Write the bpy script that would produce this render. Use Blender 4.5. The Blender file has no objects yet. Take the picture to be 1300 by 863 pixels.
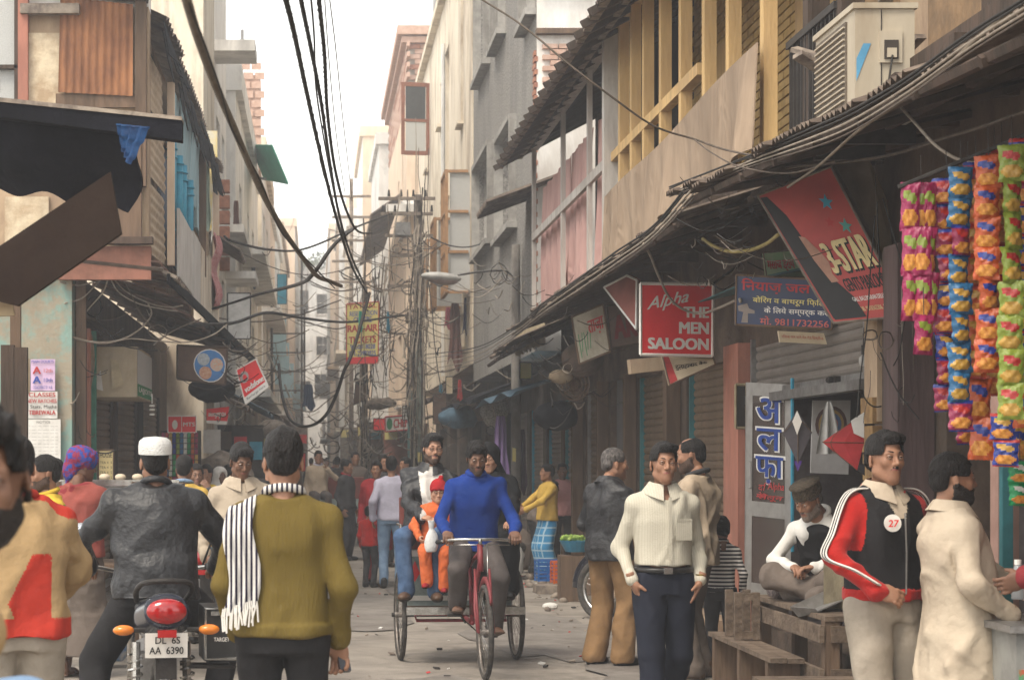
import bpy, math, random
import numpy as np
from mathutils import Matrix, Vector, Euler
R = math.radians
rnd = random.Random(7)
SC = bpy.context.scene
COL = SC.collection

# ---------------- camera ----------------
F, VX, HY, CH = 2600.0, 400.0, 585.0, 1.6      # photo pixels (1300 wide): focal length, vanishing point, horizon; eye height in m
cam_d = bpy.data.cameras.new('camera')
cam = bpy.data.objects.new('camera', cam_d); COL.objects.link(cam); SC.camera = cam
cam.location = (0, 0, CH); cam.rotation_euler = (R(90), 0, 0)
cam_d.sensor_width = 36; cam_d.lens = 36 * F / 1300
cam_d.shift_x = (650 - VX) / 1300; cam_d.shift_y = (HY - 431.5) / 1300
cam_d.clip_start = 0.1; cam_d.clip_end = 3000
cam_d.dof.use_dof = True; cam_d.dof.focus_distance = 14.5; cam_d.dof.aperture_fstop = 7.0

# ---------------- sky, sun, exposure ----------------
SUN_EL, SUN_AZ = 58.0, -140.0                   # azimuth of the sun: behind the camera and to the left
world = bpy.data.worlds.new('World'); SC.world = world; world.use_nodes = True
nt = world.node_tree; bg = nt.nodes['Background']
sky = nt.nodes.new('ShaderNodeTexSky'); sky.sky_type = 'NISHITA'; sky.sun_disc = False
sky.sun_elevation = R(SUN_EL); sky.sun_rotation = R(SUN_AZ)
sky.air_density = 0.9; sky.dust_density = 1.0; sky.ozone_density = 1.0
hs = nt.nodes.new('ShaderNodeHueSaturation'); hs.inputs['Saturation'].default_value = 0.2
nt.links.new(sky.outputs[0], hs.inputs['Color']); wb = nt.nodes.new('ShaderNodeMix'); wb.data_type = 'RGBA'; wb.blend_type = 'MULTIPLY'; wb.inputs[0].default_value = 1; wb.inputs[7].default_value = (1.0, .95, .865, 1)
nt.links.new(hs.outputs[0], wb.inputs[6]); nt.links.new(wb.outputs[2], bg.inputs['Color'])
bg.inputs['Strength'].default_value = 0.15
sun_d = bpy.data.lights.new('sun', 'SUN'); sun = bpy.data.objects.new('sun', sun_d); COL.objects.link(sun)
sun_d.energy = 1.0; sun_d.angle = R(20); sun_d.color = (1.0, 0.90, 0.76)
_a = R(SUN_AZ); _s = Vector((math.sin(_a) * math.cos(R(SUN_EL)), math.cos(_a) * math.cos(R(SUN_EL)), math.sin(R(SUN_EL))))
sun.rotation_euler = _s.to_track_quat('Z', 'Y').to_euler()
SC.view_settings.view_transform = 'Standard'; SC.view_settings.look = 'None'
SC.view_settings.exposure = 1.62; SC.view_settings.gamma = 1
SC.cycles.max_bounces = 7; SC.cycles.diffuse_bounces = 4; SC.cycles.glossy_bounces = 3
SC.cycles.transmission_bounces = 4; SC.cycles.transparent_max_bounces = 8; SC.cycles.volume_bounces = 3
SC.cycles.use_denoising = True

# ---------------- placing helpers ----------------
def P(px, py, Y):                               # the point at depth Y seen at photo pixel (px, py)
    return Vector(((px - VX) * Y / F, Y, CH - (py - HY) * Y / F))
def G(px, py):                                  # the ground point seen at that pixel
    Y = F * CH / (py - HY); return Vector(((px - VX) * Y / F, Y, 0))
def YX(px, X): return F * X / (px - VX)         # depth at which plane x=X crosses that pixel column
def WP(px, py, X): return P(px, py, YX(px, X))

# ---------------- materials ----------------
MC = {}
def mat(name, c, c2=None, scale=6, rough=0.8, bump=0.0, bscale=40, metal=0.0, stain=0.0, stretch=1.0, spec=0.3, sheen=0.0, stainc=(0.05, 0.04, 0.03), coat=0.0, fold=0.0, lo=.38, hi=.62, sscale=1.1):
    if name in MC: return MC[name]
    m = bpy.data.materials.new(name); m.use_nodes = True; MC[name] = m
    t = m.node_tree; N = t.nodes; L = t.links; b = N['Principled BSDF']
    m.diffuse_color = (*c, 1)
    b.inputs['Roughness'].default_value = rough; b.inputs['Metallic'].default_value = metal
    b.inputs['Specular IOR Level'].default_value = spec
    if fold: b.inputs['Specular IOR Level'].default_value = min(spec, .14) if rough > .6 else spec
    if sheen: b.inputs['Sheen Weight'].default_value = sheen
    if coat: b.inputs['Coat Weight'].default_value = coat
    tc = N.new('ShaderNodeTexCoord'); mp = N.new('ShaderNodeMapping'); L.new(tc.outputs['Object'], mp.inputs[0])
    mp.inputs['Scale'].default_value = (1, 1, stretch)
    src = None
    c2 = c2 or tuple(x * 0.72 for x in c)
    n = N.new('ShaderNodeTexNoise'); n.inputs['Scale'].default_value = scale; n.inputs['Detail'].default_value = 6; n.inputs['Roughness'].default_value = .65
    L.new(mp.outputs[0], n.inputs['Vector'])
    r = N.new('ShaderNodeValToRGB'); r.color_ramp.elements[0].position = lo; r.color_ramp.elements[1].position = hi
    r.color_ramp.elements[0].color = (*c2, 1); r.color_ramp.elements[1].color = (*c, 1)
    L.new(n.outputs['Fac'], r.inputs[0]); src = r.outputs[0]
    if stain:
        mp2 = N.new('ShaderNodeMapping'); mp2.inputs['Scale'].default_value = (1, 1, .35); mp2.inputs['Location'].default_value = (3, 5, 1); L.new(tc.outputs['Object'], mp2.inputs[0])
        n2 = N.new('ShaderNodeTexNoise'); n2.inputs['Scale'].default_value = sscale; n2.inputs['Detail'].default_value = 8; n2.inputs['Roughness'].default_value = .7; n2.inputs['Distortion'].default_value = .4
        L.new(mp2.outputs[0], n2.inputs['Vector'])
        r2 = N.new('ShaderNodeValToRGB'); r2.color_ramp.elements[0].position = .46; r2.color_ramp.elements[1].position = .63
        r2.color_ramp.elements[0].color = (0, 0, 0, 1); r2.color_ramp.elements[1].color = (stain,) * 3 + (1,)
        L.new(n2.outputs['Fac'], r2.inputs[0])
        mx = N.new('ShaderNodeMix'); mx.data_type = 'RGBA'; L.new(r2.outputs[0], mx.inputs[0]); L.new(src, mx.inputs[6]); mx.inputs[7].default_value = (*stainc, 1)
        src = mx.outputs[2]
    L.new(src, b.inputs['Base Color'])
    if bump:
        n3 = N.new('ShaderNodeTexNoise'); n3.inputs['Scale'].default_value = bscale; n3.inputs['Detail'].default_value = 5
        L.new(mp.outputs[0], n3.inputs['Vector'])
        bp = N.new('ShaderNodeBump'); bp.inputs['Strength'].default_value = min(1, bump); bp.inputs['Distance'].default_value = .02
        if fold:
            n4 = N.new('ShaderNodeTexNoise'); n4.noise_type = 'RIDGED_MULTIFRACTAL'; n4.inputs['Scale'].default_value = fold; n4.inputs['Detail'].default_value = 2.2; n4.inputs['Distortion'].default_value = 1.2; m4 = N.new('ShaderNodeMapping'); m4.inputs['Scale'].default_value = (1, 1, .5); m4.inputs['Rotation'].default_value = (.35, .25, 0); L.new(tc.outputs['Object'], m4.inputs[0]); L.new(m4.outputs[0], n4.inputs['Vector'])
            b2 = N.new('ShaderNodeBump'); b2.inputs['Strength'].default_value = .8; b2.inputs['Distance'].default_value = .03; L.new(n4.outputs['Fac'], b2.inputs['Height']); L.new(b2.outputs[0], bp.inputs['Normal'])
        L.new(n3.outputs['Fac'], bp.inputs['Height']); L.new(bp.outputs[0], b.inputs['Normal'])
    return m
def wavemat(name, cols, axis, period, duty=.5, rough=.85, base=None, sheen=.2, thick2=None):
    """two-colour stripes across an object axis (cloth print)"""
    m = mat(name, cols[0], cols[0], rough=rough, bump=.25, bscale=120, fold=5)
    t = m.node_tree; N = t.nodes; L = t.links; b = N['Principled BSDF']
    tc = N.new('ShaderNodeTexCoord'); sp = N.new('ShaderNodeSeparateXYZ'); L.new(tc.outputs['Object'], sp.inputs[0])
    fac = None
    for ax, pr, du in ([(axis, period, duty)] + ([thick2] if thick2 else [])):
        mu = N.new('ShaderNodeMath'); mu.operation = 'MULTIPLY'; L.new(sp.outputs['XYZ'.index(ax)], mu.inputs[0]); mu.inputs[1].default_value = 1 / pr
        ad = N.new('ShaderNodeMath'); ad.operation = 'ADD'; L.new(mu.outputs[0], ad.inputs[0]); ad.inputs[1].default_value = 100
        fr = N.new('ShaderNodeMath'); fr.operation = 'FRACT'; L.new(ad.outputs[0], fr.inputs[0])
        lt = N.new('ShaderNodeMath'); lt.operation = 'LESS_THAN'; L.new(fr.outputs[0], lt.inputs[0]); lt.inputs[1].default_value = du
        if fac is None: fac = lt.outputs[0]
        else:
            mm = N.new('ShaderNodeMath'); mm.operation = 'MAXIMUM'; L.new(fac, mm.inputs[0]); L.new(lt.outputs[0], mm.inputs[1]); fac = mm.outputs[0]
    mx = N.new('ShaderNodeMix'); mx.data_type = 'RGBA'; L.new(fac, mx.inputs[0])
    mx.inputs[6].default_value = (*cols[0], 1); mx.inputs[7].default_value = (*cols[1], 1)
    L.new(mx.outputs[2], b.inputs['Base Color'])
    return m
def glassmat(name, c, rough=.12, alpha=.5):
    m = mat(name, c, c, rough=rough, spec=.6)
    m.node_tree.nodes['Principled BSDF'].inputs['Alpha'].default_value = alpha
    return m

# ---------------- mesh builder ----------------
def tm(loc=(0, 0, 0), rot=(0, 0, 0)): return Matrix.Translation(loc) @ Euler(rot).to_matrix().to_4x4()
class MB:
    def __init__(s): s.v = []; s.f = []; s.m = []; s.M = None
    def add(s, vs, fs, mi=0):
        k = len(s.v)
        if s.M is not None: vs = [tuple(s.M @ Vector(p)) for p in vs]
        s.v += [tuple(p) for p in vs]; s.f += [tuple(i + k for i in f) for f in fs]; s.m += [mi] * len(fs); return s
    def box(s, c, d, mi=0, rot=None, taper=None):
        x, y, z = (e / 2 for e in d); t = taper or 1
        vs = [(a * x * (t if cc > 0 else 1), b * y * (t if cc > 0 else 1), cc * z) for a in (-1, 1) for b in (-1, 1) for cc in (-1, 1)]
        Rm = Euler(rot).to_matrix() if rot else None
        vs = [(Rm @ Vector(p) if Rm else Vector(p)) + Vector(c) for p in vs]
        return s.add(vs, [(0, 1, 3, 2), (4, 6, 7, 5), (0, 4, 5, 1), (2, 3, 7, 6), (0, 2, 6, 4), (1, 5, 7, 3)], mi)
    def quad(s, a, b, c, d, mi=0): return s.add([a, b, c, d], [(0, 1, 2, 3)], mi)
    def slab(s, pts, th, mi=0):                  # polygon pts extruded by vector th
        n = len(pts); th = Vector(th); a = [Vector(p) for p in pts]; b = [p + th for p in a]
        nrm = (a[1] - a[0]).cross(a[2] - a[0])
        if nrm.dot(th) > 0: a, b = b, a
        return s.add(a + b, [tuple(range(n)), tuple(range(2 * n - 1, n - 1, -1))] + [(i, i + n, (i + 1) % n + n, (i + 1) % n) for i in range(n)], mi)
    def tube(s, pts, r, n=6, mi=0, cap=True, flat=1.0, closed=False):
        pts = [Vector(p) for p in pts]; K = len(pts); rs = r if isinstance(r, (list, tuple)) else [r] * K
        vs = []; ref = None
        for i, p in enumerate(pts):
            if closed: d = pts[(i + 1) % K] - pts[i - 1]
            else: d = pts[min(i + 1, K - 1)] - pts[max(i - 1, 0)]
            if d.length < 1e-9: d = Vector((0, 0, 1))
            d.normalize()
            if ref is None: ref = Vector((0, 0, 1)) if abs(d.z) < .9 else Vector((1, 0, 0))
            u = (ref - d * ref.dot(d)); u.normalize() if u.length > 1e-6 else None
            ref = u; w = d.cross(u)
            for k in range(n):
                a = 2 * math.pi * k / n; vs.append(p + (u * math.cos(a) * flat + w * math.sin(a)) * rs[i])
        fs = []
        for i in range(K if closed else K - 1):
            j = (i + 1) % K
            for k in range(n): fs.append((i * n + k, i * n + (k + 1) % n, j * n + (k + 1) % n, j * n + k))
        if cap and not closed: fs += [tuple(range(n - 1, -1, -1)), tuple((K - 1) * n + k for k in range(n))]
        return s.add(vs, fs, mi)
    def cyl(s, a, b, r0, r1=None, n=10, mi=0): return s.tube([a, b], [r0, r0 if r1 is None else r1], n, mi)
    def ring(s, c, axis, R_, r, n=28, m=6, mi=0, flat=1.0):
        ax = Vector(axis).normalized(); u = ax.orthogonal().normalized(); w = ax.cross(u)
        pts = [Vector(c) + (u * math.cos(2 * math.pi * i / n) + w * math.sin(2 * math.pi * i / n)) * R_ for i in range(n)]
        return s.tube(pts, r, m, mi, closed=True, flat=flat)
    def disc(s, c, axis, R_, th, n=24, mi=0):
        a = Vector(axis).normalized() * th / 2; c = Vector(c); return s.cyl(c - a, c + a, R_, R_, n, mi)
    def ball(s, c, r, n=8, mi=0):
        rx, ry, rz = (r, r, r) if not isinstance(r, (tuple, list)) else r
        vs = []; fs = []
        for i in range(1, n):
            th = math.pi * i / n
            for k in range(2 * n): a = math.pi * k / n; vs.append((c[0] + rx * math.sin(th) * math.cos(a), c[1] + ry * math.sin(th) * math.sin(a), c[2] + rz * math.cos(th)))
        m = 2 * n
        for i in range(n - 2):
            for k in range(m): fs.append((i * m + k, (i + 1) * m + k, (i + 1) * m + (k + 1) % m, i * m + (k + 1) % m))
        vs += [(c[0], c[1], c[2] + rz), (c[0], c[1], c[2] - rz)]; t = len(vs)
        for k in range(m): fs += [(t - 2, k, (k + 1) % m), (t - 1, (n - 2) * m + (k + 1) % m, (n - 2) * m + k)]
        return s.add(vs, fs, mi)
    def grid(s, fn, nu, nv, mi=0, th=0.0):       # sheet: fn(u,v)->point, optional thickness
        vs = [Vector(fn(i / nu, j / nv)) for i in range(nu + 1) for j in range(nv + 1)]; w = nv + 1
        fs = [(i * w + j, (i + 1) * w + j, (i + 1) * w + j + 1, i * w + j + 1) for i in range(nu) for j in range(nv)]
        s.add(vs, fs, mi)
        if th:
            n = (vs[w] - vs[0]).cross(vs[1] - vs[0]); n.normalize(); n *= -th
            vb = [p - n for p in vs]; s.add(vb, [tuple(reversed(f)) for f in fs], mi)
            bd = [i * w for i in range(nu + 1)] + [nu * w + j for j in range(1, nv + 1)] + [i * w + nv for i in range(nu - 1, -1, -1)] + [j for j in range(nv - 1, 0, -1)]
            k = len(bd); s.add([vs[i] for i in bd] + [vb[i] for i in bd], [(i, i + k, (i + 1) % k + k, (i + 1) % k) for i in range(k)], mi)
        return s
    def mesh(s, name, mats, smooth=False, off=(0, 0, 0)):
        me = bpy.data.meshes.new(name); vs = s.v
        if any(off): vs = [(a - off[0], b - off[1], c - off[2]) for a, b, c in vs]
        me.from_pydata(vs, [], s.f)
        for m in (mats if isinstance(mats, (list, tuple)) else [mats]): me.materials.append(m)
        if any(s.m): me.polygons.foreach_set('material_index', s.m)
        if smooth: me.polygons.foreach_set('use_smooth', [True] * len(s.f))
        me.update(); return me
    def build(s, name, mats, parent=None, smooth=False, world=False, label=None, kind=None):
        off = (0, 0, 0)
        if parent is None or world:
            xs, ys, zs = zip(*s.v); off = ((min(xs) + max(xs)) / 2, (min(ys) + max(ys)) / 2, min(zs))
        o = bpy.data.objects.new(name, s.mesh(name, mats, smooth, off)); COL.objects.link(o)
        o.location = off
        if parent is not None:
            o.parent = parent
            if world: o.matrix_parent_inverse = wm(parent).inverted()
        if label: o['label'] = label
        if kind: o['kind'] = kind
        return o
def wm(o):
    m = Matrix.LocRotScale(o.location, o.rotation_euler, o.scale)
    return m if o.parent is None else wm(o.parent) @ o.matrix_parent_inverse @ m
def tag(o, label=None, cat=None, group=None, kind=None):
    for k, v in (('label', label), ('category', cat), ('group', group), ('kind', kind)):
        if v: o[k] = v
    return o
def thing(name, label, cat, loc=(0, 0, 0), rot=(0, 0, 0), group=None):
    o = bpy.data.objects.new(name, None); COL.objects.link(o); o.empty_display_size = .1
    o.location = loc; o.rotation_euler = rot if isinstance(rot, (tuple, list)) else (0, 0, rot)
    return tag(o, label, cat, group)
def inst(o, name, parent, loc, rot=(0, 0, 0), sc=None):
    c = bpy.data.objects.new(name, o.data if hasattr(o, 'data') else o); COL.objects.link(c); c.parent = parent; c.location = loc; c.rotation_euler = rot
    if sc: c.scale = sc
    return c
def kids(o): return [c for c in o.children]
def copy_tree(o, parent=None, loc=None, rot=None):
    c = o.copy(); COL.objects.link(c)
    if parent is not None: c.parent = parent
    for ch in KID.get(o, []) if False else list(o.children): copy_tree(ch, c)
    if loc is not None: c.location = loc
    if rot is not None: c.rotation_euler = rot
    return c
def text(body, x, z, size, m, parent, y=-.006, offset=0.0, shear=0.0, align='CENTER', rot=0.0, name='lettering', sx=1.0, space=1.0, ext=.0015):
    cu = bpy.data.curves.new(name, 'FONT'); cu.body = body; cu.size = size; cu.align_x = align; cu.align_y = 'CENTER'
    cu.offset = offset; cu.shear = shear; cu.extrude = ext; cu.resolution_u = 3; cu.space_character = space
    cu.materials.append(m)
    o = bpy.data.objects.new(name, cu); COL.objects.link(o); o.parent = parent
    o.rotation_euler = Euler((R(90), rot, 0)); o.location = (x, y, z); o.scale = (sx, 1, 1); return o
def sm(a, b, t): t = max(0, min(1, (t - a) / (b - a))); return t * t * (3 - 2 * t)
def lerp(a, b, t): return a + (b - a) * t
def sagline(a, b, sag, n=14, wob=0.0, rg=rnd):
    a = Vector(a); b = Vector(b); out = []
    ph = rg.random() * 6
    for i in range(n + 1):
        t = i / n; p = a.lerp(b, t); p.z -= sag * 4 * t * (1 - t)
        if wob and 0 < i < n: p += Vector((math.sin(ph + t * 17), math.sin(ph * 2 + t * 11), math.sin(ph * 3 + t * 23))) * wob
        out.append(p)
    return out
def spline(pts, n=6):                            # Catmull-Rom through points
    pts = [Vector(p) for p in pts]; out = []
    q = [pts[0] * 2 - pts[1]] + pts + [pts[-1] * 2 - pts[-2]]
    for i in range(1, len(q) - 2):
        for k in range(n):
            t = k / n; a, b, c, d = q[i - 1:i + 3]
            out.append(.5 * ((2 * b) + (c - a) * t + (2 * a - 5 * b + 4 * c - d) * t * t + (3 * b - a - 3 * c + d) * t ** 3))
    out.append(pts[-1]); return out
# ---------------- signed-distance modelling for bodies and cloth ----------------
class Fld:
    def __init__(s, lo, hi, h):
        s.lo = np.array(lo, float); s.h = h; s.n = np.ceil((np.array(hi) - s.lo) / h).astype(int) + 1
        s.f = np.full(s.n, .08, np.float32); s.i = np.zeros(s.n, np.int8)
    def blk(s, lo, hi, mg=.05):
        a = np.clip(np.floor((np.array(lo) - mg - s.lo) / s.h).astype(int), 0, s.n); b = np.clip(np.ceil((np.array(hi) + mg - s.lo) / s.h).astype(int) + 1, 0, s.n)
        if (b <= a).any(): return None
        sl = tuple(slice(x, y) for x, y in zip(a, b))
        g = [s.lo[k] + np.arange(a[k], b[k]) * s.h for k in range(3)]
        return sl, g[0][:, None, None], g[1][None, :, None], g[2][None, None, :]
    def put(s, sl, d, i, k):
        o = s.f[sl]; c = d < o; s.i[sl][c] = i
        h = np.maximum(k - np.abs(o - d), 0) / k; s.f[sl] = np.minimum(o, d) - h * h * k * .25
    def sub(s, sl, d, k):
        o = s.f[sl]; d = -d; h = np.maximum(k - np.abs(o - d), 0) / k; s.f[sl] = np.maximum(o, d) + h * h * k * .25
    def cap(s, a, b, ra, rb=None, i=0, k=.02, neg=False):
        rb = ra if rb is None else rb; a = np.array(a, float); b = np.array(b, float); m = max(ra, rb)
        q = s.blk(np.minimum(a, b) - m, np.maximum(a, b) + m)
        if q is None: return s
        sl, X, Y, Z = q; d = b - a; L = (d * d).sum() + 1e-9
        t = np.clip(((X - a[0]) * d[0] + (Y - a[1]) * d[1] + (Z - a[2]) * d[2]) / L, 0, 1)
        D = np.sqrt((X - a[0] - t * d[0]) ** 2 + (Y - a[1] - t * d[1]) ** 2 + (Z - a[2] - t * d[2]) ** 2) - (ra + (rb - ra) * t)
        s.sub(sl, D, k) if neg else s.put(sl, D, i, k); return s
    def ell(s, c, r, i=0, k=.02, neg=False, rot=None):
        r = np.array(r if hasattr(r, '__len__') else (r,) * 3, float); c = np.array(c, float); m = r.max() if rot is not None else r
        q = s.blk(c - m, c + m)
        if q is None: return s
        sl, X, Y, Z = q; x, y, z = X - c[0], Y - c[1], Z - c[2]
        if rot is not None:
            M = np.array(Euler(rot).to_matrix()).T
            x, y, z = [M[j, 0] * x + M[j, 1] * y + M[j, 2] * z for j in range(3)]
        l = np.sqrt((x / r[0]) ** 2 + (y / r[1]) ** 2 + (z / r[2]) ** 2) + 1e-6
        g = np.sqrt((x / r[0] ** 2) ** 2 + (y / r[1] ** 2) ** 2 + (z / r[2] ** 2) ** 2) + 1e-6
        D = l * (l - 1) / g
        s.sub(sl, D, k) if neg else s.put(sl, D, i, k); return s
    def loft(s, secs, side=(1, 0, 0), i=0, k=.02, p=2.3):
        C = np.array([q[0] for q in secs], float); rx = np.array([q[1] for q in secs]); ry = np.array([q[2] for q in secs])
        ax = C[-1] - C[0]; L = np.linalg.norm(ax); ax /= L; sd = np.array(side, float); sd -= ax * (sd @ ax); sd /= np.linalg.norm(sd); up = np.cross(ax, sd)
        m = max(rx.max(), ry.max()); q = s.blk(C.min(0) - m, C.max(0) + m)
        if q is None: return s
        sl, X, Y, Z = q; x, y, z = X - C[0, 0], Y - C[0, 1], Z - C[0, 2]
        t = x * ax[0] + y * ax[1] + z * ax[2]; u = x * sd[0] + y * sd[1] + z * sd[2]; w = x * up[0] + y * up[1] + z * up[2]
        T = (C - C[0]) @ ax; U = (C - C[0]) @ sd; W = (C - C[0]) @ up
        tf = np.linspace(T[0], T[-1], 60); sg = .03 * L
        def smo(v):
            a = np.interp(tf, T, v); kk = np.ones(7) / 7; return np.convolve(np.pad(a, 3, 'edge'), kk, 'valid')
        it = lambda v: np.interp(t, tf, smo(v))
        a, b = it(rx), it(ry)
        l = ((np.abs(u - it(U)) / a) ** p + (np.abs(w - it(W)) / b) ** p) ** (1 / p)
        D = (l - 1) * np.minimum(a, b); e = np.maximum(t - T[-1], -t)
        D = np.where((D > 0) & (e > 0), np.sqrt(np.maximum(D, 0) ** 2 + np.maximum(e, 0) ** 2), np.maximum(D, e))
        s.put(sl, D, i, k); return s
    def half(s, n, p, k=.004):                    # cut away the side n points to
        sl, X, Y, Z = s.blk(s.lo, s.lo + s.n * s.h); D = (X - p[0]) * n[0] + (Y - p[1]) * n[1] + (Z - p[2]) * n[2]
        s.f = np.maximum(s.f, D.astype(np.float32)); return s
    def mesh(s, wr=0, seed=0, wf=1.0):
        f = s.f; f[[0, -1]] = .08; f[:, [0, -1]] = .08; f[:, :, [0, -1]] = .08
        ins = f < 0; c = np.zeros([n - 1 for n in f.shape], np.int8)
        for a in (0, 1):
            for b in (0, 1):
                for d in (0, 1): c += ins[a:f.shape[0] - 1 + a, b:f.shape[1] - 1 + b, d:f.shape[2] - 1 + d]
        act = np.argwhere((c > 0) & (c < 8))
        if not len(act): return np.zeros((0, 3)), np.zeros((0, 4), int), np.zeros(0, int)
        cn = [(a, b, d) for a in (0, 1) for b in (0, 1) for d in (0, 1)]
        V = np.stack([f[act[:, 0] + a, act[:, 1] + b, act[:, 2] + d] for a, b, d in cn], 1)
        acc = np.zeros((len(act), 3)); cnt = np.zeros(len(act))
        for p in range(8):
            for q in range(p + 1, 8):
                df = [cn[q][j] - cn[p][j] for j in range(3)]
                if sum(map(abs, df)) != 1: continue
                m = (V[:, p] < 0) != (V[:, q] < 0); t = V[m, p] / (V[m, p] - V[m, q])
                acc[m] += np.array(cn[p]) + t[:, None] * np.array(df); cnt[m] += 1
        pos = s.lo + (act + acc / cnt[:, None]) * s.h
        gx = V[:, 4:].sum(1) - V[:, :4].sum(1); gy = V[:, [2, 3, 6, 7]].sum(1) - V[:, [0, 1, 4, 5]].sum(1); gz = V[:, 1::2].sum(1) - V[:, ::2].sum(1)
        nr = np.stack([gx, gy, gz], 1); nr /= np.linalg.norm(nr, axis=1)[:, None] + 1e-9
        if wr: pos = pos + nr * (wr * wrinkle(pos, seed, wf))[:, None]
        ids = s.i[tuple((act + (acc / cnt[:, None] > .5)).T)]
        ix = np.full(c.shape, -1, int); ix[tuple(act.T)] = np.arange(len(act)); F = []
        for ax in range(3):
            sh = [slice(None)] * 3; sh2 = [slice(None)] * 3; sh[ax] = slice(0, -1); sh2[ax] = slice(1, None)
            A, B = ins[tuple(sh)], ins[tuple(sh2)]; e = np.argwhere(A != B); fl = A[tuple(e.T)]
            o1, o2 = [(1, 2), (2, 0), (0, 1)][ax]; e = e[(e[:, o1] > 0) & (e[:, o2] > 0)] if False else e
            d1 = np.zeros(3, int); d1[o1] = 1; d2 = np.zeros(3, int); d2[o2] = 1
            Q = np.stack([ix[tuple((e - d1 - d2).T)], ix[tuple((e - d2).T)], ix[tuple(e.T)], ix[tuple((e - d1).T)]], 1)
            Q[~fl] = Q[~fl][:, ::-1]; F.append(Q[(Q >= 0).all(1)])
        return pos, np.concatenate(F), ids
def wrinkle(p, seed, wf=1.0):
    r = np.random.RandomState(seed); o = np.zeros(len(p)); wp = p + .03 * np.sin(p[:, [1, 2, 0]] * 14 + r.rand(3) * 6)
    if wf > 2:
        for j in range(5):
            d = r.randn(3); d /= np.linalg.norm(d); o += (1 - 2 * np.abs(np.sin(wp @ d * (24 + 18 * j) * wf * .5 + r.rand() * 6))) * (.8 / (j + 1.2))
        return o
    for j in range(7):                              # cloth: raised folds in patches, mostly running downwards or slanting
        d = r.randn(3); d[2] *= .38; d /= np.linalg.norm(d); fr = (17 + 5 * j) * wf * (.8 + .4 * r.rand())
        m = np.clip(-.15 + 1.5 * np.sin(p @ r.randn(3) * 6 + r.rand() * 6), 0, 1); m = m * m; sn = np.sin(wp @ d * fr + r.rand() * 6)
        o += (np.exp(-(np.maximum(1 - sn, 0) / .30)) - .2) * m * (1.2 / (1 + .15 * j))
    return o * .85
def to_obj(name, parts, mats, parent, smooth=True):
    """parts: list of (verts, quads, ids) joined into one mesh"""
    V, Fq, I = [], [], []; k = 0
    for v, f, i in parts:
        if not len(v): continue
        V.append(v); Fq.append(np.asarray(f) + k); I.append(np.asarray(i)[np.asarray(f)[:, 0]] if len(i) == len(v) else i); k += len(v)
    V = np.concatenate(V); Fq = np.concatenate(Fq); I = np.concatenate(I)
    me = bpy.data.meshes.new(name); me.vertices.add(len(V)); me.vertices.foreach_set('co', V.astype(np.float32).ravel())
    me.loops.add(Fq.size); me.loops.foreach_set('vertex_index', Fq.astype(np.int32).ravel())
    me.polygons.add(len(Fq)); me.polygons.foreach_set('loop_start', np.arange(0, Fq.size, 4, dtype=np.int32))
    for m in mats: me.materials.append(m)
    me.polygons.foreach_set('material_index', np.clip(I, 0, len(mats) - 1).astype(np.int32)); me.polygons.foreach_set('use_smooth', [smooth] * len(Fq))
    me.update(calc_edges=True)
    o = bpy.data.objects.new(name, me); COL.objects.link(o); o.parent = parent; return o
def xf(part, M, mirror=False):
    v, f, i = part; v = v.copy()
    if mirror: v[:, 0] *= -1; f = np.asarray(f)[:, ::-1]
    M = np.array(M); return v @ M[:3, :3].T + M[:3, 3], f, i
def mbpart(b):                                   # a builder's quads/tris as a part (tris doubled to quads)
    f = [q if len(q) == 4 else (q[0], q[1], q[2], q[2]) for q in b.f if len(q) <= 4]; m = [x for q, x in zip(b.f, b.m) if len(q) <= 4]
    for q, x in zip(b.f, b.m):
        if len(q) > 4:
            for j in range(1, len(q) - 2, 2): f.append((q[0], q[j], q[j + 1], q[min(j + 2, len(q) - 1)])); m.append(x)
    return np.array([tuple(p) for p in b.v]), np.array(f), np.array(m)
_HC = {}
def hand_part(curl, res, spread=.0):
    key = (curl, res, spread)
    if key in _HC: return _HC[key]
    g = Fld((-.07, -.085, -.2), (.085, .05, .05), res)
    g.cap((0, 0, .035), (0, 0, -.012), .025, .026, k=.02); g.ell((.002, 0, -.048), (.041, .0155, .050), k=.02); g.ell((.024, -.006, -.035), (.018, .016, .03), k=.015)
    for x, L in ((-.031, .055), (-.0105, .069), (.0105, .076), (.031, .070)):
        p = np.array((x, -.001, -.083)); ang = curl * .55 * (1.12 - x * 3); sx = x * (2.2 + spread) * .12
        for q, r0, r1 in ((.46, .0092, .0084), (.31, .0084, .0078), (.23, .0078, .0066)):
            d = np.array((sx, -math.sin(ang), -math.cos(ang))); e = p + d * L * q; g.cap(p, e, r0, r1, k=.006); p = e; ang += curl * .62
    p = np.array((.027, -.006, -.024)); d = np.array((.62, -.34 - .35 * curl, -.66)); d /= np.linalg.norm(d)
    e = p + d * .034; g.cap(p, e, .0125, .0105, k=.012); d = d + np.array((-.45 * curl, -.3 * curl, -.25)); d /= np.linalg.norm(d); e2 = e + d * .030; g.cap(e, e2, .0102, .0085, k=.006)
    _HC[key] = g.mesh(); return _HC[key]
_SC = {}
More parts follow.
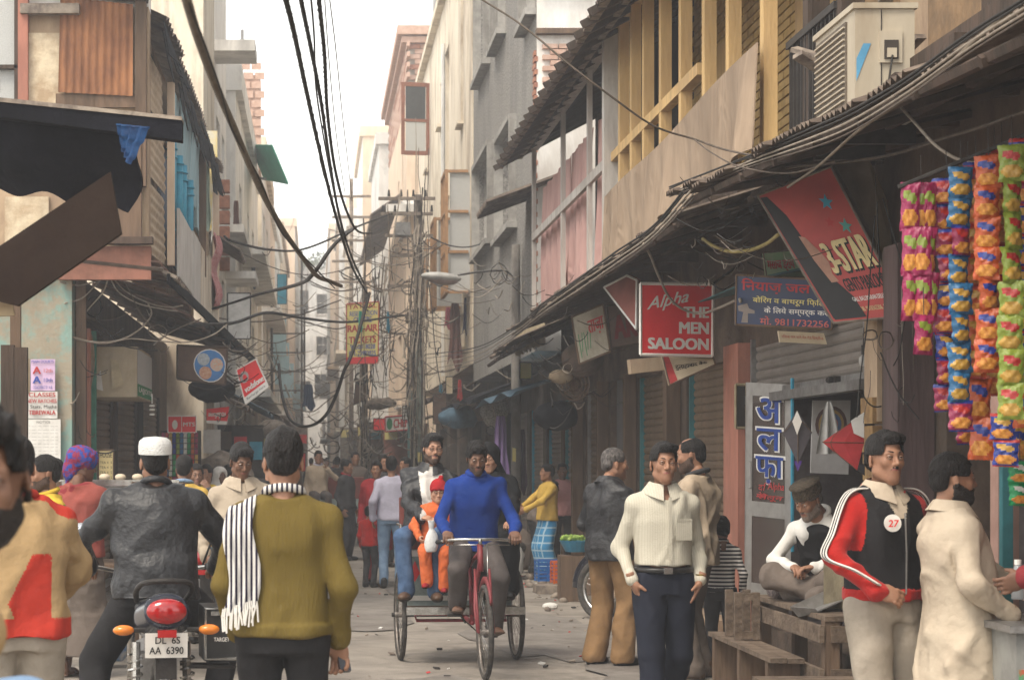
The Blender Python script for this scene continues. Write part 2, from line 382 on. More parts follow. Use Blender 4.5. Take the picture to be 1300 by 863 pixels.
def shoe_part(res, kind):
    if (res, kind) in _SC: return _SC[res, kind]
    g = Fld((-.08, -.22, -.02), (.08, .12, .16), res)
    if kind == 'shoe':
        g.cap((0, .045, .042), (0, -.115, .034), .040, .036, 0, .02); g.ell((0, -.09, .035), (.047, .085, .034), 0, .02); g.cap((0, .035, .05), (0, .04, .10), .043, .044, 0, .02)
        g.half((0, 0, -1), (0, 0, .0)); sh = g.i; z = g.lo[2] + np.arange(g.n[2]) * g.h; sh[:, :, z < .016] = 1
    else:                                         # bare foot on a sandal
        g.cap((0, .045, .045), (0, -.10, .033), .030, .028, 0, .02); g.ell((0, -.10, .032), (.042, .05, .018), 0, .02); g.cap((0, .035, .05), (0, .04, .11), .034, .034, 0, .02)
        for x, r in ((.03, .013), (.012, .010), (-.004, .009), (-.019, .009), (-.032, .008)): g.cap((x, -.12, .026), (x, -.15 + abs(x - .02) * .4, .022), r, r * .8, 0, .006)
        g.loft([((0, -.165, .010), .046, .008), ((0, .07, .010), .038, .008)], i=1, k=.004, p=3); g.cap((-.04, -.07, .03), (0, -.075, .056), .009, .009, 1, .004); g.cap((.04, -.07, .03), (0, -.075, .056), .009, .009, 1, .004)
        g.half((0, 0, -1), (0, 0, .0))
    _SC[res, kind] = g.mesh(); return _SC[res, kind]
def head_parts(res, p, seed):
    fat = p.get('fat', 1.0); jw = p.get('jaw', 1.0); nz = p.get('nose', 1.0)
    g = Fld((-.105, -.14, -.2), (.105, .125, .145), res)
    g.ell((0, .012, .038), (.074, .093, .086)); g.ell((0, -.018, -.032), (.061 * fat, .070, .078 * jw), k=.03)
    g.cap((0, -.068, -.092 * jw), (0, -.068, -.088 * jw), .021, k=.03)
    for s in (-1, 1):
        g.cap((s * .050 * fat, .002, -.056), (s * .012, -.064, -.090 * jw), .019, .019, k=.03)
        g.ell((s * .040 * fat, -.066, -.014), (.021, .017, .022), k=.025); g.cap((s * .008, -.083, .028), (s * .043, -.068, .026), .010, .010, k=.018)
        g.ell((s * .078, .014, -.003), (.007, .017, .031), 0, .006, rot=(R(-8), 0, R(s * 22))); g.cap((s * .077, .006, -.026), (s * .078, .010, -.03), .007, k=.006)
    g.ell((0, -.068, -.054), (.032, .024, .028), k=.02)
    g.cap((0, -.084, .020), (0, -.106 * nz, -.020), .0065, .0105, k=.014)
    for s in (-1, 1):
        g.ell((s * .0115, -.096, -.025), (.0070, .010, .007), k=.008)
        g.ell((s * .031, -.101, .010), (.0165, .018, .0105), k=.014, neg=True)
    g.ell((0, -.0895, -.0515), (.0235, .0085, .0048), 1, .006); g.ell((0, -.0875, -.0605), (.0195, .0085, .0058), 1, .006)
    g.cap((-.02, -.0965, -.056), (.02, -.0965, -.056), .0016, k=.003, neg=True)
    if p.get('stache'):
        for s in (-1, 1): g.cap((0, -.0955, -.040), (s * .025, -.086, -.050), .0062, .0035, 4, .004)
    if not p.get('noneck'): g.cap((0, .022, -.06), (0, .040, -.19), .050 * fat, .056 * fat, k=.025)
    else: g.cap((0, .022, -.04), (0, .022, -.07), .05, k=.025)
    v, f, i = g.mesh(wr=.0006, seed=seed, wf=2.5); i = i.copy()
    brd = p.get('beard')
    if brd:
        ln = -.018 - .02 * sm(0, 1, 0) ; x, y, z = v.T
        edge = np.where(y < -.068, -.036 - .12 * np.abs(x), -.012 + .50 * np.minimum(y, 0)) + .0025 * wrinkle(v, seed, 6)
        mz = (z < edge) & (z > -.118 + .25 * np.maximum(0, y + .03)) & (y < .022 + .003 * wrinkle(v, seed, 6)) & (i == 0) & ~((np.abs(x) < .027) & (z > -.070) & (z < -.047) & (y < -.075))
        i[mz] = 5
        if brd > 1:
            n = v - np.array((0, 0, -.03)); n /= np.linalg.norm(n, axis=1)[:, None]; v = v + n * (mz * .006 * (brd - 1))[:, None] * (1 + .4 * wrinkle(v, seed, 5))[:, None]
    b = MB()
    sq = p.get('squint', 0)
    for s in (-1, 1):
        c = (s * .031, -.0765, .0095); b.ball(c, (.0135, .0125, .0120), 7, 2); b.ball((s * .031 + p.get('gaze', 0) * .003, -.0857, .0082), (.0070, .0038, .0070), 5, 3)
        arc = [(s * (.031 + .0165 * math.cos(a)), -.0835 - .0068 * math.sin(a) + .005 * abs(math.cos(a)), .0085 + .0070 * math.sin(a) * (1 - .35 * sq)) for a in np.linspace(.0, math.pi, 8)]
        b.tube(arc, .0030, 5, 0); b.tube([(x, y - .0022, z - .0022) for x, y, z in arc], .0014, 4, 4)
        arc2 = [(x, y, .0095 - (z - .0095) * .85) for x, y, z in arc]; b.tube(arc2, .0026, 5, 0)
        b.tube([(s * (.012 + .040 * t), -.0915 + .030 * t * t + .004 * t, .0315 - .003 * t + .006 * math.sin(t * 2.6)) for t in np.linspace(0, 1, 7)], [.0020, .0029, .0031, .0030, .0026, .002, .0012], 5, 4, flat=1)
    return [(v, f, i), mbpart(b)]
def hair_part(res, p, seed):
    t = p.get('vol', .012); q = p.get('front', .072); g = Fld((-.13, -.16, -.13), (.13, .15, .19), res)
    g.ell((0, .016, .043), (.078 + t * .6, .096 + t, .086 + t)); 
    if p.get('fringe'): g.ell((p.get('part', .01), -.066, .100), (.062, .034, .022 + t * .5), k=.02); 
    g.ell((0, .07, -.01), (.062 + t * .5, .04 + t * .4, .05), k=.02)
    for s in (-1, 1): g.ell((s * .070, -.008, .012), (.007 + t * .4, .013, .030), k=.012)
    n = np.array((0, -1.0, -.74)); n /= np.linalg.norm(n); p0 = np.array((0, -.079, q)) if not p.get('recede') else np.array((0, -.04, q + .01))
    # cut the face side with a curved hairline: straight across the brow, down in front of the ears
    sl, X, Y, Z = g.blk(g.lo, g.lo + g.n * g.h)
    low = q - .066 * np.clip((np.abs(X) - .048) / .012, 0, 1) * 1.0        # temples
    D = np.minimum(np.maximum((low - Z) * 1.0, -(Y + .018 - .0 * Z) * 1.0), 1)
    D1 = np.minimum(low - Z, -(Y + .004))          # in front of the ears and under the hairline: cut
    D2 = (-.062 - Z) + 0 * X; D3 = np.minimum(np.minimum(.020 - Z, .042 - Y), .2) # ear zone
    g.f = np.maximum(g.f, np.maximum(np.maximum(D1, D2), D3 + 0 * X).astype(np.float32))
    if p.get('bald'): g.ell((0, -.03, .15), (.055, .085, .062), neg=True, k=.01)
    v, f, i = g.mesh(); a = p.get('mess', .0022); vs = v * np.array((1, .45, .6))
    nn = v - np.array((0, .01, .02)); nn /= np.linalg.norm(nn, axis=1)[:, None]
    v = v + nn * (a * wrinkle(vs, seed, 4.5) + a * .8 * wrinkle(vs, seed + 1, 1.8))[:, None]
    return v, f, i
def ik(A, T, l1, l2, pole):
    A, T = np.array(A, float), np.array(T, float); d = T - A; L = np.linalg.norm(d); mx = (l1 + l2) * .999
    if L > mx: T = A + d / L * mx; L = mx; d = T - A
    a = (l1 * l1 - l2 * l2 + L * L) / (2 * L); h = math.sqrt(max(l1 * l1 - a * a, 0)); u = d / L
    p = np.array(pole, float); p -= u * (p @ u); p /= np.linalg.norm(p) + 1e-9
    return A + u * a + p * h, T
SK = [mat('skin', (.31, .16, .098), (.24, .118, .070), 14, .5, .12, 180, spec=.35), mat('skin_dark', (.19, .098, .060), (.135, .066, .040), 14, .5, .12, 180, spec=.35), mat('skin_fair', (.44, .25, .165), (.37, .19, .12), 14, .5, .12, 180, spec=.35)]
LIP = mat('lips', (.26, .09, .075), (.2, .065, .055), 40, .45); EYEW = mat('eye_white', (.55, .50, .46), rough=.25, spec=.5); IRIS = mat('iris', (.02, .012, .008), rough=.15, spec=.6)
HAIR = mat('hair_black', (.014, .011, .010), (.005, .004, .0035), 60, .5, .9, 120, stretch=.4, spec=.22); HAIRG = mat('hair_grey', (.16, .14, .13), (.03, .027, .025), 60, .5, .8, 120, stretch=.3)
STUB = mat('beard_stubble', (.10, .058, .04), (.03, .02, .016), 160, .7)
SOLE = mat('shoe_sole', (.04, .035, .03)); 
def cloth(name, c, c2=None, rough=.85, bump=.75, bscale=11, scale=5, **k):
    return mat(name, c, c2 or tuple(x * .82 for x in c), scale, rough, bump, bscale, sheen=k.pop('sheen', .0), fold=k.pop('fold', 5), **k)
def person(label, loc, rz=0, h=1.70, q=0, **o):
    """q: 0 close figure, 1 mid distance, 2 far. o holds pose and clothes."""
    res_b, res_c, res_h, res_hand = [(.02, .0088, .0042, .0042), (.024, .016, .007, .006), (.03, .024, .011, .009)][q]
    seed = o.get('seed', int(abs(loc[0] * 977 + loc[1] * 131)) % 9999)
    T = thing('person', label, 'person', loc, R(rz), o.get('group'))
    S = h / 1.70; w = o.get('wide', 1.0)
    T.scale = (S, S, S)
    pel = np.array(o.get('pelvis', (0, 0, .93))); lean, side, tw = R(o.get('lean', 0)), R(o.get('side', 0)), R(o.get('twist', 0))
    Rm = np.array((Euler((lean, 0, 0)).to_matrix() @ Euler((0, side, 0)).to_matrix() @ Euler((0, 0, tw)).to_matrix()))
    J = lambda x, y, z: pel + Rm @ np.array((x, y, z - .93), float)
    hunch = o.get('hunch', 0)
    neck = J(0, .012 - hunch, 1.42); sh = {s: J(s * .168 * w, .012 - hunch * .7 + s * o.get('shy', 0), 1.352 + s * o.get('shz', 0)) for s in (-1, 1)}
    hd = J(0, -.012 - hunch * 1.6, 1.572); hip = {s: pel + np.array((s * .092 * w, 0, -.02)) for s in (-1, 1)}
    arms, wr, el = o.get('arms', {}), {}, {}
    for s in (-1, 1):                             # -1 the person's right, 1 the left
        a = arms.get(s, {}); t = a.get('w'); t = J(s * .225 * w, -.05, .865) if t is None else t
        el[s], wr[s] = ik(sh[s], t, .275, .25, a.get('pole', (s * .2, 1, -.1)))
    legs, an, kn = o.get('legs', {}), {}, {}
    for s in (-1, 1):
        a = legs.get(s, {}); t = a.get('a', (s * .10, .01, .08)); kn[s], an[s] = ik(hip[s], t, .43, .415, a.get('pole', (s * .08, -1, 0)))
    skin = SK[o.get('skin', 0)]; hairm = o.get('hairm', HAIR); beardm = o.get('beardm', STUB)
    # --- body: one mesh (trunk, limbs, feet, hands, neck, head) ---
    allp = np.array([pel, neck] + [x for d in (sh, el, wr, hip, kn, an) for x in d.values()])
    g = Fld(allp.min(0) - .18, allp.max(0) + .18, res_b)
    sd = Rm @ np.array((1., 0, 0))
    g.loft([(pel + (0, 0, -.06), .14 * w, .10), (J(0, 0, 1.05), .13 * w, .09), (J(0, 0, 1.25), .145 * w, .10), (J(0, 0, 1.40), .10, .07)], sd, k=.04)
    g.cap(J(0, .01, 1.38), tuple(hd + np.array((0, .02, -.05))) if o.get('face', {}).get('noneck') else J(0, .005, 1.47), .052, .05, k=.03)
    for s in (-1, 1):
        g.cap(sh[s], el[s], .040, .032); g.cap(el[s], wr[s], .031, .024); g.cap(hip[s], kn[s], .075, .05, k=.03); g.cap(kn[s], an[s], .048, .036)
    parts = [g.mesh()]
    hy, hp, hr = [R(a) for a in o.get('head', (0, 0, 0))]
    HM = Matrix.Translation(hd) @ (Matrix(Rm.tolist()) @ Euler((hp, hr, 0)).to_matrix().to_3x3()).to_4x4() if False else Matrix.Translation(hd) @ (Matrix.Rotation(hy, 4, 'Z') @ Matrix.Rotation(lean * o.get('headlean', .3) + hp, 4, 'X') @ Matrix.Rotation(hr, 4, 'Y'))
    hs_ = o.get('hscale', 1.0) * .99; HM = HM @ Matrix.Diagonal((hs_ * .93, hs_, hs_, 1))
    T_head = HM
    for pt in head_parts(res_h, o.get('face', {}), seed): parts.append(xf(pt, HM))
    for s in (-1, 1):
        a = arms.get(s, {})
        if a.get('hide'): continue
        fd = Vector(a.get('dir', tuple(wr[s] - el[s]))).normalized(); n = Vector(a.get('palm', (-s, 0, 0)))
        z = -fd; y = -(n - fd * n.dot(fd)).normalized(); x = y.cross(z); Mh = Matrix((x, y, z)).transposed().to_4x4(); Mh.translation = Vector(wr[s])
        Mh = Mh @ Matrix.Scale(o.get('handscale', 1.0), 4)
        parts.append(xf(hand_part(a.get('curl', .55), res_hand), Mh, mirror=(s < 0)))
    to_obj('body', parts, [skin, LIP, EYEW, IRIS, hairm, beardm], T)
    hz = o.get('hair', {})
    if hz is not None:
        ob = to_obj('hair', [xf(hair_part(max(res_h, .005), hz, seed + 5), HM)], [hairm], T)
    # --- shoes ---
    if 'shoes' in o:
        sm_, kind = o['shoes']
        for s in (-1, 1):
            a = legs.get(s, {}); M = tm(tuple(an[s] + (0, 0, -.08)), (R(a.get('pitch', 0)), 0, R(a.get('yaw', s * 8))))
            to_obj('shoe' if kind == 'shoe' else 'sandal', [xf(shoe_part(max(res_h, .007), kind), M)], [sm_, SOLE] if kind == 'shoe' else [skin, sm_], T)
    # --- trousers / lungi ---
    b = o.get('bottom')
    if b:
        e = b.get('ease', .012); wz = b.get('waist', .06); g = Fld(allp.min(0) - .22, np.maximum(allp.max(0) * 0 + .25 + pel, allp.max(0) * .0 + pel + .3), res_c)
        for s in (-1, 1): pass
        lo = np.minimum(np.array([kn[-1], kn[1], an[-1], an[1]]).min(0), pel) - .2; hi = np.maximum(np.array([kn[-1], kn[1], an[-1], an[1]]).max(0), pel) + .2
        g = Fld(lo, hi, res_c)
        if b.get('kind') == 'wrap':
            m_ = (kn[-1] + kn[1]) / 2; a_ = (an[-1] + an[1]) / 2
            g.loft([(pel + (0, 0, wz), .150 * w, .115), (pel + (0, 0, -.1), .18 * w, .135), (m_, .19, .14), (a_ + (0, 0, b.get('end', .08)), .20, .15)], (1, 0, 0), k=.03)
        else:
            sit = abs(kn[1][2] - pel[2]) < .25
            g.loft([(pel + (0, 0, -.10), .158 * w, .118), (pel + (0, .004, -.02), .162 * w, .122), (J(0, 0, .93 + wz), .138 * w, .104)], (1, 0, 0), k=.04)
            fl = b.get('flare', 1.0); le = b.get('length', 1.0)
            for s in (-1, 1):
                end = kn[s] + (an[s] - kn[s]) * le
                g.cap(hip[s] + (0, 0, -.02), kn[s], .082 + e, .058 + e, k=.03); g.cap(kn[s], end, .056 + e, (.046 + e) * fl, k=.02)
                if b.get('cuff'): g.cap(end + (kn[s] - end) * .06, end, (.05 + e) * fl, (.052 + e) * fl, k=.02)
        if not b.get('sitcut'): g.half((0, 0, -1), (0, 0, .03))
        to_obj(b.get('name', 'trousers'), [g.mesh(wr=b.get('wr', .005) * 1.5, seed=seed + 11, wf=b.get('wf', .7))], [b['m']], T)
    # --- upper garments ---
    for gi, t in enumerate(o.get('tops', [])):
        e = t.get('ease', .014); hem = t.get('hem', .0); g = Fld(allp.min(0) - .26, allp.max(0) + .26, t.get('res', res_c))
        hw = t.get('hw', 1.0); bel = t.get('belly', 0)
        secs = [(J(0, .020, 1.430), .066 + e * .4, .070 + e * .3), (J(0, .012 - hunch, 1.40), .100 * w + e * .8, .074 + e * .8), (J(0, .008 - hunch * .6, 1.34), .150 * w + e, .096 + e), (J(0, 0, 1.24), .158 * w + e, .108 + e + bel * .3), (J(0, -.0 - bel * .5, 1.08), .145 * w + e, .102 + e + bel * .7), (pel + (0, 0, .03), .152 * w + e, .112 + e)]
        if hem < 0:
            secs += [(pel + (0, 0, -.08), .166 * w * hw + e, .125 + e)] if hem < -.08 else []
            d = np.array(t.get('hemdir', (0, 0, -1.)), float); secs += [(pel + d * -hem, (.160 + .10 * max(0, -hem - .1)) * w * hw + e, (.122 + .10 * max(0, -hem - .1)) * hw + e)]
        else: secs[-1] = (J(0, 0, .93 + hem), (.150 * w + e) * hw, (.110 + e) * hw)
        secs = secs[::-1]
        C = [s_[0] for s_ in secs]
        g.loft(secs, sd, k=.03, i=0)
        if t.get('band'): g.loft([(secs[0][0], secs[0][1] + .006, secs[0][2] + .006), (secs[0][0] + (secs[1][0] - secs[0][0]) / np.linalg.norm(secs[1][0] - secs[0][0]) * .045, secs[0][1] + .006, secs[0][2] + .006)], sd, i=2, k=.01)
        sl = t.get('sleeve', 1.0)
        if sl > 0:
            for s in (-1, 1):
                g.cap(J(s * .06 * w, .014 - hunch * .7, 1.385), sh[s], .044 + e * .5, .046 + e * .5, 0, .06); g.cap(sh[s] + (-s * .006, 0, -.01), el[s], .044 + e * .42, .037 + e * .42, 1, .03)
                if sl > .5:
                    ee = el[s] + (wr[s] - el[s]) * min(1, (sl - .5) * 2) * .97; g.cap(el[s], ee, .037 + e * .42, .027 + e * .4, 1, .02)
                    if t.get('cuff', 1): q_ = wr[s] - el[s]; q_ = q_ / np.linalg.norm(q_); g.cap(ee - q_ * .035, ee + q_ * .005, .030 + e * .5, .031 + e * .5, 2 if t.get('band') else 1, .006)
        # round neck opening
        nk = t.get('neck', 0)
        if nk: g.ell(J(0, -.03 if nk > 1 else -.01, 1.44), (.062, .07, .05 * nk), neg=True, k=.01)
        zone = t.get('zone')
        v, f, i = g.mesh(wr=t.get('wr', .007) * 1.9, seed=seed + 21 + gi, wf=t.get('wf', .8))
        if zone:
            vl = (v - pel) @ Rm + (0, 0, .93); i = zone(vl, i.copy())
        to_obj(t.get('name', 'shirt'), [(v, f, i)], t['m'], T)
    col = o.get('collar')
    if col:
        b_ = MB(); kind, m_ = col
        nb = J(0, .010, 1.432); A = lambda a, r, z, fy=1: nb + (0, 0, .0) + Rm @ np.array((math.sin(a) * r, -math.cos(a) * r * fy, z))
        if kind == 'shirt':
            for s in (-1, 1):
                def fn(u, v_, s=s):
                    a = s * (.16 + u * 2.98); dr = .018 + .036 * v_ + .016 * (1 - u) * v_; z = .044 - .046 * v_ - .045 * (1 - u) ** 2 * (.4 + v_) ; return tuple(A(a, .058 + dr, z + .012 * u))
                b_.grid(fn, 12, 3, th=.004)
        elif kind == 'turtle': b_.tube([A(a, .060, .022) for a in np.linspace(0, 2 * math.pi, 18)[:-1]], .024, 8, closed=True); 
        else:
            b_.tube([A(a, .072, .022 - .022 * math.cos(a)) for a in np.linspace(0, 2 * math.pi, 18)[:-1]], .018, 7, closed=True)
        b_.build('collar', m_, T, smooth=True)
    T['_J'] = 0; del T['_J']
    return T, dict(head=HM, el=el, wr=wr, sh=sh, J=J, pel=pel, kn=kn, an=an, Rm=Rm, neck=neck)
# ================= materials of the place =================
M_road = mat('road_dust', (.31, .275, .235), (.245, .215, .185), 2.2, .92, .6, 70, stain=.7, stainc=(.15, .13, .11), sscale=1.6)
M_gray = mat('grey_roughcast', (.36, .34, .31), (.15, .14, .13), 26, .95, 1, 22, stain=.35, stainc=(.10, .095, .09))
M_white = mat('whitewash', (.86, .84, .80), (.74, .71, .66), 3, .9, .2, 20, stain=.45, stainc=(.36, .31, .26), stretch=.3)
M_cream = mat('cream_plaster', (.80, .72, .59), (.7, .6, .46), 2.2, .9, .25, 18, stain=.8, stainc=(.36, .28, .20), stretch=.35)
M_peach = mat('peach_plaster', (.78, .63, .48), (.68, .52, .38), 2, .9, .25, 18, stain=.5, stainc=(.5, .42, .33), stretch=.4)
M_tan = mat('tan_plaster', (.48, .36, .24), (.34, .24, .16), 3, .9, .35, 18, stain=.6, stainc=(.16, .11, .08), stretch=.35)
M_pale = mat('pale_plaster', (.80, .78, .74), (.66, .64, .60), 1.6, .9, .2, 14, stain=.55, stainc=(.27, .26, .25), stretch=.3)
M_aqua = mat('aqua_plaster', (.22, .33, .29), (.32, .28, .21), 3.5, .9, .4, 20, stain=.7, stainc=(.22, .17, .12), lo=.42, hi=.55)
M_salmon = mat('salmon_paint', (.48, .20, .14), (.33, .14, .10), 4, .8, .3, 20, stain=.5, stainc=(.16, .10, .07), stretch=.3)
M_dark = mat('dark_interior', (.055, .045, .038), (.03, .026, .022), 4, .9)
M_dkwood = mat('dark_timber', (.085, .055, .04), (.04, .028, .02), 5, .8, .5, 30, stretch=.15)
M_wood = mat('old_timber', (.17, .11, .072), (.09, .06, .04), 6, .85, .5, 30, stretch=.12)
M_gwood = mat('greyed_timber', (.30, .25, .20), (.15, .12, .10), 7, .9, .6, 30)
M_ywood = mat('yellow_timber', (.68, .46, .20), (.52, .34, .15), 6, .75, .4, 30, stretch=.15, stain=.4, stainc=(.28, .19, .12))
M_ybrick = mat('yellow_washed_wall', (.60, .40, .15), (.45, .29, .10), 5, .9, .9, 12, stain=.4, stainc=(.25, .17, .10))
M_wwood = mat('white_timber', (.62, .59, .54), (.46, .42, .38), 6, .8, .4, 30, stretch=.15, stain=.5, stainc=(.24, .2, .17))
M_tin = mat('rusty_tin', (.20, .155, .12), (.085, .06, .045), 5, .75, .4, 30, .2, stain=.6, stainc=(.05, .038, .03))
M_rust = mat('red_rust_tin', (.36, .165, .075), (.19, .085, .045), 4, .85, .4, 24, .1, stain=.7, stainc=(.12, .05, .03), stretch=.35)
M_btin = mat('beige_tin', (.52, .42, .30), (.40, .31, .21), 5, .75, .3, 24, .1, stain=.5, stainc=(.22, .16, .11))
M_shut = mat('brown_shutter', (.20, .14, .09), (.13, .09, .06), 5, .62, .3, 30, .15, stain=.6, stainc=(.12, .085, .06))
M_shutg = mat('grey_shutter', (.24, .21, .185), (.17, .15, .13), 5, .6, .3, 30, .2, stain=.6, stainc=(.14, .12, .10))
M_metal = mat('grey_metal', (.30, .29, .28), (.20, .19, .18), 8, .5, .2, 40, .6, stain=.4)
M_dmetal = mat('dark_iron', (.05, .045, .042), (.03, .026, .024), 12, .6, .2, 50, .4)
M_blue = mat('blue_paint', (.05, .33, .47), (.04, .24, .36), 6, .6, .2, 30, stain=.4, stainc=(.03, .12, .17))
M_teal = mat('teal_paint', (.04, .20, .22), (.03, .14, .16), 6, .6, .2, 30, stain=.4)
M_lblue = mat('pale_blue_board', (.36, .53, .58), (.27, .43, .48), 5, .8, .2, 30, stain=.5, stainc=(.2, .24, .24), stretch=.3)
M_brick = mat('red_brick', (.42, .20, .13), (.29, .13, .09), 9, .95, .5, 60)
M_pbrick = mat('pale_brick', (.56, .39, .31), (.44, .28, .21), 5, .95, .5, 60)
M_mortar = mat('mortar', (.40, .36, .31), rough=.95, bump=.4)
M_glassd = mat('dark_glass', (.035, .04, .045), rough=.12, spec=.6)
M_frost = mat('frosted_glass', (.52, .52, .50), (.40, .41, .40), 90, .35, .5, 160, spec=.5)
M_pink = cloth('pink_curtain', (.60, .38, .34), (.50, .30, .27), stretch=.2, bump=.7, bscale=10)
M_canvas = cloth('tan_canvas', (.40, .30, .215), (.30, .22, .155), scale=2.5, stretch=.3, stain=.55, stainc=(.2, .15, .11), bump=.35, bscale=4)
M_tarp = mat('black_tarpaulin', (.010, .010, .014), (.006, .006, .008), 4, .9, .6, 12, spec=.12)
M_btarp = mat('blue_tarpaulin', (.012, .07, .20), (.006, .03, .10), 9, .5, .6, 16)
M_asb = mat('brown_board', (.15, .095, .07), (.10, .064, .048), 3, .85, .3, 20, stain=.5)
M_wire = mat('cable_black', (.03, .026, .023), (.018, .016, .014), 12, .7); M_wirep = mat('cable_pale', (.34, .29, .235), (.23, .19, .15), 12, .7); M_wireb = mat('cable_brown', (.12, .09, .07), (.07, .055, .04), 12, .7)
M_concrete = mat('pole_concrete', (.22, .20, .18), (.15, .135, .12), 5, .9, .4, 30, stain=.5)
M_green = mat('green_tin', (.05, .38, .27), (.04, .30, .21), 4, .7)
M_redp = mat('sign_red', (.78, .032, .035), (.68, .028, .032), 3, .5, stain=.22, stainc=(.4, .12, .10), bump=.1)
M_whp = mat('sign_white', (.82, .79, .74), (.72, .69, .64), 4, .6, stain=.3, stainc=(.5, .45, .38))
M_black = mat('black_paint', (.02, .018, .018), rough=.6)
M_paper = mat('paper', (.70, .68, .64), (.6, .58, .54), 12, .9, .2, 20, stain=.25, stainc=(.45, .42, .38))

# ================= ground =================
g = MB(); nx, ny = 44, 90
def gz(x, y): return .0015 * math.sin(x * 2.1 + y * .7) * math.sin(y * 1.3) - .002
g.grid(lambda u, v: ((u - .5) * 12, 1 + v * 60, gz((u - .5) * 12, 1 + v * 60)), nx, 110)
g.build('street', M_road, smooth=True, kind='structure')
b = MB(); b.grid(lambda u, v: (-250 + 500 * u, -60 + 460 * v, -.03), 4, 4); b.build('ground', M_road, kind='structure')

# ================= facade frames =================
def frame(side, X, Ya, Yb):                      # local x runs along the facade left to right as one faces it, -y points to the street
    return ((X, Yb, 0), (0, 0, R(-90))) if side > 0 else ((X, Ya, 0), (0, 0, R(90)))
def lx(side, Ya, Yb, y0, y1): return (Yb - y1, Yb - y0) if side > 0 else (y0 - Ya, y1 - Ya)
def facade_mesh(w, z0, z1, ops, depth, rev=.22):
    """front skin with openings and reveals (0), the sides, top and back (1)"""
    b = MB(); xs = sorted({0, w, *[o[0] for o in ops], *[o[1] for o in ops]}); zs = sorted({z0, z1, *[o[2] for o in ops], *[o[3] for o in ops]})
    for i in range(len(xs) - 1):
        for j in range(len(zs) - 1):
            cx, cz = (xs[i] + xs[i + 1]) / 2, (zs[j] + zs[j + 1]) / 2
            if any(o[0] < cx < o[1] and o[2] < cz < o[3] for o in ops): continue
            b.quad((xs[i], 0, zs[j]), (xs[i + 1], 0, zs[j]), (xs[i + 1], 0, zs[j + 1]), (xs[i], 0, zs[j + 1]))
    for a, c, d, e in [o[:4] for o in ops]:
        b.quad((a, 0, d), (a, rev, d), (c, rev, d), (c, 0, d)); b.quad((a, 0, e), (c, 0, e), (c, rev, e), (a, rev, e))
        b.quad((a, 0, d), (a, 0, e), (a, rev, e), (a, rev, d)); b.quad((c, 0, d), (c, rev, d), (c, rev, e), (c, 0, e))
    b.quad((0, 0, z0), (0, 0, z1), (0, depth, z1), (0, depth, z0), 1); b.quad((w, 0, z0), (w, depth, z0), (w, depth, z1), (w, 0, z1), 1)
    b.quad((0, 0, z1), (w, 0, z1), (w, depth, z1), (0, depth, z1), 1); b.quad((0, depth, z0), (0, depth, z1), (w, depth, z1), (w, depth, z0), 1)
    b.quad((0, 0, z0), (0, depth, z0), (w, depth, z0), (w, 0, z0), 1)
    return b
def window(parent, a, c, d, e, fm=M_wwood, gm=M_glassd, rev=.2, bars=1, sill=True, cross=1, sillm=None):
    f = MB(); t = min(.07, (c - a) * .12)
    for x0, x1, z0, z1 in ((a, a + t, d, e), (c - t, c, d, e), (a + t, c - t, d, d + t), (a + t, c - t, e - t, e)): f.box(((x0 + x1) / 2, rev - .04, (z0 + z1) / 2), (x1 - x0, .06, z1 - z0))
    for k in range(bars): x = a + (c - a) * (k + 1) / (bars + 1); f.box((x, rev - .035, (d + e) / 2), (t * .6, .045, e - d - 2 * t))
    for k in range(cross): z = d + (e - d) * (k + 1) / (cross + 1) + .1; f.box(((a + c) / 2, rev - .033, z), (c - a - 2 * t, .04, t * .6))
    wo = f.build('window', fm, parent)
    p = MB(); p.box(((a + c) / 2, rev + .01, (d + e) / 2), (c - a, .02, e - d)); p.build('pane', gm, wo)
    if sill: q = MB(); q.box(((a + c) / 2, -.04, d - .04), (c - a + .16, .2, .07)); q.build('sill', sillm or fm, wo)
    return wo
def building(name, label, side, X, Ya, Yb, z0, z1, depth, ops, fm, sm_, cat='building', group=None, win=True, winm=M_wwood, glass=M_glassd, mats=None):
    loc, rot = frame(side, X, Ya, Yb); T = thing(name, label, cat, loc, rot, group); o2 = []
    for o in ops: x0, x1 = lx(side, Ya, Yb, o[0], o[1]); o2.append((x0, x1, o[2], o[3]))
    facade_mesh(Yb - Ya, z0, z1, o2, depth).build('wall', [fm, sm_], T)
    if win:
        for o in o2: window(T, *o, fm=winm, gm=glass, bars=rnd.choice((0, 1, 1, 2)), cross=rnd.choice((0, 1)))
    return T
def corr(name, pts, m, parent=None, amp=.018, pitch=.09, th=.004, ragged=0, world=True, nv=10, label=None, sag=0):
    """corrugated sheet: pts = wall end a, wall end b, edge end b, edge end a; ribs run wall -> edge"""
    a, b_, c, d = [Vector(p) for p in pts]; L = (b_ - a).length; n = max(4, int(L / pitch * 4)); nn = (b_ - a).cross(d - a).normalized()
    rg = random.Random(int(abs(a.x * 31 + a.y * 17) * 10))
    rag = [ragged * rg.random() for _ in range(n // 16 + 2)]
    def fn(u, v):
        e0 = a.lerp(b_, u); e1 = d.lerp(c, u); r_ = rag[int(u * n / 16)]; p = e0.lerp(e1, v * (1 - r_)); return p + nn * (amp * math.sin(u * n / 4 * 2 * math.pi) + sag * math.sin(u * 9) * v)
    return MB().grid(fn, n, nv, th=th).build(name, m, parent, smooth=True, world=world, label=label)

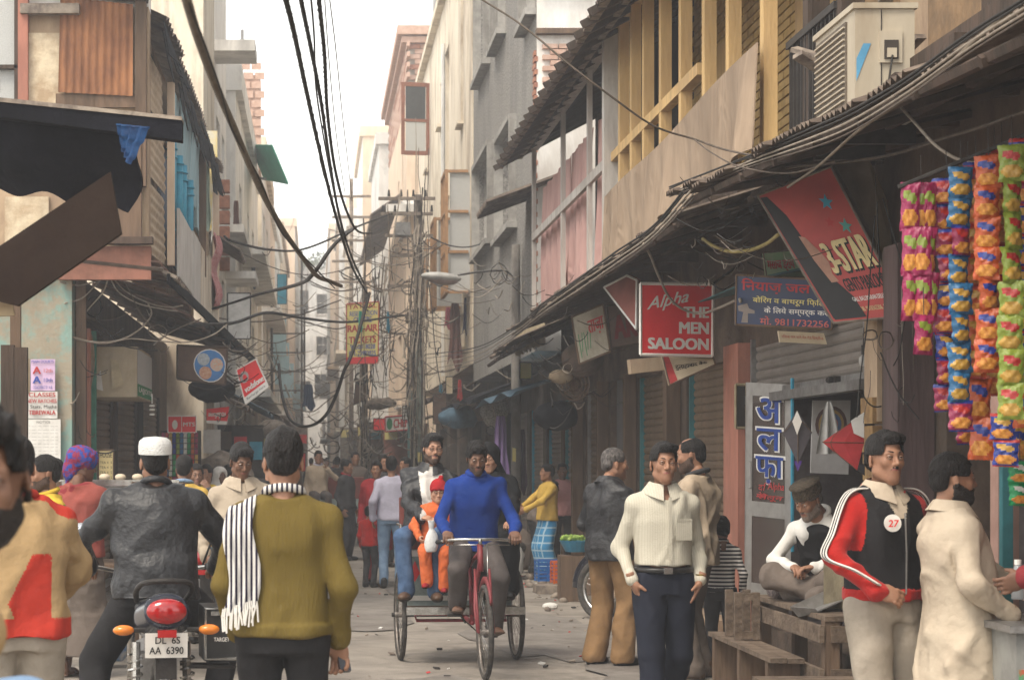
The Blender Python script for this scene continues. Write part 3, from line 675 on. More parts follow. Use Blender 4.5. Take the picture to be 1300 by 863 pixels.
# --- one shutter slat, shared by every roller shutter ---
_sl = MB(); _pr = [(0, 0), (-.014, .018), (-.018, .04), (-.012, .062), (.0, .072), (.006, .072), (.006, 0)]
_sl.add([(x, y, z) for x in (-.5, .5) for y, z in _pr], [(i, i + 7, (i + 1) % 7 + 7, (i + 1) % 7) for i in range(7)] + [(6, 5, 4, 3, 2, 1, 0), (7, 8, 9, 10, 11, 12, 13)])
SLAT = {m.name: _sl.mesh('slat', m) for m in (M_shut, M_shutg)}
def shutter(label, side, X, y0, y1, z0, z1, m=M_shut, fr=M_teal, group='roller shutters of the closed shops', pitch=.078):
    w = y1 - y0; T = thing('roller_shutter', label, 'shutter', (X, (y0 + y1) / 2, z0), R(-90 * side), group)
    z = 0; k = 0
    while z < z1 - z0 - .01:
        inst(SLAT[m.name], 'slat', T, (0, rnd.uniform(-.002, .002), z), (0, 0, 0), (w, 1, pitch / .074)); z += pitch; k += 1
    for sx in (-1, 1): g = MB(); g.box((sx * (w / 2 + .025), -.02, (z1 - z0) / 2), (.05, .07, z1 - z0)); g.build('side_rail', fr, T)
    g = MB(); g.box((0, -.02, .04), (w - .02, .05, .07)); g.build('bottom_bar', M_metal, T); return T
def extr(parent, name, m, boxes, world=True, **k):
    b = MB()
    for c, d, *r in boxes: b.box(c, d, 0, r[0] if r else None)
    return b.build(name, m, parent, world=world, **k)
# ================= right side, nearest building: shops below, timber balcony above =================
loc, rot = frame(1, 3.7, 6, 30.8)
RB1 = thing('balcony_building', 'old timber and plaster building on the right with a yellow slatted balcony over closed shops', 'building', loc, rot)
shops = [(8.2, 12.0, 0.35, 2.75), (13.55, 17.3, .25, 2.55), (18.0, 20.4, .12, 2.5), (21.2, 23.5, .12, 2.55), (23.65, 25.6, .1, 2.6), (26.0, 28.0, .1, 2.5), (28.6, 30.5, .1, 2.5)]
ops = [(*lx(1, 6, 30.8, a, b_), c, d) for a, b_, c, d in shops]
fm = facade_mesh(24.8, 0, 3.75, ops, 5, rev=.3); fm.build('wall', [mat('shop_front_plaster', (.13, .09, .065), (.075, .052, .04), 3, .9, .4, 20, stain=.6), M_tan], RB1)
# interiors of the two open shops
b = MB()
for a, c in ((8.2, 12.0), (13.55, 17.3)):
    b.box((5.6, (a + c) / 2, 1.4), (.1, c - a + .4, 2.9)); b.box((4.8, a - .05, 1.4), (1.6, .1, 2.9)); b.box((4.8, c + .05, 1.4), (1.6, .1, 2.9)); b.box((4.8, (a + c) / 2, .20), (1.6, c - a, .1)); b.box((4.8, (a + c) / 2, 2.82), (1.6, c - a, .1))
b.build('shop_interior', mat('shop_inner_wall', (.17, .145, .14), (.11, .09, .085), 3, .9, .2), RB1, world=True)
# upper floor wall behind the balcony
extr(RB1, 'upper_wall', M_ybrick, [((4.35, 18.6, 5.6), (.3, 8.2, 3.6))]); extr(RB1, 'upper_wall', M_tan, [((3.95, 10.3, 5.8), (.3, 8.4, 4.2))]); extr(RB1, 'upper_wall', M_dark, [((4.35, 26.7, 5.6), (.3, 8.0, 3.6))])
extr(RB1, 'balcony_floor', M_dkwood, [((3.72, 18.4, 3.70), (1.05, 24.4, .12))])
for k in range(24):
    y = 6.8 + k * 1.0; extr(RB1, 'joist', M_dkwood, [((3.42, y, 3.58), (.75, .09, .12))])
# balcony posts, rails
for y in (14.9, 16.15, 17.15, 18.25, 19.3, 20.3, 21.1, 21.9): extr(RB1, 'post', M_ywood, [((3.3, y, 5.05), (.10, .13, 2.62))])
extr(RB1, 'rail', M_ywood, [((3.29, 19.95, 4.93), (.09, 5.1, .10))]); extr(RB1, 'rail', M_ywood, [((3.3, 18.6, 6.34), (.12, 7.8, .10))]); extr(RB1, 'rail', M_ywood, [((3.29, 16.3, 5.75), (.08, 3.1, .09))])
for y in (22.55,): extr(RB1, 'post', M_wwood, [((3.27, y, 5.0), (.2, .17, 2.9))])
for y in (24.4, 27.0, 30.6): extr(RB1, 'post', M_wwood, [((3.27, y, 5.0), (.055, .12, 2.7))])
extr(RB1, 'rail', M_wwood, [((3.26, 26.6, 4.93), (.05, 8.0, .11))]); extr(RB1, 'rail', M_wwood, [((3.28, 26.6, 6.3), (.11, 8.0, .13))])
extr(RB1, 'rail', M_dkwood, [((3.3, 22.7, 3.80), (.12, 16.2, .12))])
extr(RB1, 'door_panel', M_ywood, [((4.16, 20.9, 4.85), (.05, 1.0, 2.0)), ((4.16, 17.2, 4.85), (.05, .9, 2.0))])
# washed brick courses on the yellow wall
b = MB()
for k in range(36):
    for j in range(16):
        y = 14.7 + j * .5 + (.25 if k % 2 else 0) + rnd.uniform(-.02, .02)
        if y < 22.4: b.box((4.185, y + .24, 3.84 + k * .085), (.05 + rnd.uniform(-.008, .008), .46, .068))
b.build('brick_courses', M_ybrick, RB1, world=True, kind='stuff')
# roof over the balcony: tin on rafters
pts = [(4.5, 14.2, 6.95), (4.5, 31.0, 6.95), (2.72, 31.0, 6.02), (2.72, 14.2, 6.02)]
corr('roof_sheet', pts, M_tin, RB1, ragged=.03, pitch=.11, amp=.02)
for k in range(30): y = 14.4 + k * .56; extr(RB1, 'rafter', M_dkwood, [((3.52, y, 6.41), (1.9, .06, .08), (0, R(-27.5), 0))])
extr(RB1, 'batten', M_gwood, [((2.80, 22.6, 6.035), (.08, 16.8, .04)), ((3.1, 22.6, 6.185), (.07, 16.8, .04))])
# low lean-to roofs at the far end of the balcony
corr('roof_sheet', [(3.7, 31.3, 5.95), (3.7, 33.2, 5.95), (2.62, 33.2, 5.55), (2.62, 31.3, 5.55)], M_tin, RB1, pitch=.16, amp=.04)
# brown canvas hung below the yellow balcony
def canv(u, v):
    y = 14.7 + u * 7.75; s_ = math.sin(u * 31) * .03 + math.sin(u * 13 + 1) * .04
    top = 4.60 - .12 * u + .02 * math.sin(u * 9); bot = 3.78 + .02 * math.sin(u * 20) + .25 * max(0, .06 - u) * 4
    return (3.18 - .05 * math.sin(u * 44) * v - s_ * v, y, top + (bot - top) * v)
o = MB().grid(canv, 80, 8, th=.01).build('canvas_screen', M_canvas, smooth=True); tag(o, 'long brown canvas sheet hung along the foot of the yellow timber balcony', 'canvas')
# pink curtains
for i, (a, c, lab) in enumerate([(22.75, 24.6, 'pink curtain nearest the white corner post, with its lower corner folded up'), (24.95, 27.1, 'pink curtain in the middle of the white balcony, pulled into deep folds'), (27.25, 30.45, 'widest pink curtain at the far end of the white balcony')]):
    def cf(u, v, a=a, c=c, i=i):
        fold = .085 * abs(math.sin(u * (c - a) * 4.5 + i + .6 * math.sin(v * 3))) + .03 * math.sin(u * 29 + i * 2 + v * 2); g_ = 1 - .16 * math.sin(v * math.pi) * (1 if i < 2 else .1)
        y = (a + c) / 2 + (u - .5) * (c - a) * g_; return (3.43 - fold * (.35 + .7 * v), y, 5.66 - v * (1.86 + .05 * math.sin(u * 7 + i * 3)))
    tag(MB().grid(cf, 110, 14, th=.008).build('curtain', M_pink, smooth=True), lab, 'curtain', 'pink curtains on the white balcony')
# near upper part: posts, railings, wooden panels
for y in (9.2, 10.3, 13.2, 14.1): extr(RB1, 'post', M_dkwood, [((3.45, y, 5.3), (.15, .15, 3.2))])
for a, c in ((9.2, 10.25), (13.25, 14.6), (6.6, 9.1)):
    extr(RB1, 'rail', M_dmetal, [((3.38, (a + c) / 2, 4.55), (.05, c - a, .05))]); extr(RB1, 'rail', M_dkwood, [((3.38, (a + c) / 2, 3.85), (.07, c - a, .10))])
    n = int((c - a) / .11)
    for k in range(n): extr(RB1, 'baluster', M_dmetal, [((3.38, a + (k + .5) * (c - a) / n, 4.2), (.022, .022, .68))])
extr(RB1, 'wall_panel', mat('panel_ochre', (.30, .19, .10), (.2, .13, .075), 4, .85, .4, 20, stain=.5), [((3.77, 11.5, 5.4), (.06, 2.0, 3.0)), ((3.77, 13.7, 5.6), (.06, .8, 3.0))])
b = MB()
for k in range(14): b.box((3.5 + rnd.uniform(-.15, .2), 12.6 + rnd.uniform(-.5, .9), 3.95 + k * .02), (.08, .5 + rnd.random() * .5, .03), 0, (rnd.uniform(-.5, .5), rnd.uniform(-.3, .3), rnd.uniform(-1, 1)))
tag(b.build('scrap_timber', M_gwood, kind='stuff'), 'scrap timber piled behind the air conditioner', 'scrap')
# roofs over the shops
def shop_roof(label, ya, yb, xe, z_w, z_a, z_b, m=M_tin, rag=.08, sheets=6, xw=3.72):
    T = thing('shop_awning', label, 'awning', (xe, (ya + yb) / 2, z_a)); n = sheets
    for k in range(n):
        a = ya + (yb - ya) * k / n; c = ya + (yb - ya) * (k + 1) / n + .06; za = lerp(z_a, z_b, k / n) + rnd.uniform(-.02, .03); zb = lerp(z_a, z_b, (k + 1) / n) + rnd.uniform(-.02, .03)
        xo = rnd.uniform(-.04, .06); up = .006 * (k % 2) + .012
        corr('sheet', [(xw, a, z_w + up), (xw, c, z_w + up), (xe + xo, c, zb + up), (xe + xo, a, za + up)], m, T, ragged=rag, pitch=.085, amp=.015)
    for k in range(max(2, int((yb - ya) / .9))):
        y = ya + .15 + k * .9; t = (y - ya) / (yb - ya); ze = lerp(z_a, z_b, t); L = math.hypot(xw - xe, z_w - ze)
        b = MB(); b.tube([(xw - .02, y, z_w - .06), (xe + .08, y, ze - .05)], .03, 5); b.build('rafter', M_dkwood, T, world=True)
    b = MB(); b.tube([(xe + .12, ya, z_a - .03), (xe + .12, yb, z_b - .03)], .03, 5); b.tube([((xe + xw) / 2, ya, (z_a + z_w) / 2 - .05), ((xe + xw) / 2, yb, (z_b + z_w) / 2 - .05)], .03, 5); b.build('beam', M_dkwood, T, world=True)
    return T
shop_roof('dark rusty tin awning with a torn edge over the snack stall, below the air conditioner', 6.0, 14.5, 2.5, 3.62, 3.12, 3.45, sheets=9)
shop_roof('rusty tin awning over the red saloon sign, below the canvas and curtains', 14.6, 27.0, 2.5, 3.7, 3.33, 3.30, sheets=12, rag=.1)
shop_roof('small brown tin awning next to the lamp post, at the far end of the curtains', 27.1, 31.5, 2.55, 3.65, 3.15, 3.1, sheets=4, rag=.12)
# timber posts, piers
extr(RB1, 'pier', mat('plum_timber', (.13, .085, .08), (.075, .05, .048), 5, .85, .5, 24, stretch=.12, stain=.4), [((3.58, 12.35, 1.45), (.22, .3, 2.9))]); extr(RB1, 'pier', M_dkwood, [((3.6, 12.68, 1.45), (.14, .14, 2.9))])
extr(RB1, 'pier', M_tan, [((3.62, 13.05, 2.3), (.16, .3, .9))])
for k in range(11): extr(RB1, 'brick', mat('ochre_brick', (.38, .24, .10), (.22, .13, .06), 8, .95, .6, 40, stain=.5), [((3.60 + rnd.uniform(-.01, .01), 13.05, .12 + k * .18), (.16, .28, .165))])
extr(RB1, 'pier', M_salmon, [((3.64, 17.65, 1.3), (.12, .62, 2.6))])
for y_, w_ in ((20.8, .24), (23.58, .10), (28.3, .22), (25.8, .12)): extr(RB1, 'pier', M_wood, [((3.62, y_, 1.3), (.14, w_, 2.6))])
extr(RB1, 'pier', M_tan, [((3.64, 21.05, 1.3), (.10, .22, 2.6))])
extr(RB1, 'pillar', mat('pink_plaster', (.44, .27, .22), (.34, .2, .16), 3, .9, .2, 20), [((3.35, 9.95, 1.35), (.10, .12, 2.7)), ((3.35, 9.2, 1.3), (.09, .2, 2.6))]); extr(RB1, 'pillar', M_teal, [((3.30, 9.78, 1.35), (.05, .05, 2.7))])
# the shutters
SL = ['brown roller shutter just behind the salmon door post', 'brown roller shutter behind the young man in white, left of the wooden post', 'narrow brown roller shutter left of the flat grey panel', 'brown roller shutter with a purple cloth in front, right of the lamp post']
shutter(SL[0], 1, 3.78, 18.05, 20.35, .12, 2.5); shutter(SL[1], 1, 3.78, 21.25, 23.45, .12, 2.55); shutter(SL[2], 1, 3.78, 26.05, 27.95, .1, 2.5, fr=M_metal); shutter(SL[3], 1, 3.78, 28.65, 30.45, .1, 2.5, M_shutg)
o = extr(None, 'shutter_panel', mat('flat_grey_steel', (.16, .155, .155), (.125, .12, .12), 2, .6, .1, stain=.3), [((3.8, 24.62, 1.35), (.06, 1.95, 2.5))]); tag(o, 'flat dark grey steel panel closing the shop between two shutters', 'panel')
T = shutter('half raised grey roller shutter above the glass door of the hairdresser', 1, 3.72, 13.7, 17.2, 2.12, 2.62, M_shutg, M_metal)
for y in (14.4, 16.6):
    b = MB(); b.box((3.66, y, 2.17), (.05, .16, .05)); b.cyl((3.62, y - .04, 2.17), (3.62, y + .04, 2.17), .022, n=8); b.build('lock', M_dmetal, T, world=True)
extr(RB1, 'lintel', M_metal, [((3.66, 15.45, 2.11), (.10, 3.7, .07))])
extr(RB1, 'step', M_tan, [((3.45, 19.3, .10), (.5, 2.6, .2)), ((3.45, 22.4, .08), (.5, 2.6, .16)), ((3.45, 26.5, .07), (.5, 5.0, .14))])

# ================= air conditioner =================
AC = thing('air_conditioner', 'grimy cream outdoor air conditioning unit standing on the tin awning', 'air conditioner', (3.06, 11.43, 3.42))
M_ac = mat('ac_cream', (.50, .44, .34), (.42, .36, .27), 4, .5, .1, 20, stain=.5, stainc=(.26, .19, .12), stretch=.25)
b = MB(); b.box((0, 0, .31), (.32, .86, .60)); b.box((0, 0, .622), (.35, .89, .03)); b.build('casing', M_ac, AC)
b = MB(); b.box((-.165, .06, .31), (.012, .66, .52)); b.build('fan_grille', mat('ac_grille', (.16, .13, .10), (.1, .08, .06), 12, .8, .4, 40), AC)
for k in range(15): q = MB(); q.box((-.176, .06, .08 + k * .033), (.012, .64, .008)); q.build('fin', M_ac, AC)
b = MB(); b.box((.03, -.436, .40), (.12, .02, .17)); f = b.build('valve_cover', M_ac, AC); b = MB(); b.box((.03, -.449, .385), (.075, .012, .10)); b.build('recess', M_dark, f); b = MB(); b.box((.03, -.457, .365), (.05, .02, .05)); b.build('socket', M_ac, f)
b = MB(); b.box((-.02, -.4345, .31), (.004, .006, .58)); b.build('seam', M_dmetal, AC)
b = MB(); b.slab([(-.1525, -.4315, .34), (-.115, -.4315, .42), (-.075, -.4315, .42), (-.1525, -.4315, .22)], (0, -.002, 0)); b.build('logo', mat('logo_blue', (.12, .38, .62), rough=.6), AC)
b = MB(); b.tube(spline([(.03, -.47, .35), (.0, -.50, .2), (-.03, -.47, .05), (.02, -.46, -.03)]), .006, 5); b.build('power_cord', M_wire, AC)
for y_ in (-.3, .3): b = MB(); b.box((0, y_, -.05), (.4, .05, .1)); b.build('bracket', M_dmetal, AC)

# ================= grey roughcast building =================
T = building('grey_building', 'tall grey roughcast building with boxed window surrounds', 1, 3.42, 31.6, 44.2, 3.3, 15.5, 5, [(34.9, 37.6, 5.7, 7.35), (39.3, 43.0, 5.9, 7.6), (31.9, 33.2, 8.65, 10.6), (36.9, 38.6, 9.4, 12), (40.2, 42.6, 9.5, 12)], M_gray, M_white, winm=mat('pale_frame', (.48, .46, .43), (.36, .34, .31), 8, .8, .2, stain=.4), glass=mat('pale_blind', (.42, .43, .42), (.34, .35, .35), 6, .6))
M_surr = mat('cement_surround', (.40, .38, .35), (.30, .285, .26), 6, .9, .4, 30, stain=.4)
for a, c, d, e in [(34.9, 37.6, 5.7, 7.35), (39.3, 43.0, 5.9, 7.6), (31.9, 33.2, 8.65, 10.6), (36.9, 38.6, 9.4, 12), (40.2, 42.6, 9.5, 12)]:
    extr(T, 'window_surround', M_surr, [((3.37, a - .06, (d + e) / 2), (.16, .13, e - d + .3)), ((3.37, c + .06, (d + e) / 2), (.16, .13, e - d + .3)), ((3.34, (a + c) / 2, d - .1), (.20, c - a + .5, .10)), ((3.36, (a + c) / 2, e + .1), (.17, c - a, .10))])
b = MB()
for k in range(46): b.box((3.41, 31.72 + (k % 2) * .05, 3.4 + k * .1), (.05, .26, .075), 0, (0, 0, rnd.uniform(-.05, .05)))
b.build('quoin_bricks', M_brick, T, world=True, kind='stuff')
extr(T, 'ledge', M_wood, [((4.6, 31.52, 9.0), (2.4, .3, .12)), ((4.5, 31.53, 8.2), (2.2, .2, .08))])
b = MB()
for k in range(9):
    for j in range(8): b.box((3.62 + j * .25 + (k % 2) * .12, 31.56, 7.3 + k * .085), (.23, .09, .07))
b.build('side_bricks', M_pbrick, T, world=True, kind='stuff')
# ground floor under it
T = building('shop_row', 'dark ground floor shop row under the grey roughcast building', 1, 3.85, 31.6, 44.0, 0, 3.25, 5, [(31.8, 34.1, .1, 2.5), (34.6, 36.8, .1, 2.5), (37.2, 39.6, .1, 2.5), (40.2, 43.4, .1, 2.6)], mat('dark_plaster', (.13, .105, .09), (.08, .065, .055), 3, .9, .3, stain=.5), M_dark, win=False)  # even dark plaster tone with random blotches
SL = ['grey brown roller shutter behind the man in the blue checked wrap', 'grey brown roller shutter behind the lamp post', 'grey brown roller shutter left of the lamp post, partly behind the rickshaw driver']
shutter(SL[0], 1, 3.95, 31.85, 34.05, .1, 2.5, M_shutg, M_blue); shutter(SL[1], 1, 3.95, 34.65, 36.75, .1, 2.5, M_shutg, M_blue); shutter(SL[2], 1, 3.95, 37.25, 39.55, .1, 2.5, M_shutg, M_blue)
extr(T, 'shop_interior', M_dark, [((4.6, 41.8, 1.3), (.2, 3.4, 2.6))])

# ================= cream building =================
CB = building('cream_building', 'tall cream building with frosted bay windows and an open casement high up', 1, 3.40, 44.4, 67, 3.7, 13.6, 6, [(52.0, 53.6, 8.4, 12.2), (46.6, 47.6, 4.2, 5.0), (47.0, 47.8, 9.4, 13.0), (61.2, 61.9, 10.3, 11.6), (54.8, 55.6, 10.6, 11.8)], M_cream, M_cream, winm=M_cream)
b = MB(); b.tube([(3.32, 53.1, 3.8), (3.32, 53.1, 12.4)], .05, 6); b.build('drain_pipe', M_pale, CB, world=True)
extr(CB, 'parapet', M_cream, [((3.32, 55.6, 13.7), (.2, 22.4, .2))])
M_of = mat('orange_frame', (.42, .24, .12), (.32, .18, .09), 8, .7)
for (a, c, d, e, xo, nh) in [(44.9, 46.4, 5.3, 7.95, -.52, 3), (47.4, 48.9, 5.15, 7.2, -.62, 3), (50.2, 51.6, 5.3, 7.0, -.66, 2)]:
    W = thing('bay_window', {44.9: 'large frosted glass bay window nearest the grey building', 47.4: 'middle frosted glass bay window in an orange frame on the cream building', 50.2: 'smallest and farthest frosted bay window on the cream building'}[a], 'bay window', (3.4, (a + c) / 2, d), 0, 'frosted bay windows')
    x = 3.4 + xo
    extr(W, 'frame', M_of, [((x, a, (d + e) / 2), (.07, .09, e - d)), ((x, c, (d + e) / 2), (.07, .09, e - d)), ((x, (a + c) / 2, d), (.07, c - a, .08)), ((x, (a + c) / 2, e), (.07, c - a, .08)), ((x, (a + c) / 2, (d + e) / 2), (.06, .08, e - d))] + [((x, (a + c) / 2, d + (e - d) * k / nh), (.06, c - a, .05)) for k in range(1, nh)] + [((3.4 + xo / 2, a + .01, d + (e - d) * k / nh), (-xo - .08, .06, .06)) for k in range(nh + 1)])
    for k in range(nh):
        for j in range(2):
            z0, z1 = d + (e - d) * k / nh, d + (e - d) * (k + 1) / nh; y0, y1 = a + (c - a) * j / 2, a + (c - a) * (j + 1) / 2
            extr(W, 'pane', M_frost, [((x + .03, (y0 + y1) / 2, (z0 + z1) / 2), (.015, y1 - y0 - .06, z1 - z0 - .04))])
    extr(W, 'side_pane', M_frost, [((3.4 + xo / 2 + .04, a + .05, (d + e) / 2), (-xo - .08, .015, e - d - .06))])
# open casement, seen end on from the street
W = thing('casement_window', 'open brown casement shutter standing out from the cream wall', 'window', (3.35, 60, 10.4)); W.rotation_euler.z = R(12)
for c, d in (((-.05, 0, 1.2), (.10, .06, 2.1)), ((-.80, 0, 1.2), (.10, .06, 2.1)), ((-.42, 0, .2), (.66, .06, .12)), ((-.42, 0, 2.2), (.66, .06, .12)), ((-.42, 0, 1.15), (.66, .06, .08))): extr(W, 'frame', mat('red_brown_paint', (.25, .10, .06), rough=.7), [(c, d)], world=False)
extr(W, 'pane', M_frost, [((-.42, 0, .68), (.6, .02, .85))], world=False); extr(W, 'pane', M_glassd, [((-.42, 0, 1.67), (.6, .02, .95))], world=False)
T = building('shop_row', 'dark ground floor shops below the cream building behind the tangled cables', 1, 3.95, 44.4, 67, 0, 3.6, 5, [(45, 47.5, .1, 2.6), (48.5, 51.5, .1, 2.6), (53, 56, .1, 2.6), (57, 60, .1, 2.6), (61.5, 65, .1, 2.6)], mat('dark_brown_plaster', (.15, .11, .085), (.09, .07, .055), 3, .9, .3, stain=.5), M_dark, win=False)  # dark brown base colour, blotched at random
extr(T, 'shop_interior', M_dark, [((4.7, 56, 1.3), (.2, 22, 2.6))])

# ================= peach building with brick top =================
PB = building('peach_building', 'tall peach building with exposed brick on its top storey', 1, 3.12, 70, 87, 0, 13.9, 6, [(72.5, 73.4, 9.5, 12.6), (76, 77, 9.5, 12), (80, 81, 6, 9), (74, 77, 3.6, 6.2), (79, 84, .2, 3)], M_peach, M_peach)
extr(PB, 'brick_storey', M_mortar, [((6.1, 78.5, 15.0), (5.8, 16.9, 2.2))])
BR = MB(); BR.box((0, 0, 0), (.40, .1, .155)); BRm = BR.mesh('brick', M_pbrick); BR2 = BR.mesh('brick', M_brick)
for k in range(12):
    for j in range(6):
        x = 3.4 + j * .43 + (k % 2) * .21
        inst(rnd.choice((BRm, BRm, BR2)), 'brick', PB, tuple(wm(PB).inverted() @ Vector((x, 69.99 + rnd.uniform(-.02, .02), 14.0 + k * .175))), (0, 0, R(90)))
for k in range(12):
    for j in range(9):
        y = 70.3 + j * 1.9 + (k % 2) * .9
        inst(rnd.choice((BRm, BRm, BR2)), 'brick', PB, tuple(wm(PB).inverted() @ Vector((3.17, y, 14.0 + k * .175))), (0, 0, 0), (4.2, 1, 1))
extr(PB, 'cornice', M_pbrick, [((5.9, 78.4, 16.25), (6.2, 17.6, .3)), ((5.95, 78.4, 15.95), (6.0, 17.3, .2))])
extr(PB, 'side_patch', M_pale, [((4.9, 69.96, 6.9), (1.2, .06, 2.6))]); extr(PB, 'side_vent', M_dark, [((4.6, 69.95, 10.3), (.5, .06, .12))])
corr('cornice_sheet', [(2.9, 69.2, 10.6), (2.9, 87, 10.6), (1.9, 87, 9.9), (1.9, 69.2, 9.9)], M_tin, PB, pitch=.3, amp=.05); extr(PB, 'balcony_slab', M_pale, [((3.9, 69.4, 10.1), (3.0, 1.2, .25))])
corr('side_cornice_sheet', [(2.9, 69.9, 10.5), (5.2, 69.9, 10.5), (5.2, 68.9, 10.1), (2.9, 68.9, 10.1)], M_pale, PB, pitch=.25, amp=.05)
b = MB(); b.cyl((4.35, 74, 16.2), (4.35, 74, 18.4), .09); b.build('vent_pipe', M_metal, PB, world=True)

# ================= farther right side =================
far = [  # X, Ya, Yb, top, front, side, label, openings
 (2.75, 88, 100, 15.2, M_pale, M_pale, 'pale building with a striped parapet just beyond the peach building', [(90, 92, 9, 11.5), (95, 97, 9, 11.5), (90, 92, 4.5, 7), (95, 97, 4.5, 7), (90, 98, .2, 3)]),
 (2.35, 101, 116, 17.6, M_white, M_peach, 'white building with stepped roof in the haze on the right', [(104, 106, 12, 14), (109, 112, 12, 14), (104, 106, 7, 9.5), (109, 112, 7, 9.5), (103, 113, .2, 3)]),
 (1.95, 117, 135, 15.0, M_cream, M_white, 'cream building in the haze right of the street end', [(120, 123, 9, 12), (127, 130, 9, 12), (120, 123, 4.5, 7), (127, 130, 4.5, 7), (120, 132, .2, 3)]),
 (1.6, 137, 160, 18, M_tan, M_pale, 'narrow tan building deep in the haze on the right', [(140, 144, 9, 12), (150, 154, 9, 12), (140, 144, 4.5, 7)]), (1.2, 163, 205, 20, M_pale, M_peach, 'farthest pale building on the right of the lane', [(170, 176, 9, 12), (185, 190, 13, 16)])]
for X, a, c, top, m1, m2, lab, op in far:
    T = building('far_building', lab, 1, X, a, c, 0, top, 7, op, m1, m2); extr(T, 'parapet', m2, [((X + 3.4, (a + c) / 2, top + .25), (7.1, c - a + .2, .5))]); extr(T, 'roof_room', m2, [((X + 2.6, a + 4, top + 1.6), (2.6, 4, 2.4))])
    for z in (3.4, 7.9):
        if top > 12: extr(T, 'balcony', m1, [((X - .35, (a + c) / 2, z), (.8, c - a - 2, .2))]); extr(T, 'balcony_rail', M_metal, [((X - .7, (a + c) / 2, z + .9), (.05, c - a - 2, .06)), ((X - .7, (a + c) / 2, z + .5), (.04, c - a - 2, .04))])
# street end
T = building('end_building', 'hazy cream building closing the end of the street', 1, -14, -30, 30, 0, 22, 8, [], M_pale, M_pale, win=False)
T.location = (-27, 214, 0); T.rotation_euler = (0, 0, 0)
for k in range(5):
    for j in range(4): w_ = rnd.uniform(.7, 1.6); window(T, 22.6 + k * 2.4 + rnd.uniform(-.5, .5), 22.6 + k * 2.4 + w_, 4 + j * 4.3, 5.6 + j * 4.3 + rnd.random(), rev=.0, bars=1)
T = building('end_building', 'taller pale block behind the building closing the street', 1, -14, 0, 24, 0, 24, 8, [], M_white, M_pale, win=False); T.location = (-12, 240, 0); T.rotation_euler = (0, 0, 0)
# ================= left side =================
# near-left building: upper floors with a front wall facing down the street at y = 21
LB1 = thing('tin_clad_building', 'old patched building on the left with a rusty corrugated tin panel and tin cladding', 'building', (-2.6, 24, 0))
ext = lambda n, m, bx, **k: extr(LB1, n, m, bx, **k)
ext('upper_wall', M_tan, [((-2.62, 21.15, 4.9), (1.82, .3, 2.7))]); ext('upper_wall', M_white, [((-2.62, 21.2, 7.6), (1.82, .3, 2.7))])
ext('side_wall', M_tan, [((-2.0, 26.3, 5.0), (.3, 9.8, 2.6))])
ext('lower_wall', M_aqua, [((-3.0, 21.2, 1.8), (1.0, .3, 3.6))])
ext('plaster_panel', mat('peeling_plaster', (.66, .56, .40), (.42, .31, .20), 4, .9, .5, 18, stain=.6, stainc=(.2, .15, .11)), [((-2.78, 20.98, 5.3), (.44, .06, 1.35)), ((-2.95, 20.97, 3.9), (.45, .05, .8))])
ext('corner_post', M_salmon, [((-2.98, 20.94, 5.6), (.10, .12, 2.2))]); ext('corner_post', M_wood, [((-1.78, 20.93, 5.6), (.11, .12, 2.4))])
# rust red corrugated panel, facing the camera
corr('rusty_panel', [(-2.60, 20.92, 6.34), (-1.86, 20.92, 6.26), (-1.86, 20.90, 5.32), (-2.62, 20.90, 5.36)], M_rust, LB1, pitch=.075, amp=.014)
ext('board_strip', M_wood, [((-2.2, 20.95, 5.28), (.9, .05, .14))])
ext('roof_beam', M_dkwood, [((-2.2, 20.9, 6.36), (1.0, .10, .07), (0, R(6), 0)), ]); ext('roof_beam', M_gwood, [((-2.7, 20.88, 6.2), (.6, .12, .10))])
corr('roof_sheet', [(-3.2, 22, 6.9), (-1.7, 22, 6.55), (-1.6, 20.6, 6.35), (-3.2, 20.6, 6.75)], M_tin, LB1, pitch=.12)
# window at the very edge
W = MB()
for c, d in (((-3.05, 20.93, 5.55), (.04, .07, 1.9)), ((-3.22, 20.93, 4.98), (.4, .07, .05)), ((-3.22, 20.93, 5.62), (.4, .07, .04))): W.box(c, d)
wo = W.build('window', M_dkwood, LB1, world=True); extr(wo, 'pane', M_frost, [((-3.25, 20.98, 5.7), (.36, .02, 1.5))])
# low box below the tin, brown timber and brick at the corner
ext('corner_timber', M_wood, [((-1.95, 20.9, 4.35), (.36, .1, .95))]); ext('corner_beam', M_dkwood, [((-2.1, 20.85, 3.84), (.9, .14, .07))]); 
ext('red_beam', mat('red_oxide', (.30, .13, .09), (.2, .09, .06), 4, .8, .2, stain=.4), [((-2.15, 20.95, 3.62), (.95, .12, .34))])
# beige tin cladding on the street face, in strips
for k, (a, c, z0, z1) in enumerate([(21.05, 23.55, 3.75, 4.52), (21.05, 23.55, 4.56, 5.22), (21.05, 23.2, 5.26, 5.85)]):
    corr('tin_cladding', [(-1.72, a, z0), (-1.74, a, z1), (-1.74, c, z1 + .10), (-1.72, c, z0 + .10)], M_btin, LB1, pitch=.105, amp=.010)
ext('dark_gap', M_dark, [((-1.86, 22.5, 5.7), (.1, 2.6, .8))])
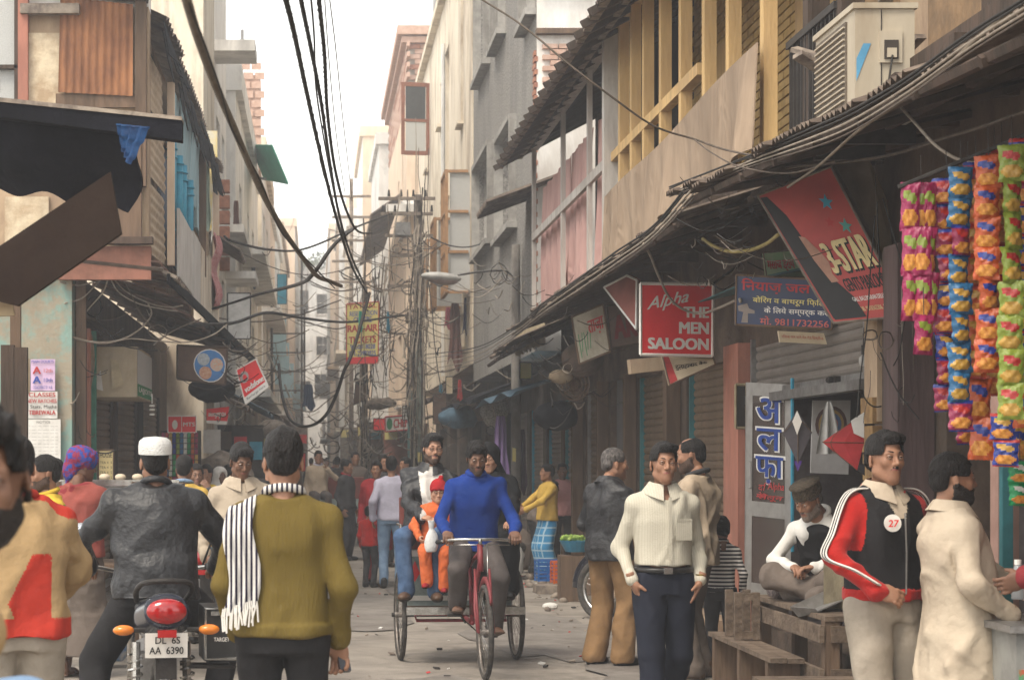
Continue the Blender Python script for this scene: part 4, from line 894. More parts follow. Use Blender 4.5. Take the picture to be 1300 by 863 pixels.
# blue boards, columns and slatted panels
for k, y in enumerate((24.0, 25.2, 26.0, 27.4)):
    b = MB(); b.cyl((-1.68, y, 4.25), (-1.68, y, 5.35), .055, n=10)
    for z in (4.3, 5.15, 5.25): b.ring((-1.68, y, z), (0, 0, 1), .06, .014, 12, 5)
    b.build('column', M_blue, LB1, smooth=True, world=True)
for k in range(14): ext('slat', mat('slate_blue_slat', (.16, .20, .27), (.11, .14, .19), 5, .8), [((-1.82, 26.1, 4.15 + k * .09), (.04, 4.4, .07), (0, R(14), 0))])
for a, c, z0, z1, m in [(23.7, 25.4, 5.3, 5.95, M_lblue), (25.4, 27.5, 5.35, 6.1, M_lblue), (27.5, 29.3, 5.2, 6.1, M_lblue)]: ext('board', m, [((-1.69, (a + c) / 2, (z0 + z1) / 2), (.03, c - a - .03, z1 - z0), (0, R(4), 0))])
for a, c, z0, z1, m in [(23.9, 26.6, 3.75, 4.55, M_whp), (26.7, 28.4, 3.7, 4.6, M_whp), (28.5, 30.8, 3.75, 4.6, M_cream), (30.9, 33.6, 3.8, 4.7, M_cream)]: ext('white_board', mat('pale_board', (.66, .64, .60), (.55, .53, .49), 3, .7, .1, stain=.35, stainc=(.4, .35, .3)) if m is M_whp else m, [((-1.60, (a + c) / 2, (z0 + z1) / 2), (.03, c - a - .04, z1 - z0))])
ext('upper_wall', M_tan, [((-1.82, 31.8, 5.3), (.1, 4.6, 1.9))]); ext('board', M_lblue, [((-1.74, 30.6, 5.5), (.04, 1.6, 1.0))])
ext('post', M_peach, [((-1.66, 23.6, 4.9), (.08, .14, 2.1))]); ext('post', M_peach, [((-1.64, 33.9, 4.9), (.1, .2, 2.6))]); ext('post', M_wood, [((-1.62, 29.5, 5.2), (.1, .12, 1.9))])
b = MB()
for k in range(30):                                # torn roofing edge
    y = 21.2 + k * .46; z = 6.15 + .25 * sm(21, 36, y); a = Vector((-1.62 + rnd.uniform(-.05, .06), y, z)); L = rnd.uniform(.15, .55)
    b.slab([a, a + Vector((.02, .42, rnd.uniform(-.05, .05))), a + Vector((.1, .3, -L)), a + Vector((.05, .05, -L * rnd.uniform(.5, 1)))], (.012, 0, 0))
b.build('torn_roofing', M_tarp, LB1, world=True, kind='stuff')
corr('roof_sheet', [(-3.0, 21.3, 6.9), (-3.0, 35, 7.1), (-1.5, 35, 6.5), (-1.5, 21.3, 6.2)], M_tin, LB1, pitch=.3, amp=.03, ragged=.08)
o = MB().grid(lambda u, v: (-1.55 + .05 * math.sin(v * 9) + .03 * math.sin(u * 40), 31.3 + u * 1.6, 5.1 - v * 1.05 - .1 * math.sin(u * 5)), 24, 10, th=.01).build('cloth', cloth('rose_net', (.42, .13, .14), (.55, .32, .30), scale=40), smooth=True); tag(o, 'bunched rose patterned cloth hanging over the cream boards of the left balcony', 'cloth')
# ground floor: facade, shutters, posters
extr(LB1, 'ground_wall', mat('brown_wall', (.16, .11, .08), (.1, .07, .05), 4, .9, .3, stain=.5), [((-2.7, 30.5, 1.8), (.3, 18.4, 3.6))])
for a, c, lab in ((22.4, 25.0, 'dark brown shutter beside the posters on the left'), (25.6, 28.4, 'dark brown shutter behind the hanging white box on the left'), (29.4, 32.4, 'far dark shutter on the left, behind the packet stand')):
    shutter(lab, -1, -2.52, a, c, .1, 2.6, M_shut, M_dkwood, 'shutters on the left side')
ext('door_post', M_salmon, [((-2.44, 21.7, 1.5), (.12, .14, 3.0))]); ext('door_post', mat('green_paint', (.05, .22, .15), rough=.7), [((-2.40, 22.1, 1.5), (.08, .07, 3.0))]); ext('door_post', M_wood, [((-2.43, 21.3, 1.8), (.10, .1, 3.5))])
# sloping roof over the left shops
T = thing('shop_awning', 'long sagging tin and tile awning along the left shops, black at its far end', 'awning', (-1.6, 26, 3.2))
for k in range(12):
    a = 20.9 + k * 1.0; z = 3.62 - .33 * sm(0, 3, k) + .10 * math.sin(k * 1.3) * .3; xe = -1.55 + .045 * k
    corr('sheet', [(-2.62, a, 3.75), (-2.62, a + 1.05, 3.75), (xe + .02, a + 1.05, z - .03), (xe, a, z)], mat('clay_tile_roof', (.20, .11, .075), (.10, .06, .045), 7, .9, .5, 30) if k < 5 else M_tarp, T, pitch=.14, amp=.028, ragged=.05)
    b = MB(); b.tube([(-2.6, a, 3.66), (xe, a, z - .07)], .025, 5); b.build('rafter', M_dkwood, T, world=True)
b = MB(); b.slab([(-1.52, 21, 3.52), (-.98, 33, 3.25), (-.98, 33, 3.13), (-1.52, 21, 3.42)], (.03, 0, 0)); b.build('fascia', M_tarp, T, world=True)
for k in range(14):
    y = 21.1 + k * .16; b = MB(); b.box((-1.50, y, 3.52), (.16, .10, .035), 0, (0, R(25), R(rnd.uniform(-20, 20)))); b.build('tile', M_gwood, T, world=True)

# near-left: black tarpaulin lean-to hung from a beam, board, timber post
T = thing('tarpaulin_awning', 'black tarpaulin lean-to stretched from a long beam across the upper left corner', 'awning', P(60, 150, 10))
p0, p1 = P(-40, 120, 10), P(231, 158, 9.6)
b = MB(); b.slab([p0 + Vector((0, 0, -.02)), p1 + Vector((0, 0, .02)), p1 + Vector((0, 0, -.075)), p0 + Vector((0, 0, -.09))], (0, .1, 0)); b.build('beam', M_tarp, T, world=True)
b = MB(); b.slab([p0 + Vector((0, -.01, 0)), p1 + Vector((0, -.01, .035)), p1 + Vector((0, -.01, .018)), p0 + Vector((0, -.01, -.022))], (0, .14, 0)); b.build('edge_strip', M_gwood, T, world=True)
c = [P(-40, 135, 10.1), P(186, 165, 9.75), P(168, 267, 10.1), P(-40, 236, 10.5)]
def tp(u, v):
    a = c[0].lerp(c[1], u); d = c[3].lerp(c[2], u); p = a.lerp(d, v); return p + Vector((.03 * math.sin(v * 7 + u * 3), .05 * math.sin(u * 11) * v, .02 * math.sin(u * 17) * v))
MB().grid(tp, 30, 12, th=.01).build('tarpaulin', M_tarp, T, smooth=True, world=True)
c2 = [P(148, 160, 9.66), P(188, 164, 9.64), P(164, 212, 9.7), P(155, 190, 9.7)]
MB().grid(lambda u, v: c2[0].lerp(c2[1], u).lerp(c2[3].lerp(c2[2], u), v) + Vector((.012 * math.sin(u * 20), -.03, .01 * math.sin(v * 15))), 12, 10, th=.006).build('blue_patch', M_btarp, T, smooth=True, world=True)
b = MB(); b.slab([P(0, 118, 9.9), P(-60, 112, 9.9), P(-60, 100, 14), P(0, 105, 14)], (0, 0, .03)); b.build('top_sheet', M_tin, T, world=True)
o = MB(); o.slab([P(-30, 332, 7.9), P(140, 218, 7.9), P(154, 296, 7.9), P(22, 388, 7.9), P(-30, 375, 7.9)], (.0, .045, .0)); tag(o.build('hanging_board', mat('brown_board_dark', (.035, .024, .019), (.024, .016, .013), 3, .95, .3, 20, spec=.05)), 'large brown board hanging at a slant under the black tarpaulin', 'board')
o = MB(); o.slab([P(-20, 352, 8.0), P(9, 350, 8.0), P(18, 400, 8.0), P(-20, 402, 8.0)], (0, .04, 0)); tag(o.build('small_board', mat('khaki_board', (.40, .31, .19), (.3, .22, .14), 4, .8)), 'small khaki board nailed at the left edge below the slanting board', 'board')
o = MB()
for k, x in enumerate((-12, 10, 27)):
    q = MB(); a = P(x, 435 + k * 3, 13.5); q.box((a.x, a.y, a.z / 2), (.085, .06, a.z))
    if k == 0: TP = thing('timber_screen', 'weathered upright timbers at the left edge behind the men', 'screen', (a.x, a.y, 0))
    q.build('plank', M_dkwood, TP, world=True)
q = MB(); a = P(20, 368, 14); q.box((a.x, a.y, a.z / 2), (.07, .05, a.z)); tag(q.build('awning_post', M_wood), 'slim timber post holding the brown board at the left', 'post')

# ================= buildings beyond on the left =================
Bq = building('cream_back_building', 'cream building rising behind the torn roof on the left', -1, -1.92, 35.2, 39.0, 0, 12.5, 5, [(35.8, 37.6, 4.2, 5.6)], M_cream, M_cream)
extr(Bq, 'side_sign', mat('yellow_stained', (.62, .47, .12), (.6, .58, .5), 2.2, .9, stain=.3, stainc=(.5, .4, .3)), [((-2.15, 35.1, 6.4), (.95, .05, 1.7))])
Bw = building('white_slab_building', 'tall white building with projecting concrete slabs on the left', -1, -2.05, 41.5, 47.2, 0, 15.5, 6, [(42.5, 44, 4, 5.6), (45, 46.4, 4, 5.6), (42.5, 44, 7.2, 8.8), (45, 46.4, 7.2, 8.8)], M_white, M_white)
extr(Bw, 'slab', M_pale, [((-2.5, 41.6, 9.9), (2.6, 1.4, .22))]); extr(Bw, 'slab', M_pale, [((-1.75, 44.5, 6.35), (.6, 5.4, .16))])
for k in range(6): extr(Bw, 'brick', M_brick, [((-1.75, 39.6, 5.4 + k * .3), (.2, .25, .24))])
extr(Bw, 'slab', M_pale, [((-1.45, 40.6, 5.2), (.6, 2.0, .14))]); corr('ledge_sheet', [(-1.9, 37, 5.75), (-1.9, 39.5, 5.75), (-1.35, 39.5, 5.4), (-1.35, 37, 5.4)], M_tin, Bw, pitch=.25, amp=.04)
LBs = [(-1.85, 47.6, 66, 10.2, M_pale, M_pale, 'stained grey white building under the green tin shade', [(50, 51.5, 3.6, 5.6), (56, 57.5, 3.6, 5.6), (60, 62, 3.6, 5.6), (50, 51.5, 6.8, 8.4), (56, 57.5, 6.8, 8.4), (60, 62, 6.8, 8.4)]),
 (-1.75, 67, 80, 11.6, M_white, M_cream, 'white and cream building with a long side wall on the left in the haze', [(69, 71, 4.5, 6.5), (74, 76, 4.5, 6.5), (69, 71, 8.0, 10), (74, 76, 8.0, 10)]),
 (-1.9, 82, 97, 12, M_peach, M_pale, 'low hazy building with a blue painted door high up on the left', [(85, 87, 4, 6.2), (91, 94, 4, 6.2), (85, 87, 7.7, 9.5), (91, 94, 7.7, 9.5)]),
 (-2.0, 99, 118, 13, M_pale, M_white, 'pale building in the haze left of the street end', [(103, 106, 4, 7), (110, 113, 4, 7), (103, 106, 9, 12), (110, 113, 9, 12)]),
 (-2.0, 120, 150, 15, M_cream, M_tan, 'cream building deep in the haze on the left', [(125, 129, 4, 7), (135, 139, 4, 7)]), (-1.5, 152, 205, 19, M_pale, M_peach, 'farthest pale building on the left of the lane', [(160, 166, 5, 9), (160, 166, 12, 15)])]
for X, a, c_, top, m1, m2, lab, op in LBs:
    T = building('far_building', lab, -1, X, a, c_, 0, top, 7, op, m1, m2); extr(T, 'balcony', m1, [((X + .35, (a + c_) / 2, 3.2), (.9, c_ - a - 1, .18))]); extr(T, 'balcony', m1, [((X + .3, (a + c_) / 2, 6.6), (.7, c_ - a - 2, .18))]); extr(T, 'parapet', m2, [((X - 3.4, (a + c_) / 2, top + .3), (7.1, c_ - a + .15, .6))])
    extr(T, 'balcony_rail', M_metal, [((X + .75, (a + c_) / 2, 4.1), (.05, c_ - a - 1, .06))])
    if a > 80: extr(T, 'door_panel', M_lblue, [((X + .3, a - .08, 6.3), (.9, .08, 2.0))])
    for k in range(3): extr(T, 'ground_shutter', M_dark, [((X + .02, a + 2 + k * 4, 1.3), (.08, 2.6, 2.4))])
# brick water tank tower, green shade
T = thing('brick_turret', 'pale brick turret on a roof at the upper left in the haze', 'turret', (-2.7, 62, 10.8))
extr(T, 'core', M_pbrick, [((-2.3, 62, 11.7), (1.3, 1.3, 2.9))])
for k in range(11):
    for j in range(4): extr(T, 'brick', M_pbrick, [((-2.75 + j * .33 + (k % 2) * .1, 61.32 + rnd.uniform(-.02, .02), 10.6 + k * .28), (.29, .06, .2))])
b = MB(); b.cyl((-2.2, 61.8, 13.6), (-2.2, 61.8, 14.6), .05); b.build('vent_pipe', M_metal, T, world=True)
ctop = P(345, 183, 57); T = thing('tin_awning', 'green corrugated tin shade jutting out in the haze, upper left', 'shade', tuple(ctop))
corr('sheet', [P(318, 184, 60), P(345, 184, 54), P(366, 234, 54), P(336, 228, 60)], M_green, T, pitch=.16, amp=.03)
b = MB(); b.tube([P(322, 225, 58), P(338, 228, 58)], .04, 5); b.build('strut', M_metal, T, world=True)
# far trees beyond the end of the street
M_leaf = mat('leaves', (.07, .10, .045), (.04, .06, .03), 3, .8); M_leaf2 = mat('leaves_pale', (.11, .13, .06), (.06, .08, .035), 3, .8)
def tree(label, x, y, h, r, z0=0, seed=1):
    rg = random.Random(seed); T = thing('tree', label, 'tree', (x, y, z0), 0, 'trees beyond the end of the street'); b = MB(); b.tube([(0, 0, 0), (.1, 0, h * .4), (.3, .1, h * .75)], [.35, .25, .12], 8)
    for k in range(6): a = k * 1.05; b.tube([(.1, 0, h * .45), (math.cos(a) * r * .4, math.sin(a) * r * .4, h * .65), (math.cos(a) * r * .8, math.sin(a) * r * .8, h * .8)], [.14, .09, .03], 5)
    b.build('trunk', M_wood, T, smooth=True)
    cl = [(rg.gauss(0, .5) * r, rg.gauss(0, .5) * r, h * .78 + rg.gauss(0, .22) * r, rg.uniform(.25, .5) * r) for _ in range(16)]
    b = MB()
    for k in range(2600):
        cx, cy, cz, cr = rg.choice(cl); d = Vector((rg.gauss(0, 1), rg.gauss(0, 1), rg.gauss(0, .8))).normalized() * cr * rg.uniform(.6, 1.05); p = Vector((cx, cy, cz)) + d
        u = Vector((rg.gauss(0, 1), rg.gauss(0, 1), rg.gauss(0, 1))).normalized() * .17; w = u.orthogonal().normalized() * .11; b.quad(p - u, p + w, p + u, p - w, 0 if rg.random() < .6 else 1)
    b.build('crown', [M_leaf, M_leaf2], T)
tree('broad leafy tree beyond the street end', -1.6, 215, 28, 2.4, 0, 3)
tree('smaller leafy tree just left of the broad one at the street end', -4.4, 218, 26.5, 1.7, 0, 5)
# ================= lettering mapped onto a quad TL, TR, BR, BL =================
def quadpt(Q, u, v): return Q[0].lerp(Q[1], u).lerp(Q[3].lerp(Q[2], u), v)
def text_q(body, Q, uv, m, parent, bold=0.0, tilt=0, shear=0.0, lift=.004, name='lettering', world=True):
    cu = bpy.data.curves.new('t', 'FONT'); cu.body = body; cu.size = 1; cu.shear = shear; cu.resolution_u = 3
    t = bpy.data.objects.new('t', cu); me = bpy.data.meshes.new_from_object(t); bpy.data.objects.remove(t); bpy.data.curves.remove(cu)
    if not len(me.vertices): return None
    V = [v.co.copy() for v in me.vertices]; x0, x1 = min(v.x for v in V), max(v.x for v in V); y0, y1 = min(v.y for v in V), max(v.y for v in V)
    n = (Q[1] - Q[0]).cross(Q[0] - Q[3]).normalized() * lift; b = MB()
    fs = [tuple(p.vertices) for p in me.polygons]; hh = abs(uv[3] - uv[1]) * (Q[3] - Q[0]).length; W = (Q[1] - Q[0]).length; H = (Q[3] - Q[0]).length
    for k, (dx, dy) in enumerate(((0, 0),) if not bold else ((-1, -.4), (1, -.4), (-1, .4), (1, .4), (0, 0))):
        e = bold * hh * 1.3; b.add([quadpt(Q, uv[0] + (uv[2] - uv[0]) * (v.x - x0) / (x1 - x0 + 1e-9) + dx * e / W, uv[3] + (uv[1] - uv[3]) * (v.y - y0) / (y1 - y0 + 1e-9) + dy * e / H - tilt * (v.x - x0) / (x1 - x0 + 1e-9)) + n * (1 + .04 * k) for v in V], fs)
    bpy.data.meshes.remove(me); return b.build(name, m, parent, world=world)
def shape_q(pts, Q, m, parent, name, lift=.003):
    n = (Q[1] - Q[0]).cross(Q[0] - Q[3]).normalized() * lift
    return MB().add([quadpt(Q, u, v) + n for u, v in pts], [tuple(range(len(pts)))]).build(name, m, parent, world=True)
def circ(u, v, ru, rv, n=20, a0=0): return [(u + ru * math.cos(a0 + 2 * math.pi * k / n), v - rv * math.sin(a0 + 2 * math.pi * k / n)) for k in range(n)][::-1]
def qpx(pts, Ys): return [P(x, y, Y) for (x, y), Y in zip(pts, Ys if hasattr(Ys, '__len__') else (Ys,) * 4)]
def planar(Q):
    n = (Q[1] - Q[0]).cross(Q[2] - Q[0]); o = Vector((0, 0, CH)); d = Q[3] - o; k = n.dot(Q[0] - o) / n.dot(d); return [Q[0], Q[1], Q[2], o + d * k]
def sign(name, label, Q, face, th=(0, .05, 0), frame_m=None, fw=.012, cat='sign', group=None, back=None):
    Q[3] = planar(Q)[3]
    c = sum(Q, Vector()) / 4; T = thing(name, label, cat, tuple(c), 0, group); n = (Q[1] - Q[0]).cross(Q[0] - Q[3]).normalized()
    b = MB(); b.slab(list(Q), th); b.build('board', back or face, T, world=True)
    if back: MB().add([q + n * .0015 for q in Q], [(0, 3, 2, 1)]).build('face', face, T, world=True)
    if frame_m:
        e = fw / 2; b = MB()
        for i in range(4): b.tube([Q[i] + n * e * .4, Q[(i + 1) % 4] + n * e * .4], fw, 4)
        b.build('frame', frame_m, T, world=True)
    return T
def rect(x0, y0, x1, y1): return [(x0, y0), (x1, y0), (x1, y1), (x0, y1)]
M_navy = mat('navy_paint', (.012, .03, .13), rough=.5); M_yelp = mat('sign_yellow', (.74, .64, .24), (.66, .56, .20), 4, .6, stain=.2); M_grn = mat('sign_green', (.03, .25, .10), rough=.6); M_redink = mat('red_ink', (.50, .05, .05), rough=.7); M_pinkink = mat('pink_ink', (.62, .16, .13), rough=.7)
M_blueink = mat('blue_ink', (.06, .10, .40), rough=.7)
# --- saloon sign ---
Q = qpx([(813, 360), (905, 361), (904, 452), (813, 450)], (17.55, 17.75, 17.75, 17.55))
T = sign('shop_sign', 'square red saloon sign with white lettering, over the young man in white', Q, M_redp, (.03, .14, 0), M_whp, .014, back=M_whp)
text_q('Alpha', Q, (.09, .20, .66, .42), M_whp, T, .012, .12, .35); text_q('THE', Q, (.60, .32, .94, .465), M_whp, T, .055); text_q('MEN', Q, (.54, .535, .94, .69), M_whp, T, .055); text_q('SALOON', Q, (.11, .76, .94, .915), M_whp, T, .055)
b = MB(); b.tube([Q[1] + Vector((0, .05, 0)), Q[1] + Vector((.35, .1, .25))], .012, 5); b.build('bracket', M_dmetal, T, world=True)
# --- big slanted parlour sign ---
Q = qpx([(962, 249), (1055, 212), (1153, 401), (1058, 410)], (13.4, 13.1, 12.6, 12.9))
M_mar = mat('faded_red', (.48, .065, .055), (.38, .055, .05), 3, .55, stain=.25, stainc=(.2, .08, .06))
T = sign('shop_sign', 'big slanted dark red hairdresser sign with a portrait and stars, hanging from the awning', Q, M_mar, (.10, .28, .06), M_gwood, .008, back=mat('tan_sign_box', (.38, .28, .17), (.28, .2, .12), 3, .8, stain=.5))
shape_q([(0.02, .02), (.10, .03), (.20, .20), (.24, .40), (.31, .54), (.33, .70), (.46, .84), (.46, .97), (.04, .97)][::-1], Q, M_black, T, 'portrait_hair'); shape_q([(.20, .36), (.27, .38), (.35, .50), (.39, .58), (.35, .66), (.38, .72), (.28, .72), (.22, .55)][::-1], Q, mat('print_skin', (.42, .22, .15), rough=.6), T, 'portrait_face', .005)
shape_q([(.10, .80), (.26, .78), (.46, .88), (.48, .98), (.05, .98)][::-1], Q, M_black, T, 'portrait_jacket', .006)
for u, v, m, r_ in ((.74, .20, M_blue, .085), (.66, .33, M_redink, .06), (.82, .38, mat('star_teal', (.08, .32, .28), rough=.5), .08)): shape_q([(u + r_ * (1 if k % 2 == 0 else .42) * math.cos(k * math.pi / 5 + 1.2), v - r_ * .7 * (1 if k % 2 == 0 else .42) * math.sin(k * math.pi / 5 + 1.2)) for k in range(10)][::-1], Q, m, T, 'star', .006)
text_q('3-STAR', Q, (.40, .46, .97, .68), M_black, T, .03); text_q('3-STAR', Q, (.39, .45, .96, .665), mat('sign_cream', (.75, .60, .30), rough=.5), T, .02, lift=.007); text_q('GENTS PARLOUR', Q, (.42, .71, .96, .80), M_black, T, .015); text_q('GALI, BALLIMARAN DELHI-110006', Q, (.42, .84, .97, .875), M_whp, T, .01); text_q('MOB. 9818362306, 9211787818', Q, (.42, .91, .97, .945), mat('sign_cream', (.75, .60, .30)), T, .01); text_q('FULLY A.C.', Q, (.08, .90, .32, .95), M_whp, T, .01)
MB().slab([P(1053, 211, 13.3), P(1098, 190, 13.3), P(1146, 300, 13.2), P(1155, 402, 13.0)], (0, .05, 0)).build('sign_side', mat('tan_sign_box', (.38, .28, .17)), T, world=True)
# --- Hindi plumber sign ---
Q = qpx([(935, 349), (1057, 356), (1056, 418), (934, 412)], (14.9, 14.5, 14.5, 14.9))
T = sign('shop_sign', 'long dark blue Hindi plumber sign beside the slanted red one', Q, mat('sign_darkblue', (.035, .055, .13), (.05, .06, .10), 5, .6, stain=.3, stainc=(.12, .10, .09)), (0, .05, 0), M_wood, .008)
text_q('ि' + 'नयाज़ जल बो', Q, (.06, .06, .97, .34), M_redink, T, .02); text_q('बोिरंग व बाथरूम ि' + 'फ़िटंग', Q, (.18, .40, .97, .57), M_yelp, T, .01); text_q('के िलये सम्पर्क करें', Q, (.30, .60, .96, .77), M_whp, T, .01); text_q('मो. 9811732256', Q, (.26, .80, .97, .97), M_pinkink, T, .015)
shape_q([(.02, .62), (.12, .56), (.14, .66), (.2, .7), (.2, .76), (.13, .76), (.13, .95), (.06, .95), (.08, .74), (.03, .72)][::-1], Q, mat('tap_print', (.30, .25, .22)), T, 'tap_picture')
# --- other boards near it ---
Q = qpx([(969, 321), (1022, 316), (1032, 352), (973, 352)], 15.2); T = sign('shop_sign', 'small faded green and pink board just above the blue Hindi sign', Q, mat('faded_green', (.20, .34, .18), (.30, .34, .22), 5, .7, stain=.3), (0, .04, 0), M_wood, .006); text_q('मसाज ड्राप', Q, (.06, .35, .66, .8), M_redink, T, .02)
Q = qpx([(988, 420), (1046, 423), (1050, 437), (990, 434)], 14.4); T = sign('shop_sign', 'narrow cream board with tiny print under the blue Hindi sign', Q, M_yelp if False else mat('cream_board', (.62, .52, .36), (.5, .4, .27), 5, .8), (0, .03, 0)); text_q('नियाज़ जल वाले मेन रोड िदल्ली-6', Q, (.05, .3, .95, .7), M_redink, T)
Q = qpx([(767, 365), (796, 350), (809, 356), (808, 418)], (19.5, 19.2, 19.0, 19.2)); T = sign('shop_sign', 'slanted dull red board tucked behind the left edge of the red saloon sign', Q, mat('dull_red', (.30, .10, .08), (.24, .08, .06), 5, .7, stain=.3), (.05, .1, .02), M_whp, .012); 
Q = qpx([(726, 402), (766, 386), (775, 446), (736, 462)], (22.5, 22.2, 22.2, 22.5)); T = sign('shop_sign', 'grimy white board with green and red strokes, left of the saloon sign', Q, mat('grimy_white', (.46, .42, .34), (.34, .30, .23), 4, .8, stain=.5), (.02, .12, 0), M_wood, .012); text_q('ताज़ा', Q, (.45, .22, .92, .55), M_redink, T, .02); text_q('|/|//', Q, (.1, .4, .5, .9), M_grn, T)
Q = qpx([(770, 388), (806, 384), (812, 436), (776, 442)], 21.5); T = sign('shop_sign', 'brown board with two big dark red letters behind the saloon sign', Q, M_asb, (.02, .1, 0), M_dkwood, .01); text_q('AK', Q, (.18, .25, .98, .8), mat('dark_red_ink', (.20, .03, .03)), T, .03)
Q = qpx([(841, 452), (906, 455), (908, 463), (850, 489)], (17.9, 17.8, 17.7, 17.8)); T = sign('shop_sign', 'tilted cream board with a red end sticking out below the saloon sign', Q, mat('cream_board', (.62, .52, .36)), (0, .06, 0), M_wood, .008); text_q('इलाहाबाद बैंक', Q, (.2, .3, .85, .62), M_dkwood, T, .01); shape_q([(0, 0), (.12, .03), (.18, .95), (.02, .98)][::-1], Q, M_redink, T, 'red_end')
Q = qpx([(800, 456), (852, 452), (855, 468), (802, 474)], 18.9); sign('sign_box', 'plain brown sign box below and left of the saloon sign', Q, M_tan, (0, .2, 0), cat='sign box')
# --- left side signs ---
Q = qpx([(303, 472), (325, 456), (341, 491), (312, 513)], (25, 25, 24.6, 24.6)); Q[0] = P(300, 470, 25)
T = sign('phone_sign', 'tilted red phone sign with a white lower strip at the end of the left awning', Q, M_redp, (0, .08, 0), M_whp, .01, group=None); text_q('vodafone', Q, (.12, .56, .95, .74), M_whp, T, .02); shape_q([(0, .82), (1, .80), (1, 1), (0, 1)][::-1], Q, M_whp, T, 'white_strip'); text_q('Recharge here', Q, (.1, .87, .9, .96), M_dmetal, T, lift=.006)
shape_q(circ(.25, .30, .20, .17), Q, mat('print_grey', (.42, .36, .34)), T, 'round_mark'); shape_q(circ(.27, .33, .09, .09), Q, M_redp, T, 'quote_mark', .006)
Q = qpx([(225, 438), (289, 441), (286, 489), (225, 481)], 24.5); T = sign('dish_sign', 'brown hanging board with a round blue picture of three bowls', Q, M_asb, (0, .08, 0), M_dkwood, .012)
for (u, v, r_, m, l) in ((.66, .52, .33, M_whp, .004), (.66, .52, .31, mat('dish_blue', (.05, .22, .55), rough=.4), .006), (.53, .36, .125, mat('bowl_grey', (.50, .54, .58), (.3, .34, .38), 30, .5), .009), (.80, .48, .13, mat('bowl_orange', (.62, .30, .18), (.5, .5, .45), 30, .5), .009), (.58, .73, .13, mat('bowl_tan', (.60, .40, .28), (.45, .2, .12), 30, .5), .012)): shape_q(circ(u, v, r_, r_ * 1.38), Q, m, T, 'dish_picture', l)
Q = qpx([(213, 528), (249, 528), (249, 549), (213, 549)], 25.5); T = sign('phone_sign', 'small red phone sign with a white egg above the packet stand on the left', Q, M_redp, (0, .06, 0), M_whp, .008); text_q('MTS', Q, (.55, .38, .95, .62), M_whp, T, .03); shape_q(circ(.25, .52, .10, .28), Q, M_whp, T, 'egg_mark'); shape_q([(.48, 0), (.5, 0), (.5, 1), (.48, 1)][::-1], Q, M_whp, T, 'divider')
Q = qpx([(262, 519), (291, 516), (288, 539), (262, 537)], 26); T = sign('phone_sign', 'small red phone banner hung upside down left of the tilted one', Q, M_redp, (0, .03, 0)); text_q('vodafone', Q, (.9, .65, .1, .30), M_whp, T, .02); shape_q([(0, .8), (1, .8), (1, 1), (0, 1)][::-1], Q, M_whp, T, 'white_strip')
Q = qpx([(258, 545), (280, 545), (280, 575), (258, 575)], 27); sign('blank_board', 'pale blank board under the upside down red banner', Q, M_paper, (0, .03, 0), cat='board')
# hanging white box sign
T = thing('box_sign', 'grubby cream box sign with a green lettered side, hanging over the left shutters', 'sign', P(150, 505, 22.3)); c = P(144, 472, 22.5)
b = MB(); b.box((c.x, c.y + .9, c.z), (.52, 1.8, .55)); b.build('box', mat('grubby_cream', (.52, .44, .32), (.42, .34, .23), 2.5, .8, stain=.55, stainc=(.26, .18, .1)), T, world=True)
Q = [P(173, 443, 22.5) + Vector((.012, 0, 0)), P(173, 443, 22.5) + Vector((.012, 2.0, 0)), P(173, 502, 22.5) + Vector((.012, 2.0, 0)), P(173, 502, 22.5) + Vector((.012, 0, 0))]
sg = MB().add(Q, [(0, 3, 2, 1)]).build('side_panel', M_frost, T, world=True); shape_q([(0, .74), (1, .74), (1, 1), (0, 1)][::-1], Q, M_grn, T, 'green_strip'); text_q('LAJJOITE', Q, (.06, .80, .95, .94), M_whp, T, .02, lift=.008)
Q = qpx([(120, 482), (128, 470), (131, 496), (123, 494)], 22.45); shape_q([(0, 0), (1, 0), (1, 1), (0, 1)][::-1], Q, M_paper, T, 'torn_paper', .01); Q = qpx([(140, 455), (150, 458), (157, 488), (143, 494)], 22.45); shape_q([(0, 0), (1, 0), (1, 1), (0, 1)][::-1], Q, mat('torn_tan', (.6, .5, .33)), T, 'torn_paper', .012)
b = MB(); b.tube(spline([P(193, 500, 23), P(193, 512, 23)], 2), .006, 5); b.ring(P(193, 515, 23), (0, 0, 1), .022, .012, 10, 5); b.ring(P(193, 520, 23), (0, 0, 1), .022, .012, 10, 5); b.ring(P(193, 526, 23), (0, 0, 1), .02, .012, 10, 5); tag(b.build('spiral_bulb', M_whp), 'white spiral bulb dangling under the box sign', 'bulb')
o = MB().grid(lambda u, v: P(90 + 26 * u + 4 * math.sin(v * 4), 425 + 88 * v + 4 * math.sin(u * 6), 21.9) + Vector((0, .06 * math.sin(u * 14 + v * 3), 0)), 14, 10, th=.01).build('hanging_sack', mat('jute', (.36, .28, .19), (.24, .18, .12), 6, .9, .5), smooth=True); tag(o, 'crumpled beige sacking hanging left of the cream box sign', 'sacking')
